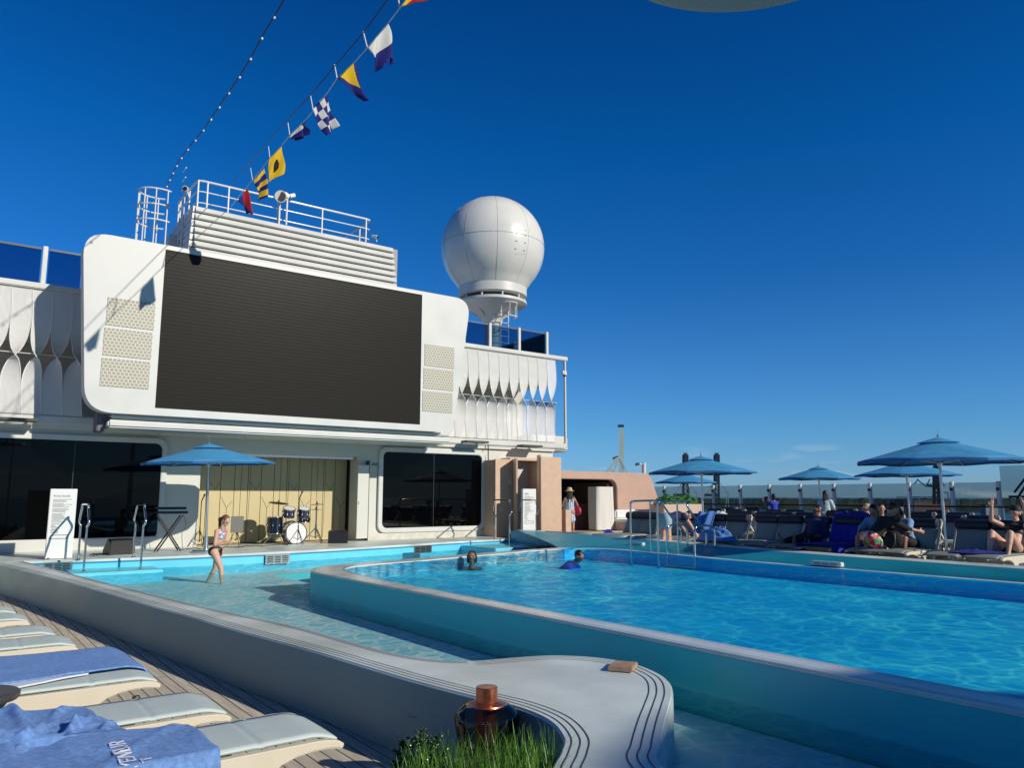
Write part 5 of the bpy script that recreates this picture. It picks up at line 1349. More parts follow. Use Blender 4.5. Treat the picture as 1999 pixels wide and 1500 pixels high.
# smooth towel across loungers three and four
def z3(x_, y_):
    d = (1.47-x_); base = zl_near(d)
    if d < .02: base = .375-.9*(.02-d)
    return base
towel('blue_towel', [(1.52, 6.86), (1.38, 7.78), (-1.0, 7.9), (-1.0, 6.56)], z3, M_towel, 'smooth blue towel laid along the third and fourth near loungers', lambda u, v, p: .012+.008*nz(p.x, p.y, 3)+.01*max(0, nz(p.x, p.y, 7, 2)))
towel('towel_lining', [(1.05, 6.80), (1.05, 6.9), (-.0, 6.62), (.25, 6.48)], z3, M_towelw, 'white edge of the smooth blue towel showing along its near side', lambda u, v, p: .010+.004*nz(p.x, p.y, 6))
# crumpled towel on lounger two
def ridg(x, y, s, seed): 
    n_ = noise.noise(V((x*s+.6*noise.noise(V((x*2, y*2, seed))), y*s*.55, seed))); return (1-abs(n_)*2.2)
def z2(x_, y_):
    d = (1.66-x_); b = zl_near(d)
    return b
def foldw(p, f, a1, a2, sd):
    w1 = noise.noise(V((p.x*1.6, p.y*1.6, sd)))*3.2; w2 = noise.noise(V((p.x*1.3, p.y*2.2, sd+5)))*3.0
    h1 = (.5+.5*math.sin(f*(p.x*.55+p.y*.85)+w1*2.6))**4; h2 = (.5+.5*math.sin(f*1.35*(p.x*.9-p.y*.35)+w2*2.8))**5
    m1 = max(0, .5+noise.noise(V((p.x*2.1, p.y*2.1, sd+9)))*1.4); m2 = max(0, .45+noise.noise(V((p.x*2.6, p.y*2.6, sd+13)))*1.5)
    return a1*h1*m1+a2*h2*m2
def fold2(u, v, p):
    e = min(1, min(u, 1-u, v, 1-v)*10+.25)
    return .02+foldw(p, 24, .060, .045, 4.0)*e+.004*nz(p.x, p.y, 22, 3)
towel('blue_towel', [tuple(P(258, 1438, Z=.43))[:2], tuple(P(160, 1385, Z=.43))[:2], (-1.0, 6.4), (-1.0, 4.7)], z2, M_towel, 'crumpled blue towel heaped in folds on the second near lounger', fold2, 220, 170)
def fold1(u, v, p):
    return .014+foldw(p, 11, .024, .018, 14.0)+.003*nz(p.x, p.y, 16, 5)
# towel with white lettering on the nearest lounger
def z1(x_, y_):
    b = zl_near(2.02-x_)
    if y_ < 4.34: b -= min(.2, (4.34-y_)*2.5)
    return b
towel('blue_towel', [tuple(P(452, 1492, Z=.43))[:2], tuple(P(366, 1422, Z=.43))[:2], (-.7, 5.2), (-.7, 3.95)], z1, M_towel, 'flat blue towel printed with white lettering on the nearest lounger', fold1, 110, 70)
tw = bpy.data.objects[[o.name for o in COL.objects if o.get('label', '').startswith('flat blue towel')][0]]
# lettering draped on the towel
def drape_text(txt, size, ox, oy, rot, name):
    mb = textmesh(txt, size, Matrix.Rotation(rot, 4, 'Z'), None, None)
    for v in mb.v:
        X_, Y_ = v.x+ox, v.y+oy; v.z = v.z*.5+z1(X_, Y_)+fold1(0, 0, V((X_, Y_, 0)))+.021
        v.x, v.y = X_, Y_
    me_o = mb.build(name, M_towelw, None, flat=True)
    me_o.parent = tw; me_o.location = me_o.location-tw.location
_a, _b = P(276, 1512, Z=.43), P(236, 1455, Z=.43); drape_text('WENEUR', .115, _a.x, _a.y, math.atan2(_b.y-_a.y, _b.x-_a.x), 'lettering')
_a, _b = P(318, 1512, Z=.43), P(258, 1464, Z=.43); drape_text("ETSE'T", .07, _a.x, _a.y, math.atan2(_b.y-_a.y, _b.x-_a.x), 'lettering')
bpy.context.view_layer.update()
# side table disc at left edge
c = P(-44, 1362, Z=.46); t = thing('side_table', (c.x, c.y, 0), 'dark grey round side table top cut by the left edge of the photo', 'side table')
MB().lathe([(.0, .43), (.20, .43), (.23, .435), (.24, .455), (.24, .475), (.225, .485), (.0, .485)], (c.x, c.y, 0), 40).build('table_top', M_dkgrey, t)
MB().lathe([(.0, 0), (.2, 0), (.2, .02), (.03, .04), (.025, .43)], (c.x, c.y, 0), 20).build('table_leg', M_dkgrey, t)
# small things under the loungers
c = P(266, 1363, Z=.10); t = thing('drinks_can', (c.x, c.y, 0), 'small dark can standing on the deck between the near loungers', 'can')
MB().lathe([(.0, 0), (.028, 0), (.033, .01), (.033, .10), (.026, .115), (.0, .115)], (c.x, c.y, 0), 18).build('can_body', M_dkgrey, t)
# ================================================================== PLANTER, LANTERN, GRASS (foreground)
# lantern
lc = P(950, 1420, Z=.42); lx, ly = lc.x, lc.y
dist = (V((lx, ly, .5))-CAM).length; ppm = 1500/((V((lx, ly, .5))-CAM).dot(FW))
ru = 62/ppm; rc_ = 21/ppm
zcap1 = P(950, 1338, Z=.5).z
def zat(py): # height on the lantern's vertical axis
    d = FW*1500+RT*(950-999.5)+UPV*(750-py); k = math.hypot(lx, ly)/math.hypot(d.x, d.y); return CAM.z+d.z*k
zT = zat(1341); zS = zat(1372); zG0 = zat(1442)
LN = thing('lantern', (lx, ly, 0), 'smoked glass lantern with copper cap standing among the planter plants', 'lantern')
MB().lathe([(.0, zT), (rc_*.94, zT), (rc_, zT-.004), (rc_, zS+.006), (rc_*1.12, zS), (rc_*1.75, zS-.006), (rc_*1.8, zS-.014), (rc_*1.2, zS-.02)][::-1], (lx, ly, 0), 48).build('copper_cap', M_copper, LN)
gp = [(rc_*1.3, zS-.012), (rc_*2.0, zS-.014), (ru*.82, zS-.028), (ru*.98, zS-.058), (ru*1.02, zS-.09), (ru*.98, zS-.14), (ru*.93, zS-.2), (ru*.9, zS-.28)]
cg = [V((a, 0, b)) for a, b in gp]; cg = catmull(cg, 5)
MB().lathe([(p.x, p.z) for p in cg][::-1], (lx, ly, 0), 56).build('glass_globe', M_lantglass, LN, ang=180)
def perf_copper():
    m = mat('perforated copper', (.48, .155, .085), .32, .85); nt = m.node_tree; p = nt.nodes['Principled BSDF']
    tc = N(nt, 'ShaderNodeUVMap'); vo = N(nt, 'ShaderNodeTexVoronoi', i_Scale=1.0, i_Randomness=0.0); vo.voronoi_dimensions = '2D'; nt.links.new(tc.outputs[0], vo.inputs['Vector'])
    lt = N(nt, 'ShaderNodeMath', operation='LESS_THAN', i1=.34); nt.links.new(vo.outputs['Distance'], lt.inputs[0])
    tr = N(nt, 'ShaderNodeBsdfTransparent'); mx = N(nt, 'ShaderNodeMixShader'); nt.links.new(lt.outputs[0], mx.inputs[0]); nt.links.new(p.outputs[0], mx.inputs[1]); nt.links.new(tr.outputs[0], mx.inputs[2]); nt.links.new(mx.outputs[0], nt.nodes['Material Output'].inputs[0]); return m
MB().grid(lambda u, v: V((lx+rc_*1.02*math.cos(u*2*math.pi), ly+rc_*1.02*math.sin(u*2*math.pi), zS-.26+.24*v)), 40, 2, (30, 22)).build('perforated_sleeve', perf_copper(), LN, ang=180)
MB().lathe([(.0, zS-.26), (rc_*.5, zS-.26), (rc_*.5, zS-.12), (.0, zS-.12)], (lx, ly, 0), 20).build('candle_tube', mat('frosted white tube', (.8, .78, .7), .4), LN)
MB().lathe([(.0, zS-.30), (ru*.74, zS-.30), (ru*.74, zS-.27), (rc_, zS-.262), (.0, zS-.26)], (lx, ly, 0), 40).build('lantern_base', M_copper, LN)
MB().cyl((lx, ly, .345), (lx, ly, zS-.29), .03, n=12).build('stem', M_black, LN)
# trough: dark planter nestled in the concave bay of the coping
pg = [(1.55, 2.0), (1.55, 2.7), (1.75, 3.35), (2.1, 3.75), (2.45, 3.8), (2.72, 3.62), (2.78, 3.38), (2.62, 3.14), (2.4, 2.95), (2.18, 2.6), (2.02, 2.2), (1.98, 1.9)]
TR = thing('planter_trough', (2.1, 2.9, 0), 'black planter trough tucked against the curved coping in the foreground', 'planter')
MB().prism(pg, 0, .34).build('trough', M_black, TR, bevel=.01)
MB().prism([(V((2.15, 2.9))+(V(p)-V((2.15, 2.9)))*.93)[:] for p in pg], .34, .355).build('soil', mat('dark soil', (.02, .014, .01), .9, bump=1, bscale=60), TR)
# grass
r_ = random.Random(11); mb = MB()
def blade(mb, base, L, lean, wd_, n=5):
    pts = []; side = V((-lean.y, lean.x, 0)); side = side.normalized() if side.length > 1e-4 else V((1, 0, 0))
    vs = []
    for k in range(n+1):
        t = k/n; p = V(base)+V((lean.x*t*t*L, lean.y*t*t*L, L*(t-.22*t*t*lean.length*1.2))); w_ = wd_*(1-t**1.6)*.5+.0003
        vs += [p-side*w_, p+side*w_]
    mb.add(vs, [(2*k, 2*k+1, 2*k+3, 2*k+2) for k in range(n)])
cg_ = P(985, 1478, Z=.3)
for k in range(2600):
    a = r_.random()*6.283; rr = r_.random()**.5; gx = 2.17+rr*.52*math.cos(a)*1.0; gy = 2.90+rr*.55*math.sin(a)
    g2_ = V((gx, gy)); 
    if not inside(pg, gx, gy) or (gx-lx)**2+(gy-ly)**2 < .013: continue
    if gx < 1.84+.15*math.sin(gy*9): continue
    ln2 = V((r_.gauss(.15, .28), r_.gauss(-.02, .28), 0)); blade(mb, (gx, gy, .34), .15+.17*r_.random(), ln2, .004+.0025*r_.random())
tag(mb.build('ornamental_grass', M_grass, flat=True), 'bright green tufted grass filling the planter in front of the lantern', 'grass', kind='stuff')
mb = MB()
for k in range(160):
    a = r_.random()*6.283; rr = r_.random()**.5; blade(mb, (1.63+rr*.13*math.cos(a), 2.72+rr*.2*math.sin(a), .34), .08+.10*r_.random(), V((r_.gauss(0, .35), r_.gauss(0, .35), 0)), .004)
tag(mb.build('ornamental_grass', M_grass, flat=True), 'sparse small grass tuft at the left end of the foreground planter', 'grass', kind='stuff')
def succulent(c, R, H, n, lab, seed):
    t = thing('succulent_shrub', c, lab, 'shrub'); r_ = random.Random(seed)
    st_ = MB(); mb = MB(); c = V(c)
    for k in range(n):
        a = r_.random()*6.283; ph = r_.random()**.6*1.25; d = V((math.cos(a)*math.sin(ph), math.sin(a)*math.sin(ph), math.cos(ph))); L = (.6+.4*r_.random())
        tip = c+V((d.x*R*L, d.y*R*L, .03+d.z*H*L)); st_.tube([c, (c+tip)/2+V((0, 0, .02)), tip], .004, 5)
        for j in range(11):
            an = j*2.4; e = V((math.cos(an), math.sin(an), .25+.5*r_.random())).normalized(); p = tip-d*.006*j+e*.022; u = e; w_ = u.cross(d)
            if w_.length < .01: w_ = u.orthogonal()
            w_.normalize(); nn = u.cross(w_); M = Matrix((u, w_, nn)).transposed()
            mb.ell(p, (.024, .015, .006), 8, M)
    mb.build('leaves', M_succ, t, ang=180); st_.build('stems', mat('dark stem', (.03, .03, .015), .7), t)
succulent((1.92, 3.16, .34), .20, .17, 70, 'dark glossy leaved shrub at the left of the lantern', 3)
succulent((2.05, 3.52, .34), .15, .24, 50, 'dark glossy leaved shrub climbing behind the lantern', 4)
succulent((1.80, 2.93, .34), .14, .12, 46, 'low dark glossy leaved clump left of the grass', 5)

# overhead round lamp dish cut by the top of the photo, and the added unseen sunshade that throws the foreground shadow
_e = P(1512, 21, Z=3.955); az = math.atan2(_e.x, _e.y); hx = math.hypot(_e.x, _e.y)-.72
OL = thing('overhead_dish', (hx*math.sin(az), hx*math.cos(az), 3.98), 'grey green round dish overhead, cut by the top edge of the photo', 'overhead lamp')
ox, oy = hx*math.sin(az), hx*math.cos(az)
M_dish = mat('grey green enamel', (.30, .36, .32), .4, var=.05)
MB().lathe([(.0, 3.945), (.60, 3.945), (.70, 3.965), (.72, 3.99), (.70, 4.01), (.3, 4.05), (.0, 4.06)], (ox, oy, 0), 72).build('dish', M_dish, OL)
MB().tube([(ox, oy, 4.04), (ox, oy, 4.7), (ox+.4, oy-3.6, 5.0), (ox+.5, oy-4.2, 4.8), (ox+.5, oy-4.3, .0)], .04, 10).build('arm', M_alu, OL)
for a in (200, 320, 80):
    MB().lathe([(.0, 3.938), (.018, 3.938), (.02, 3.946)], (ox+.58*math.cos(R_(a)-az), oy+.58*math.sin(R_(a)-az), 0), 12).build('screw_head', M_black, OL)
sc_ = V((4.2, .2, .55))+SUN*20  # added out of view, placed only to cast the foreground shadow
SH = thing('added_shade_disc', (sc_.x, sc_.y, ZRD), 'added unseen sunshade behind the photographer, its shadow falling on the near coping', 'shade disc')
MB().lathe([(.05, sc_.z+.35), (1.6, sc_.z+.2), (3.0, sc_.z), (3.0, sc_.z-.06), (1.6, sc_.z+.12), (.05, sc_.z+.2)], (sc_.x, sc_.y, 0), 64).build('canopy', M_white, SH)
MB().cyl((sc_.x, sc_.y, ZRD), (sc_.x, sc_.y, sc_.z+.3), .15, .10).build('mast', M_white, SH)
# ================================================================== PEOPLE
def capsule(mb, a, b, ra, rb, side=None, fl=1.0, n=16, h=5):
    """tapered rounded limb from a to b; fl flattens across the axis perpendicular to side"""
    a, b = V(a), V(b); d = b-a; L = d.length
    if L < 1e-5: return mb
    d.normalize(); u = V(side) if side is not None else d.orthogonal(); u = (u-d*u.dot(d)).normalized(); w = d.cross(u)
    rings = []
    for k in range(h+1): t = math.pi/2*k/h; rings.append((a-d*ra*math.cos(t)*(.9 if fl == 1 else .6), ra*math.sin(t)))
    for k in range(h+1): t = math.pi/2*k/h; rings.append((b+d*rb*math.sin(t)*(.9 if fl == 1 else .6), rb*math.cos(t)))
    vs = []; fs = []
    for p, r in rings:
        r = max(r, 1e-5)
        for k in range(n): an = 2*math.pi*k/n; vs.append(p+u*r*math.cos(an)+w*r*fl*math.sin(an))
    for i in range(len(rings)-1):
        for k in range(n): fs.append((i*n+k, i*n+(k+1) % n, (i+1)*n+(k+1) % n, (i+1)*n+k))
    return mb.add(vs, fs)
DG = bpy.context.evaluated_depsgraph_get
def fuse(mb, name, m, parent, vox, smooth=3):
    me = bpy.data.meshes.new('tmp'); me.from_pydata([tuple(v) for v in mb.v], [], mb.f)
    bm = bmesh.new(); bm.from_mesh(me); bmesh.ops.remove_doubles(bm, verts=bm.verts, dist=1e-5); bmesh.ops.recalc_face_normals(bm, faces=bm.faces); bm.to_mesh(me); bm.free()
    o = bpy.data.objects.new('tmp', me); COL.objects.link(o)
    r = o.modifiers.new('r', 'REMESH'); r.mode = 'VOXEL'; r.voxel_size = vox
    s = o.modifiers.new('s', 'SMOOTH'); s.factor = .5; s.iterations = smooth
    bpy.context.view_layer.update()
    me2 = bpy.data.meshes.new_from_object(o.evaluated_get(DG())); bpy.data.objects.remove(o); bpy.data.meshes.remove(me)
    for p in me2.polygons: p.use_smooth = True
    me2.materials.clear(); me2.materials.append(m); me2.name = name
    ob = bpy.data.objects.new(name, me2); COL.objects.link(ob); ob.parent = parent
    return ob
SK1 = mat('fair skin', (.62, .36, .26), .5, var=.05, vscale=8); SK2 = mat('tanned skin', (.46, .25, .165), .48, var=.05, vscale=8); SK3 = mat('shaded brown skin', (.26, .13, .085), .5, var=.05)
HR1 = mat('auburn hair', (.16, .06, .025), .5, var=.3, vscale=30, bump=.5, bscale=90); HR2 = mat('black hair', (.012, .009, .008), .4, var=.3, vscale=30, bump=.5, bscale=90); HR3 = mat('blonde hair', (.50, .34, .16), .5, var=.2, vscale=30)
M_eye = mat('dark eye', (.02, .015, .012), .2); M_lip = mat('lip', (.42, .13, .11), .45)
def R3(ax, deg): return Matrix.Rotation(R_(deg), 3, ax)
def person(loc, face, H, pose, skin, label, hair=None, hairstyle='short', clothes=(), vox=None, hatf=None, slim=1.0):
    """local frame: x to the person's left, y forward, z up. pose = dict of direction vectors"""
    t = thing('person', loc, label, 'person', rz=0)
    Mz = Matrix.Rotation(face, 3, 'Z')
    def D(k, dflt): v = V(pose.get(k, dflt)); return v.normalized()
    J = {}; pel = V(pose.get('pelvis', (0, 0, .52*H)))
    tor = D('torso', (0, .03, 1)); sd = D('side', (1, 0, 0)); fwd = tor.cross(sd)*-1; 
    fwd = sd.cross(tor)*-1
    if fwd.y < 0 and 'side' not in pose and tor.z > .3: fwd = -fwd
    chest = pel+tor*.19*H; neck = pel+tor*.295*H; sh2 = D('shside', sd)
    J['pel'] = pel; J['chest'] = chest; J['neck'] = neck
    hd = D('head', tor); look = D('look', (0, 1, 0)); look = (look-hd*look.dot(hd)).normalized(); hs_ = hd.cross(look)
    hc = neck+tor*.02*H+hd*.095*H; J['head'] = hc
    for s, nm in ((-1, 'R'), (1, 'L')):
        shd = neck-tor*.035*H+sh2*s*.098*H*slim; J['sh'+nm] = shd
        el = shd+D('ua'+nm, (s*.12, 0, -1))*.172*H; J['el'+nm] = el
        wr_ = el+D('fa'+nm, (s*.05, .15, -1))*.150*H; J['wr'+nm] = wr_
        hp = pel+sd*s*.052*H-tor*.01*H; J['hp'+nm] = hp
        kn = hp+D('th'+nm, (s*.02, .02, -1))*.245*H; J['kn'+nm] = kn
        an = kn+D('sn'+nm, (0, -.03, -1))*.235*H; J['an'+nm] = an
        J['to'+nm] = an+D('ft'+nm, (0, 1, -.15))*.12*H
    h = H*slim
    SEG = {'hips': (pel-tor*.035*H, pel+tor*.03*H, .088*h, .083*h, .70), 'waist': (pel+tor*.03*H, chest-tor*.03*H, .080*h, .078*h, .66), 'chest': (chest-tor*.03*H, chest+tor*.045*H, .080*h, .090*h, .66), 'upper': (chest+tor*.03*H, neck-tor*.03*H, .088*h, .058*h, .66)}
    LIM = {}
    for nm in 'RL':
        LIM['ua'+nm] = (J['sh'+nm], J['el'+nm], .031*h, .024*h); LIM['fa'+nm] = (J['el'+nm], J['wr'+nm], .0245*h, .0155*h)
        LIM['th'+nm] = (J['hp'+nm], J['kn'+nm], .056*h, .034*h); LIM['sn'+nm] = (J['kn'+nm], J['an'+nm], .034*h, .019*h)
    body = MB(); tw = lambda p: Mz@p
    for a, b, ra, rb, fl in SEG.values(): capsule(body, tw(a), tw(b), ra, rb, Mz@sd, fl)
    capsule(body, tw(J['shR']), tw(J['shL']), .034*h, .034*h)
    capsule(body, tw(neck-tor*.03*H), tw(hc-hd*.045*H), .036*h, .030*h)
    for k, (a, b, ra, rb) in LIM.items():
        capsule(body, tw(a), tw(b), ra, rb)
        if k[:2] == 'sn': capsule(body, tw(a.lerp(b, .12)-V((0, 0, 0))), tw(a.lerp(b, .45)), .034*h, .030*h)  # calf
        if k[:2] == 'th': capsule(body, tw(a), tw(a.lerp(b, .4)), .062*h, .05*h)
    capsule(body, tw(J['hpR']-tor*0+fwd*-.02*H), tw(J['hpL']+fwd*-.02*H), .062*h, .062*h)
    for nm in 'RL':
        capsule(body, tw(J['an'+nm]), tw(J['an'+nm].lerp(J['to'+nm], .1)-V((0, 0, .012*H))), .024*H, .024*H); capsule(body, tw(J['an'+nm]-V((0, 0, .012*H))), tw(J['to'+nm]-V((0, 0, .012*H))), .022*H, .016*H, None)
    # head: skull, jaw, nose, ears
    Mh = Mz@Matrix((hs_, look, hd)).transposed()
    hw, hdp, hh = .0465*H, .058*H, .066*H
    hp_ = lambda a, b, c: tw(hc)+Mh@V((a*H, b*H, c*H))
    body.ell(tw(hc)+Mh@V((0, 0, .01*H)), (hw, hdp, hh*.86), 20, Mh)
    capsule(body, hp_(0, .006, -.018), hp_(0, .030, -.046), .038*H, .022*H)
    capsule(body, hp_(0, .052, .010), hp_(0, .062, -.010), .006*H, .010*H)
    for s in (-1, 1): body.ell(hp_(s*.047, -.004, -.004), (.008*H, .014*H, .020*H), 10, Mh); capsule(body, hp_(s*.018, .050, .016), hp_(s*.030, .044, .014), .008*H, .007*H)
    # hands: palm, four fingers with bends, thumb
    for s, nm in ((-1, 'R'), (1, 'L')):
        wv = J['wr'+nm]; fd = (J['wr'+nm]-J['el'+nm]).normalized(); hdv = D('hand'+nm, fd); pn = D('palm'+nm, (-s, .2, 0)); pn = (pn-hdv*pn.dot(hdv)).normalized(); ax = hdv.cross(pn)
        curl = pose.get('curl'+nm, .5)
        if ax.y < 0: ax = -ax
        capsule(body, tw(wv), tw(wv+hdv*.042*H), .017*H, .024*H, Mz@ax, .5)
        for f, (off, Lf) in enumerate(((-.016, .036), (-.0055, .043), (.005, .046), (.0155, .040))):
            p0 = wv+hdv*.046*H+ax*off*H; d1 = (hdv+pn*curl*.4).normalized(); p1 = p0+d1*Lf*.45*H; d2 = (hdv+pn*curl*1.1).normalized(); p2 = p1+d2*Lf*.33*H; d3 = (hdv+pn*curl*1.8).normalized(); p3 = p2+d3*Lf*.25*H
            for q, r_q, a_, b_ in ((0, .0056, p0, p1), (1, .0052, p1, p2), (2, .0046, p2, p3)): capsule(body, tw(a_), tw(b_), r_q*H, (r_q-.0004)*H, n=8, h=3)
        q0 = wv+hdv*.014*H+ax*.018*H; q1 = q0+(hdv*.6+ax*.7+pn*.3).normalized()*.026*H; q2 = q1+(hdv+ax*.15+pn*.4).normalized()*.02*H
        capsule(body, tw(q0), tw(q1), .0075*H, .0065*H, n=8, h=3); capsule(body, tw(q1), tw(q2), .0062*H, .0055*H, n=8, h=3)
    bo = fuse(body, 'body', skin, t, vox or .0062*H, 2)
    # eyes, mouth
    for s in (-1, 1):
        MBe = MB().ell(hp_(s*.0185, .0525, .004), (.0065*H, .004*H, .0042*H), 10, Mh); e = MBe; o_ = [V(v) for v in e.v]; e.v = [v+t.location for v in o_]; e.build('eye', M_eye, t)
    e = MB().ell(hp_(0, .0575, -.034), (.013*H, .004*H, .0042*H), 10, Mh); e.v = [v+t.location for v in e.v]; e.build('mouth', M_lip, t)
    # clothing
    def garment(name, parts, extra, m, vox_=None):
        g = MB()
        for spec in parts:
            k = spec[0]; t0, t1 = (spec[1], spec[2]) if len(spec) > 2 else (0, 1); ex = spec[3] if len(spec) > 3 else extra
            if k in SEG:
                a, b, ra, rb, fl = SEG[k]; capsule(g, tw(a.lerp(b, t0)), tw(a.lerp(b, t1)), (ra+(rb-ra)*t0)+ex, (ra+(rb-ra)*t1)+ex, Mz@sd, fl+.06)
            elif k in LIM:
                a, b, ra, rb = LIM[k]; r0, r1 = (ra+(rb-ra)*t0)+ex, (ra+(rb-ra)*t1)+ex
                if k[:2] == 'th': r0 = max(r0, .064*h+ex*.6)
                capsule(g, tw(a.lerp(b, t0)), tw(a.lerp(b, t1)), r0, r1)
            elif k == 'shoulders': capsule(g, tw(J['shR']), tw(J['shL']), .034*h+ex, .034*h+ex)
            elif k == 'seat': capsule(g, tw(J['hpR']+fwd*-.02*H), tw(J['hpL']+fwd*-.02*H), .062*h+ex, .062*h+ex)
            elif k == 'free': capsule(g, tw(spec[1]), tw(spec[2]), spec[3], spec[4], Mz@sd, spec[5] if len(spec) > 5 else 1)
        return fuse(g, name, m, t, vox_ or .011*H, 2)
    for cl in clothes: garment(*cl)
    # hair
    if hair:
        g = MB(); g.ell(tw(hc)+Mh@V((0, -.012*H, .020*H)), (hw*1.10, hdp*1.02, hh*.88), 18, Mh)
        if hairstyle == 'long':
            for s in (-1, 0, 1): capsule(g, hp_(s*.028, -.030, .0), tw(hc+V((0, 0, 0)))+Mh@V((s*.035*H, -.05*H, -.0*H))+Mz@(V((0, -.02, -1)).normalized()*.20*H), .034*H, .024*H)
        if hairstyle == 'tail':
            capsule(g, hp_(0, -.052, .012), hp_(0, -.085, -.02), .020*H, .024*H); capsule(g, hp_(0, -.085, -.02), tw(hc)+Mh@V((0, -.07*H, 0))+Mz@V((0, -.02, -.17*H)), .024*H, .010*H)
            for s in (-1, 1): capsule(g, hp_(s*.040, .012, .03), hp_(s*.047, .004, -.025), .010*H, .006*H)
        if hairstyle == 'bob':
            for s in (-1, 1): capsule(g, hp_(s*.038, -.01, .01), hp_(s*.040, -.015, -.055), .026*H, .022*H)
            capsule(g, hp_(0, -.035, .0), hp_(0, -.04, -.06), .036*H, .03*H)
        fuse(g, 'hair', hair, t, .008*H, 2)
    if hatf:
        for nm_, prof, m in hatf:
            mb = MB().lathe(prof, (0, 0, 0), 28); mb.v = [tw(hc)+Mh@(V(v)*H)+t.location for v in mb.v]; mb.build(nm_, m, t)
    J['M'] = Mz; J['t'] = t
    return t, J
def W(t, J, k): return t.location+J['M']@J[k]
def toward(a, b): return math.atan2(-(b[0]-a[0]), (b[1]-a[1]))
S_full = [('hips',), ('waist',), ('chest',), ('upper',), ('shoulders',), ('seat',)]
# --- girl wading
gp_ = P(421, 1146, Z=.045)
fg = toward((0, 0), tuple((RT*.93-FW*.25).to_2d()))      # walks to the right, slightly towards us
M_bik1 = mat('pink turquoise print', (.8, .12, .3), .6); nt_ = M_bik1.node_tree; p_ = nt_.nodes['Principled BSDF']
tc_ = N(nt_, 'ShaderNodeTexCoord'); vo_ = N(nt_, 'ShaderNodeTexVoronoi', i_Scale=26.0); rr_ = N(nt_, 'ShaderNodeValToRGB'); rr_.color_ramp.interpolation = 'CONSTANT'
rr_.color_ramp.elements[0].color = (.75, .08, .28, 1); rr_.color_ramp.elements[1].position = .4; rr_.color_ramp.elements[1].color = (.1, .62, .62, 1); e_ = rr_.color_ramp.elements.new(.75); e_.color = (.85, .8, .78, 1)
nt_.links.new(tc_.outputs['Object'], vo_.inputs['Vector']); nt_.links.new(vo_.outputs['Color'], rr_.inputs[0]); nt_.links.new(rr_.outputs[0], p_.inputs['Base Color'])
M_blk = mat('black swimwear', (.01, .01, .012), .5); M_denim = mat('pale denim', (.30, .42, .50), .85, var=.2, vscale=20, bump=.5, bscale=150); M_blkc = mat('black cotton', (.012, .012, .016), .9); M_navy = mat('navy cotton', (.012, .025, .09), .85); M_roy = mat('royal blue shirt', (.015, .04, .42), .8); M_pale = mat('pale blue shirt', (.16, .30, .52), .8); M_whiteb = mat('white blue blouse', (.42, .55, .62), .8, var=.25, vscale=12)
girl, Jg = person((gp_.x, gp_.y, .03), fg, 1.47, dict(pelvis=(0, -.02, .69), torso=(0, .20, 1), head=(0, .55, 1), look=(0, 1, -.9), uaR=(-.22, -.25, -1), faR=(.35, .72, .12), uaL=(.15, .0, -1), faL=(-.35, .85, .15), thR=(-.12, -.30, -1), snR=(0, -.62, -1), thL=(.12, .66, -1), snL=(0, .12, -1), ftR=(0, 1, -.5), ftL=(0, 1, -.1), palmR=(1, 0, .3), palmL=(-1, 0, .3)), SK1,
    'red haired girl in pink and turquoise bikini top wading in the shallow pool', HR1, 'tail', slim=.95,
    clothes=[('bikini_top', [('chest', .35, 1.0, .007)], .006, M_bik1, .009), ('bikini_bottom', [('hips', 0, .6, .008), ('seat',)], .007, M_blk, .010), ('shoulder_straps', [('free', V((.045, .14, 1.05)), V((.05, .10, 1.13)), .006, .006), ('free', V((-.045, .14, 1.05)), V((-.05, .10, 1.13)), .006, .006)], .004, M_bik1, .005)], vox=.0075)
# --- woman in straw hat at the kiosk, seen from behind
hp = P(1113, 1040, Y=20.9); 
fw_ = toward((0, 0), tuple((FW*.95+RT*-.1).to_2d()))
M_str = mat('striped sundress', (.6, .68, .75), .8); nt_ = M_str.node_tree; tc_ = N(nt_, 'ShaderNodeTexCoord'); wv_ = N(nt_, 'ShaderNodeTexWave', i_Scale=4.5); mx_ = N(nt_, 'ShaderNodeMix', data_type='RGBA'); mx_.inputs[6].default_value = (.62, .68, .74, 1); mx_.inputs[7].default_value = (.16, .28, .50, 1)
nt_.links.new(tc_.outputs['Object'], wv_.inputs[0]); nt_.links.new(wv_.outputs[1], mx_.inputs[0]); nt_.links.new(mx_.outputs[2], nt_.nodes['Principled BSDF'].inputs[0])
M_straw = mat('woven straw', (.55, .40, .20), .8, var=.2, vscale=25, bump=.6, bscale=80)
hat = [('straw_hat', [(.0, .105), (.035, .104), (.055, .09), (.060, .05), (.062, .045), (.098, .022), (.10, .018), (.06, .035), (.0, .04)][::-1], M_straw)]
wh, Jw = person((hp.x, 20.9, ZRD), fw_, 1.64, dict(torso=(0, .05, 1), uaR=(-.35, .25, -1), faR=(-.25, .95, .5), uaL=(.35, .3, -.55), faL=(-.35, .35, 1), look=(0, 1, -.1), thR=(-.06, 0, -1), thL=(.06, .02, -1)), SK2, 'woman in straw hat and blue striped sundress seen from behind at the kiosk', HR2, 'long', hatf=hat,
    clothes=[('sundress', [('upper', .0, .75, .012), ('chest',), ('waist', 0, 1, .022), ('hips', 0, 1, .03), ('free', V((0, -.01, .83)), V((0, -.01, .56)), .155, .20, .62)], .014, M_str)])
b = W(wh, Jw, 'shR'); rb_ = thing('shoulder_bag', b, 'crimson shoulder bag hanging at the side of the woman in the straw hat', 'bag')
bc = P(1128, 998, Y=20.8); MB().ell(bc, (.10, .16, .17), 16).build('bag_body', mat('crimson leather', (.42, .015, .06), .5), rb_)
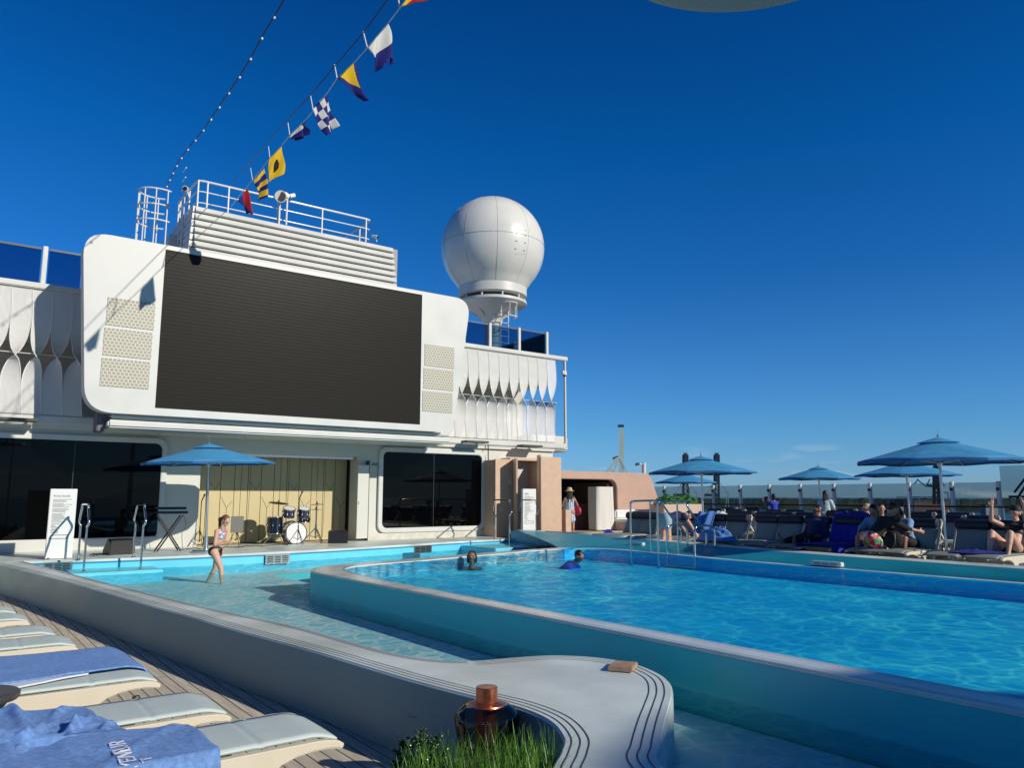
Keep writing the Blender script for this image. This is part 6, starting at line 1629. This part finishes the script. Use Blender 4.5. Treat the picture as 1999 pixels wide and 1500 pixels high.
MB().tube(catmull([bc+V((-.04, -.03, .12)), bc+V((-.10, 0, .34)), b+V((.05, 0, .05)), bc+V((.05, .05, .12))], 5), .012, 6).build('strap', mat('crimson leather', (.42, .015, .06), .5), rb_)
# partly hidden person left of her
pp = P(1100, 1042, Y=21.3)
person((pp.x, 21.1, ZRD), R_(-60), 1.5, dict(torso=(0, .25, 1), uaR=(-.2, .6, -.8), faR=(0, 1, -.2), uaL=(.2, .6, -.8), faL=(0, 1, -.2), look=(0, 1, -.4)), SK2, 'person in white and blue leaning beside the wooden cabin, mostly hidden', HR2, 'short', clothes=[('shirt', [('waist',), ('chest',), ('upper',), ('shoulders',), ('uaR', 0, .5), ('uaL', 0, .5)], .014, M_whiteb), ('skirt', [('hips',), ('seat',), ('thR', 0, .6, .03), ('thL', 0, .6, .03)], .02, mat('blue skirt', (.05, .12, .5), .8))])
# --- swimmers
def swimmer(px, py, z, lab, hair, skin, style, fdir, pose, cl):
    p = P(px, py, Z=z); t, J = person((p.x, p.y, z-1.50), toward((0, 0), tuple((RT*fdir[0]+FW*fdir[1]).to_2d())), 1.62, pose, skin, lab, hair, style, clothes=cl)
    t.location = t.location+(p-W(t, J, 'head'))
swimmer(921, 1088, ZM+.01, 'swimmer facing us with only the head above the main pool water', HR2, SK3, 'bob', (-.1, -1), dict(pelvis=(0, -.35, .86), torso=(0, .35, 1), head=(0, -.1, 1), look=(0, 1, .05), uaR=(-.2, .2, -1), faR=(-.1, .4, -1), uaL=(.2, .2, -1), faL=(.1, .4, -1), thR=(-.1, -.5, -1), thL=(.1, -.4, -1), snR=(0, -.6, -1), snL=(0, -.6, -1)), [('swimsuit', [('hips',), ('waist',), ('chest',), ('seat',)], .007, M_blk)])
swimmer(1130, 1087, ZM+.0, 'dark haired swimmer in royal blue shirt breaking the surface near the far corner', HR2, SK3, 'short', (.8, -.5), dict(pelvis=(0, -.45, 1.05), torso=(0, .9, .55), head=(0, .6, 1), look=(0, 1, -.3), uaR=(-.3, .5, -.8), faR=(-.1, 1, -.5), uaL=(.3, .5, -.8), faL=(.1, 1, -.5), thR=(-.1, -1, -.4), thL=(.1, -1, -.4), snR=(0, -1, -.4), snL=(0, -1, -.4)), [('rash_vest', [('waist',), ('chest',), ('upper',), ('shoulders',), ('uaR',), ('uaL',)], .012, M_roy)])
# --- woman bending beside the ladder (denim shorts, navy top)
bp_ = P(1308, 1060, X=14.0)
fB = toward((0, 0), tuple((RT*.95+FW*.45).to_2d()))
person((bp_.x, bp_.y, ZRD+.02), fB, 1.66, dict(pelvis=(0, -.12, .83), torso=(0, 1, .18), head=(0, 1, -.1), look=(0, .3, -1), uaR=(-.1, .75, -1), faR=(0, .75, -1), uaL=(.1, .75, -1), faL=(0, .7, -1), thR=(-.12, .12, -1), thL=(.14, .02, -1), snR=(0, -.1, -1), snL=(0, -.02, -1)), SK1, 'woman in frayed denim shorts bending forward over a lounger by the ladder rails', HR2, 'short',
    clothes=[('navy_top', [('waist',), ('chest',), ('upper',), ('shoulders',), ('uaR', 0, .3), ('uaL', 0, .3)], .016, M_navy), ('denim_shorts', [('hips',), ('seat',), ('thR', 0, .40, .028), ('thL', 0, .40, .028)], .02, M_denim)])
# --- person photographing by the glass
q = P(1512, 1000, X=26.5)
ph, Jp = person((q.x, q.y, ZRD-.12), toward((0, 0), tuple((FW*1-RT*.35).to_2d())), 1.60, dict(torso=(0, .02, 1), uaR=(-.15, 1, -.35), faR=(.1, .8, .8), uaL=(.1, 1, -.3), faL=(-.35, .8, .8), look=(0, 1, .05), head=(0, .1, 1)), SK2, 'person in royal blue shirt raising a phone to photograph the harbour', HR2, 'bob', clothes=[('shirt', S_full+[('uaR', 0, .8), ('uaL', 0, .8), ('thR', 0, .35, .03), ('thL', 0, .35, .03)], .02, M_roy)])
wr1 = (W(ph, Jp, 'wrR')+W(ph, Jp, 'wrL'))/2+V((0, 0, .12)); t = thing('phone', wr1, 'black phone held up by the person in royal blue by the glass', 'phone')
Mph = Matrix.Rotation(-HD, 3, 'Z'); MB().obox(wr1, (.15, .01, .08), Mph).build('phone_body', M_black, t, bevel=.003)
MB().obox(wr1+Mph@V((0, -.0065, 0)), (.135, .002, .068), Mph).build('phone_screen', M_glassblk, t)
# --- standing woman with long black hair
q = P(1612, 1000, X=24.3)
person((q.x, q.y, ZRD-.05), toward((0, 0), tuple((FW+RT*.55).to_2d())), 1.62, dict(torso=(0, .05, 1), uaR=(-.25, .2, -1), faR=(0, .9, -.6), uaL=(.4, .2, -1), faL=(.1, .5, -1), look=(-.5, 1, 0)), SK2, 'woman with long black hair and pale blouse standing behind the loungers', HR2, 'long', clothes=[('blouse', [('waist', 0, 1, .03), ('chest', 0, 1, .025), ('upper',), ('shoulders', ), ('hips', 0, 1, .03), ('uaR', 0, .8, .03), ('uaL', 0, .8, .03)], .02, M_whiteb), ('trousers', [('hips', 0, .5), ('seat',), ('thR',), ('thL',), ('snR', 0, .8), ('snL', 0, .8)], .018, M_denim)])
# --- lounger figures
def lie(px, lab, skin, hair, style, pose, clothes, X=None, H=1.7, dz=0, face=R_(90), yoff=0, hatf=None):
    y = lpos.get(px); 
    if y is None: y = P(px, 1030, X=LG_X).y
    return person(((X or (XR+1.10)), y+yoff, ZRD+dz), face, H, pose, skin, lab, hair, style, clothes=clothes, hatf=hatf)
seatz = .49
# facing -x (toward the pool): face = +90deg turns y forward to -x
lie(1610, 'person in black reclining on a front lounger with legs stretched to the pool', SK3, HR2, 'short', dict(pelvis=(0, 0, seatz), torso=(0, -.75, .95), head=(.25, -.1, 1), look=(.5, 1, -.2), uaR=(-.3, .3, -1), faR=(.2, 1, -.1), uaL=(.3, .3, -1), faL=(-.2, 1, -.1), thR=(-.08, 1, .04), snR=(0, 1, -.12), thL=(.12, 1, .02), snL=(0, 1, -.1), ftR=(-.3, .3, 1), ftL=(.3, .3, 1)), [('shirt', S_full+[('uaR',), ('uaL',), ('faR', 0, .7), ('faL', 0, .7)], .022, M_navy), ('trousers', [('hips',), ('seat',), ('thR',), ('thL',), ('snR', 0, .85), ('snL', 0, .85)], .02, M_blkc)])
M_flor = mat('floral shorts', (.7, .1, .15), .8); nt_ = M_flor.node_tree; tc_ = N(nt_, 'ShaderNodeTexCoord'); vo_ = N(nt_, 'ShaderNodeTexVoronoi', i_Scale=16.0); rr_ = N(nt_, 'ShaderNodeValToRGB'); rr_.color_ramp.interpolation = 'CONSTANT'
rr_.color_ramp.elements[0].color = (.55, .02, .06, 1); rr_.color_ramp.elements[1].position = .35; rr_.color_ramp.elements[1].color = (.65, .55, .45, 1); e_ = rr_.color_ramp.elements.new(.55); e_.color = (.05, .35, .12, 1); e_ = rr_.color_ramp.elements.new(.78); e_.color = (.75, .16, .26, 1)
nt_.links.new(tc_.outputs['Object'], vo_.inputs['Vector']); nt_.links.new(vo_.outputs['Color'], rr_.inputs[0]); nt_.links.new(rr_.outputs[0], nt_.nodes['Principled BSDF'].inputs['Base Color'])
kp = P(1700, 1060, X=14.15)
person((14.25, kp.y, ZRD), R_(-120), 1.72, dict(pelvis=(0, -.05, .60), torso=(.1, .75, .8), head=(0, .6, 1), look=(0, 1, -.5), uaR=(-.2, .9, -.5), faR=(.1, 1, -.3), uaL=(.2, .9, -.5), faL=(-.1, 1, -.2), thR=(-.15, .5, -.75), thL=(.2, .55, -.75), snR=(-.05, -1, -.12), snL=(.1, -1, -.12), ftR=(0, -.8, -.6), ftL=(0, -.8, -.6)), SK2, 'person in black top and floral shorts kneeling beside the royal blue towel', HR2, 'short',
    clothes=[('black_top', [('waist',), ('chest',), ('upper',), ('shoulders',), ('uaR',), ('uaL',), ('hips', .3, 1)], .024, M_blkc), ('floral_shorts', [('hips', 0, .7), ('seat',), ('thR', 0, .75, .032), ('thL', 0, .75, .032)], .024, M_flor)])
lie(1765, 'person in pale blue shirt sitting on a front lounger bent over a black bag', SK2, HR2, 'short', dict(pelvis=(0, 0, seatz), torso=(-.1, .25, 1), head=(-.1, .7, 1), look=(0, 1, -.7), uaR=(-.3, .8, -.7), faR=(.4, .9, -.2), uaL=(.3, .8, -.7), faL=(-.4, .9, -.2), thR=(-.25, .95, .35), snR=(0, .35, -1), thL=(.3, .95, .3), snL=(0, .3, -1)), [('shirt', S_full+[('uaR', 0, .8), ('uaL', 0, .8)], .024, M_pale), ('shorts', [('hips', 0, .6), ('seat',), ('thR', 0, .8), ('thL', 0, .8)], .024, M_blkc)], yoff=.28, H=1.6)
lie(1765, 'second person in pale blue shirt sitting close behind, head bowed', SK3, HR2, 'bob', dict(pelvis=(0, 0, seatz), torso=(.1, .3, 1), head=(.1, .8, 1), look=(0, 1, -.7), uaR=(-.2, .8, -.8), faR=(.3, .9, -.3), uaL=(.3, .8, -.7), faL=(-.3, .9, -.2), thR=(-.1, .95, .3), snR=(0, .3, -1), thL=(.3, .95, .35), snL=(0, .2, -1)), [('shirt', S_full+[('uaR', 0, .8), ('uaL', 0, .8)], .024, M_pale), ('shorts', [('hips', 0, .6), ('seat',), ('thR', 0, .8), ('thL', 0, .8)], .024, M_blkc)], yoff=-.32, H=1.6)
# camera bag beside them
bgp = P(1745, 1060, X=14.4); t = thing('black_backpack', (bgp.x, bgp.y, ZRD+.38), 'bulky black bag with white trim between the seated people', 'bag')
MB().ell((bgp.x, bgp.y, ZRD+.58), (.13, .18, .16), 18).build('bag_body', M_blkc, t); MB().box(bgp.x-.19, bgp.y-.12, ZRD+.45, bgp.x-.13, bgp.y+.12, ZRD+.58).build('pocket', M_blkc, t, bevel=.02)
MB().tube(catmull([(bgp.x-.15, bgp.y-.1, ZRD+.7), (bgp.x-.19, bgp.y-.12, ZRD+.55), (bgp.x-.17, bgp.y-.05, ZRD+.42)], 5), .012, 6).build('strap', M_dkgrey, t)
# heads behind
for px, X, hr, sty, lab, sk, shz in ((1690, 18.6, HR3, 'short', 'blonde head showing above the royal blue towel', SK1, 0), (1722, 18.4, HR2, 'short', 'short haired dark head above the loungers behind the kneeling person', SK2, 0)):
    y = P(px, 1005, X=X).y
    person((X, y, ZRD), R_(60 if px == 1690 else 130), 1.66, dict(pelvis=(0, 0, .40), torso=(0, -.1, 1), head=(0, .1, 1), uaR=(-.2, .3, -1), faR=(.1, 1, 0), uaL=(.2, .3, -1), faL=(-.1, 1, 0), thR=(-.1, 1, .1), snR=(0, .3, -1), thL=(.1, 1, .1), snL=(0, .3, -1)), sk, lab, hr, sty, clothes=[('shirt', S_full+[('uaR', 0, .7), ('uaL', 0, .7)], .02, M_navy if px == 1690 else M_blkc)])
# sunbathing woman at the right edge
M_cap = mat('black cap', (.012, .012, .014), .7)
caph = [('cap', [(.0, .088), (.03, .085), (.05, .066), (.056, .03), (.054, .028), (.0, .05)][::-1], M_cap)]
sy = P(1968, 1085, X=14.9).y
sbt, Js = person((15.05, sy, ZRD), R_(90), 1.68, dict(pelvis=(0, 0, .50), torso=(0, -.62, .8), head=(0, .0, 1), look=(.3, 1, .1), uaR=(-.4, .75, .45), faR=(.15, .15, 1), uaL=(.4, .75, .35), faL=(-.15, .1, 1), thR=(-.12, .85, .72), snR=(0, .45, -.95), thL=(.20, .85, .72), snL=(0, .52, -.95), ftR=(0, 1, -.2), ftL=(0, 1, -.2), curlR=.2, curlL=.3, palmR=(.6, .6, .2), palmL=(-.6, .6, .2)), SK1, 'sunbathing woman in black bikini and cap with knees up and raised hands', HR2, 'long', hatf=caph,
    clothes=[('bikini_top', [('chest', .2, .9, .009), ('upper', 0, .3, .008)], .008, M_blk), ('bikini_bottom', [('hips', 0, .6, .009), ('seat',)], .008, M_blk)])
MB_ = MB(); 
# --- royal blue towel over lounger, pale towel, dropped towels
def zfar(X, Y): return 0
def cover(px, m, lab, name='blue_towel', wd=.7, drop=.2, foldA=.01, x0=.1, x1=1.95):
    y = lpos[px]; c, s = math.cos(R_(62)), math.sin(R_(62))
    def prof(u):
        d = u*2.05
        if d < 1.22: return V((XR+max(.02, d), 0, ZRD+.425)) 
        k = d-1.22
        return V((XR+1.22+k*c, 0, ZRD+.425+k*s)) if k < .65 else V((XR+1.22+.65*c+(k-.65)*.6, 0, ZRD+.425+.65*s-(k-.65)*.9))
    def fn(u, v):
        u = x0+(x1/2.05-x0)*u if False else u; p = prof(u); e = (v-.5)*2; yy = e*wd*.5; zd = 0
        if abs(e) > .86: zd = -(abs(e)-.86)/.14*drop; yy = math.copysign(wd*.44, e)
        f = foldA*(noise.noise(V((u*7, v*6, px*.1))))
        bo_ = .055 if u*2.05 > 1.22 else .01
        return V((p.x-bo_-f*.5, y+yy, p.z+zd+abs(f)+bo_*.5))
    o = MB().grid(fn, 90, 40).build(name, m, ang=180); md = o.modifiers.new('thickness', 'SOLIDIFY'); md.thickness = .01; md.offset = 1
    return tag(o, lab, 'towel')
cover(1672, M_royal, 'royal blue towel covering a whole front row lounger', wd=.86, drop=.25, foldA=.03)
M_pt = mat('cornflower towel', (.10, .25, .60), .95, bump=.8, bscale=200)
pt = P(1385, 1030, X=LG_X)
def heap(name, c, rx, ry, h, m, lab, seed, cat='towel'):
    def fn(u, v):
        a = u*2*math.pi; r = v; x_ = rx*r*math.cos(a); y_ = ry*r*math.sin(a)
        n_ = noise.noise(V((x_*6, y_*6, seed)))*.5+.35*noise.noise(V((x_*14, y_*14, seed+3)))
        edge = 1+.25*noise.noise(V((math.cos(a)*1.5, math.sin(a)*1.5, seed)))
        return V((c[0]+x_*edge, c[1]+y_*edge, c[2]+max(.004, h*(1-r**2)*(.8+.9*n_))))
    o = MB().grid(fn, 64, 26).build(name, m, ang=180); return tag(o, lab, cat)
heap('blue_towel', (14.05, P(1400, 1040, X=14.05).y, ZRD+.40), .28, .50, .34, M_pt, 'crumpled cornflower towel heaped at the foot of the loungers before the bending woman', 5)
def hang(px, X, zt, zb, wdt, m, lab, seed):
    p = P(px, 1030, X=X)
    def fn(u, v): return V((X-.12-.35*(1-v)+.05*math.sin(u*14+seed), p.y+(u-.5)*wdt*(1+.25*(1-v)), zb+(zt-zb)*v+.02*math.sin(u*9)))
    o = MB().grid(fn, 40, 20).build('blue_towel', m, ang=180); md = o.modifiers.new('t', 'SOLIDIFY'); md.thickness = .012; return tag(o, lab, 'towel')
hang(1386, 15.35, ZRD+1.0, ZRD+.5, .5, M_pt, 'cornflower towel hung over a lounger back right of the bending woman', 1)
heap('white_towel', (15.6, P(1405, 1005, X=15.6).y, ZRD+.93), .18, .22, .10, M_towelw, 'small pale towel bunched on top of the draped lounger back', 8)
heap('blue_towel', (14.55, P(1895, 1095, X=14.3).y, ZRD+.42), .50, .42, .06, mat('navy towel', (.015, .02, .22), .95, bump=.6, bscale=150), 'dark navy towel crumpled at the foot of the lounger left of the sunbather', 12)
heap('blue_towel', (14.0, P(1243, 1046, X=14.0).y, ZRD+.30), .2, .5, .12, M_royal, 'blue towel roll lying beside the kiosk bench', 15)
heap('blue_towel', (19.6, 20.6, ZRD), .35, .25, .22, M_royal, 'folded blue towel on the deck below the covered trolley', 19)
# side tables with tumblers between front loungers
for k, (px, lab) in enumerate(((1345, 'low white side table with tumblers beside the bending woman'), (1438, 'low white side table with one clear tumbler between front loungers'), (1850, 'low white side table with wine glasses at the foot of the biggest parasol'), (1575, 'low white side table left of the reclining person'))):
    y = P(px, 1070, X=14.5).y; X_ = 14.5
    t = thing('side_table', (X_, y, ZRD), lab, 'side table')
    MB().box(X_-.22, y-.2, ZRD+.36, X_+.22, y+.2, ZRD+.40).build('table_top', M_rail, t, bevel=.015)
    for a in (-1, 1):
        for b in (-1, 1): MB().box(X_+a*.18-.015, y+b*.16-.015, ZRD, X_+a*.18+.015, y+b*.16+.015, ZRD+.36).build('leg', M_rail, t)
    for q_ in range((3, 1, 3, 2)[k]):
        gx, gy = X_-.08+.03*q_, y-.1+.1*q_
        g = MB().lathe([(.0, 0), (.03, .0), (.036, .12), (.033, .12), (.027, .01), (.0, .01)], (gx, gy, ZRD+.401), 14).build('tumbler', M_clear)
        tag(g, 'clear tumbler on the %s, %s from the left' % (('table by the bending woman', 'table between front loungers', 'table under the biggest parasol', 'table by the reclining person')[k], ('first', 'second', 'third')[q_]), 'glass', 'clear tumblers on the side tables')
# ================================================================== STAGE GEAR
M_drum = mat('black drum lacquer', (.008, .008, .014), .12, coat=.6); M_drumb = mat('midnight blue lacquer', (.008, .015, .06), .12, coat=.6); M_head = mat('white drum head', (.75, .75, .74), .5); M_brass = mat('bronze cymbal', (.42, .27, .12), .3, 1, var=.1, vscale=10)
YD = 20.0
def drum(kit, name, c, r, L, axis, m, headm=M_head):
    c = V(c); ax = V(axis).normalized(); 
    sh = MB().cyl(c-ax*L/2, c+ax*L/2, r, n=32).build(name, m, kit, ang=40)
    for s in (-1, 1):
        MB().cyl(c+ax*s*(L/2+.001), c+ax*s*(L/2+.006), r*.96, n=32).build('drum_skin', headm if s == -1 or axis[2] else M_head, sh)
        pts = []; u = ax.orthogonal().normalized(); w_ = ax.cross(u)
        MB().tube([c+ax*s*(L/2+.0)+(u*math.cos(a)+w_*math.sin(a))*(r+.006) for a in [i/28*6.2832 for i in range(28)]], .011, 6, closed=True).build('hoop', M_chrome, sh)
    mb = MB()
    u = ax.orthogonal().normalized(); w_ = ax.cross(u)
    for i in range(8):
        a = i/8*6.2832+.2; p = c+(u*math.cos(a)+w_*math.sin(a))*(r+.012); mb.cyl(p-ax*L*.42, p+ax*L*.42, .004, n=5); mb.obox(p, (.02, .02, .05), Matrix.Identity(3))
    mb.build('tuning_lugs', M_chrome, sh)
    return sh
kc = P(581, 1040, Y=YD)
KT = thing('drum_kit', (kc.x, YD+.3, ZC), 'black and midnight blue drum kit with white bass drum head on the stage', 'drum kit')
drum(KT, 'bass_drum', (kc.x, YD+.25, ZC+.29), .28, .42, (0.12, 1, 0), M_drum)
f1 = P(520, 1030, Y=YD+.35); drum(KT, 'floor_tom', (P(538, 1022, Y=YD+.3).x, YD+.35, ZC+.50), .20, .42, (0, 0, 1), M_drum)
for px in (565, 594): c = P(px, 1001, Y=YD+.2); drum(KT, 'rack_tom', (c.x, YD+.25, c.z), .155, .22, (0, -.35, 1), M_drumb)
sn = P(600, 1020, Y=YD+.6); drum(KT, 'snare_drum', (sn.x-.05, YD+.75, ZC+.62), .17, .14, (0, 0, 1), M_drum)
def stand(parent, x_, y_, ztop, tilt=0, legs=.32, m=M_chrome, z0=ZC):
    mb = MB(); mb.cyl((x_, y_, z0+.12), (x_, y_, ztop), .011, n=8); mb.cyl((x_, y_, z0+.3), (x_, y_, z0+.5), .016, n=8)
    for k in range(3):
        a = k*2.094+.6; mb.tube([(x_, y_, z0+.42), (x_+legs*math.cos(a), y_+legs*math.sin(a), z0+.012)], .008, 6); mb.tube([(x_, y_, z0+.14), (x_+legs*.5*math.cos(a), y_+legs*.5*math.sin(a), z0+.21)], .006, 6)
    return mb.build('stand', m, parent)
def cymbal(px, py, r, Yc, tilt):
    c = P(px, py, Y=Yc); M = Matrix.Rotation(tilt, 3, 'X')@Matrix.Rotation(tilt*.4, 3, 'Y'); mb = MB().lathe([(.0, .030), (r*.12, .026), (r*.17, .012), (r*.6, .004), (r, -.012), (r, -.015), (r*.6, .0), (r*.16, .008), (.0, .02)][::-1], (0, 0, 0), 36)
    mb.v = [c+M@v for v in mb.v]; mb.build('cymbal', M_brass, KT); stand(KT, c.x, c.y, c.z+.04, legs=.35)
    MB().lathe([(.0, 0), (.015, 0), (.015, .04), (.0, .045)], c+V((0, 0, .03)), 10).build('wing_nut', M_black, KT)
cymbal(544, 982, .265, YD+.15, R_(8)); cymbal(619, 985, .20, YD+.3, R_(-3)); cymbal(617, 995, .17, YD+.3, 0)
MB().tube([(kc.x-.05, YD-.1, ZC+.05), (kc.x+.0, YD-.02, ZC+.02), (kc.x+.02, YD-.2, ZC+.0)], .01, 6).build('bass_spur', M_chrome, KT)
def micstand(px, pytop, Yc, lab, pybase=None, boom=None):
    c = P(px, pytop, Y=Yc); t = thing('microphone_stand', (c.x, Yc, ZC), lab, 'microphone'); 
    stand(t, c.x, Yc, c.z-.14, legs=.26, m=M_black)
    h0 = V((c.x, Yc, c.z-.14)); h1 = V((c.x+.05, Yc-.04, c.z))
    MB().cyl(h0, h1, .013, .017, n=10).build('microphone_body', M_black, t); MB().ell(h1+V((.005, 0, .015)), (.027, .027, .03), 12).build('microphone_head', M_dkgrey, t)
    if boom: MB().tube([(c.x, Yc, c.z-.3), boom], .009, 6).build('boom_arm', M_black, t)
micstand(394, 968, YF-.15, 'black microphone stand left of the gold panels behind the parasol pole')
micstand(585, 962, YD-.35, 'black microphone stand in front of the drum kit')
# wedge monitors
def wedge(px, Yc, w_, lab, z0=ZC, rz=0, s=1):
    c = P(px, 1050, Y=Yc); t = thing('stage_monitor', (c.x, Yc, z0), lab, 'loudspeaker')
    prof = [(0, 0), (.42*s, 0), (.42*s, .10*s), (.18*s, .34*s), (.0, .30*s)]
    mb = MB(); n = len(prof); M = Matrix.Rotation(rz, 3, 'Z')
    vs = [V((c.x, Yc, z0+.003))+M@V((sg*w_/2, -.2+p[0], p[1])) for sg in (-1, 1) for p in prof]
    mb.add(vs, [(i, (i+1) % n, n+(i+1) % n, n+i) for i in range(n)]+[tuple(range(n)), tuple(range(n, 2*n))]); mb.build('cabinet', M_black, t, bevel=.012)
    nn = M@V((0, .71, .71)); cc = V((c.x, Yc, z0))+M@V((0, .11, .235*s)); 
    MB().obox(cc+nn*.0, (w_*.82, .30*s, .012), M@Matrix.Rotation(R_(-45), 3, 'X')).build('grille', M_dkgrey, t)
wedge(233, 18.9, .50, 'black wedge stage monitor on the deck left of the keyboard', rz=R_(10))
wedge(660, YD-.1, .52, 'black wedge stage monitor right of the drum kit', rz=R_(-25))
# keyboard on X stand
ka, kb = P(304, 1000, Y=19.2), P(362, 1000, Y=19.3)
KB = thing('keyboard_stand', ((ka.x+kb.x)/2, 19.2, ZC), 'two tier black keyboard on a crossed stand beside the left black window', 'keyboard')
for nm, zz, yo in (('upper_keyboard', P(330, 993, Y=19.2).z, .12), ('lower_keyboard', P(330, 1001, Y=19.2).z, -.05)):
    kk = MB().box(ka.x, 19.1+yo, zz-.03, kb.x, 19.36+yo, zz+.03).build(nm, M_black, KB, bevel=.008)
    MB().box(ka.x+.05, 19.11+yo, zz+.031, kb.x-.05, 19.24+yo, zz+.036).build('keys', M_head, kk)
zz = P(330, 1006, Y=19.2).z
for yo in (0, .25):
    MB().bar((ka.x+.05, 19.08+yo, ZC+.01), (kb.x-.1, 19.08+yo, zz-.01), .03, .03).build('cross_leg', M_black, KB)
    MB().bar((kb.x-.1, 19.11+yo, ZC+.01), (ka.x+.05, 19.11+yo, zz-.01), .03, .03).build('cross_leg', M_black, KB)
tag(MB().tube(catmull([(kb.x-.05, 19.25, zz), (kb.x+.02, 19.25, zz-.25), (kb.x-.06, 19.25, zz-.42), (kb.x-.02, 19.25, ZC+.02)], 6), .006, 5).build('cable', M_black), 'thin black cable dangling below the keyboard', 'cable')
# cables on the deck
for k, (px0, px1, Yc, lab) in enumerate(((176, 215, 18.8, 'coil of black cable left of the left wedge monitor'), (350, 470, 19.6, 'tangle of black cable on the deck under the parasol'), (455, 560, 19.7, 'black cables running along the deck toward the drum kit'))):
    a, b = P(px0, 1070, Y=Yc), P(px1, 1070, Y=Yc); r_ = random.Random(k+30); pts = [V((a.x+(b.x-a.x)*i/12, Yc+r_.uniform(-.18, .18), ZC+.014+.01*(i % 2))) for i in range(13)]
    tag(MB().tube(catmull(pts, 5), .009, 5).build('cable', M_black), lab, 'cable')
# music stand with clipped sheet, low stool
c = P(462, 1045, Y=20.3); t = thing('sheet_stand', (c.x, 20.3, ZC), 'grey mesh music stand before the gold panels left of the drums', 'music stand')
MB().box(c.x-.16, 20.29, P(462, 1040, Y=20.3).z-.0, c.x+.16, 20.31, P(462, 1010, Y=20.3).z+.02).build('desk', mat('grey mesh', (.14, .14, .13), .5), t); stand(t, c.x, 20.34, P(462, 1040, Y=20.3).z, legs=.22, m=M_black)
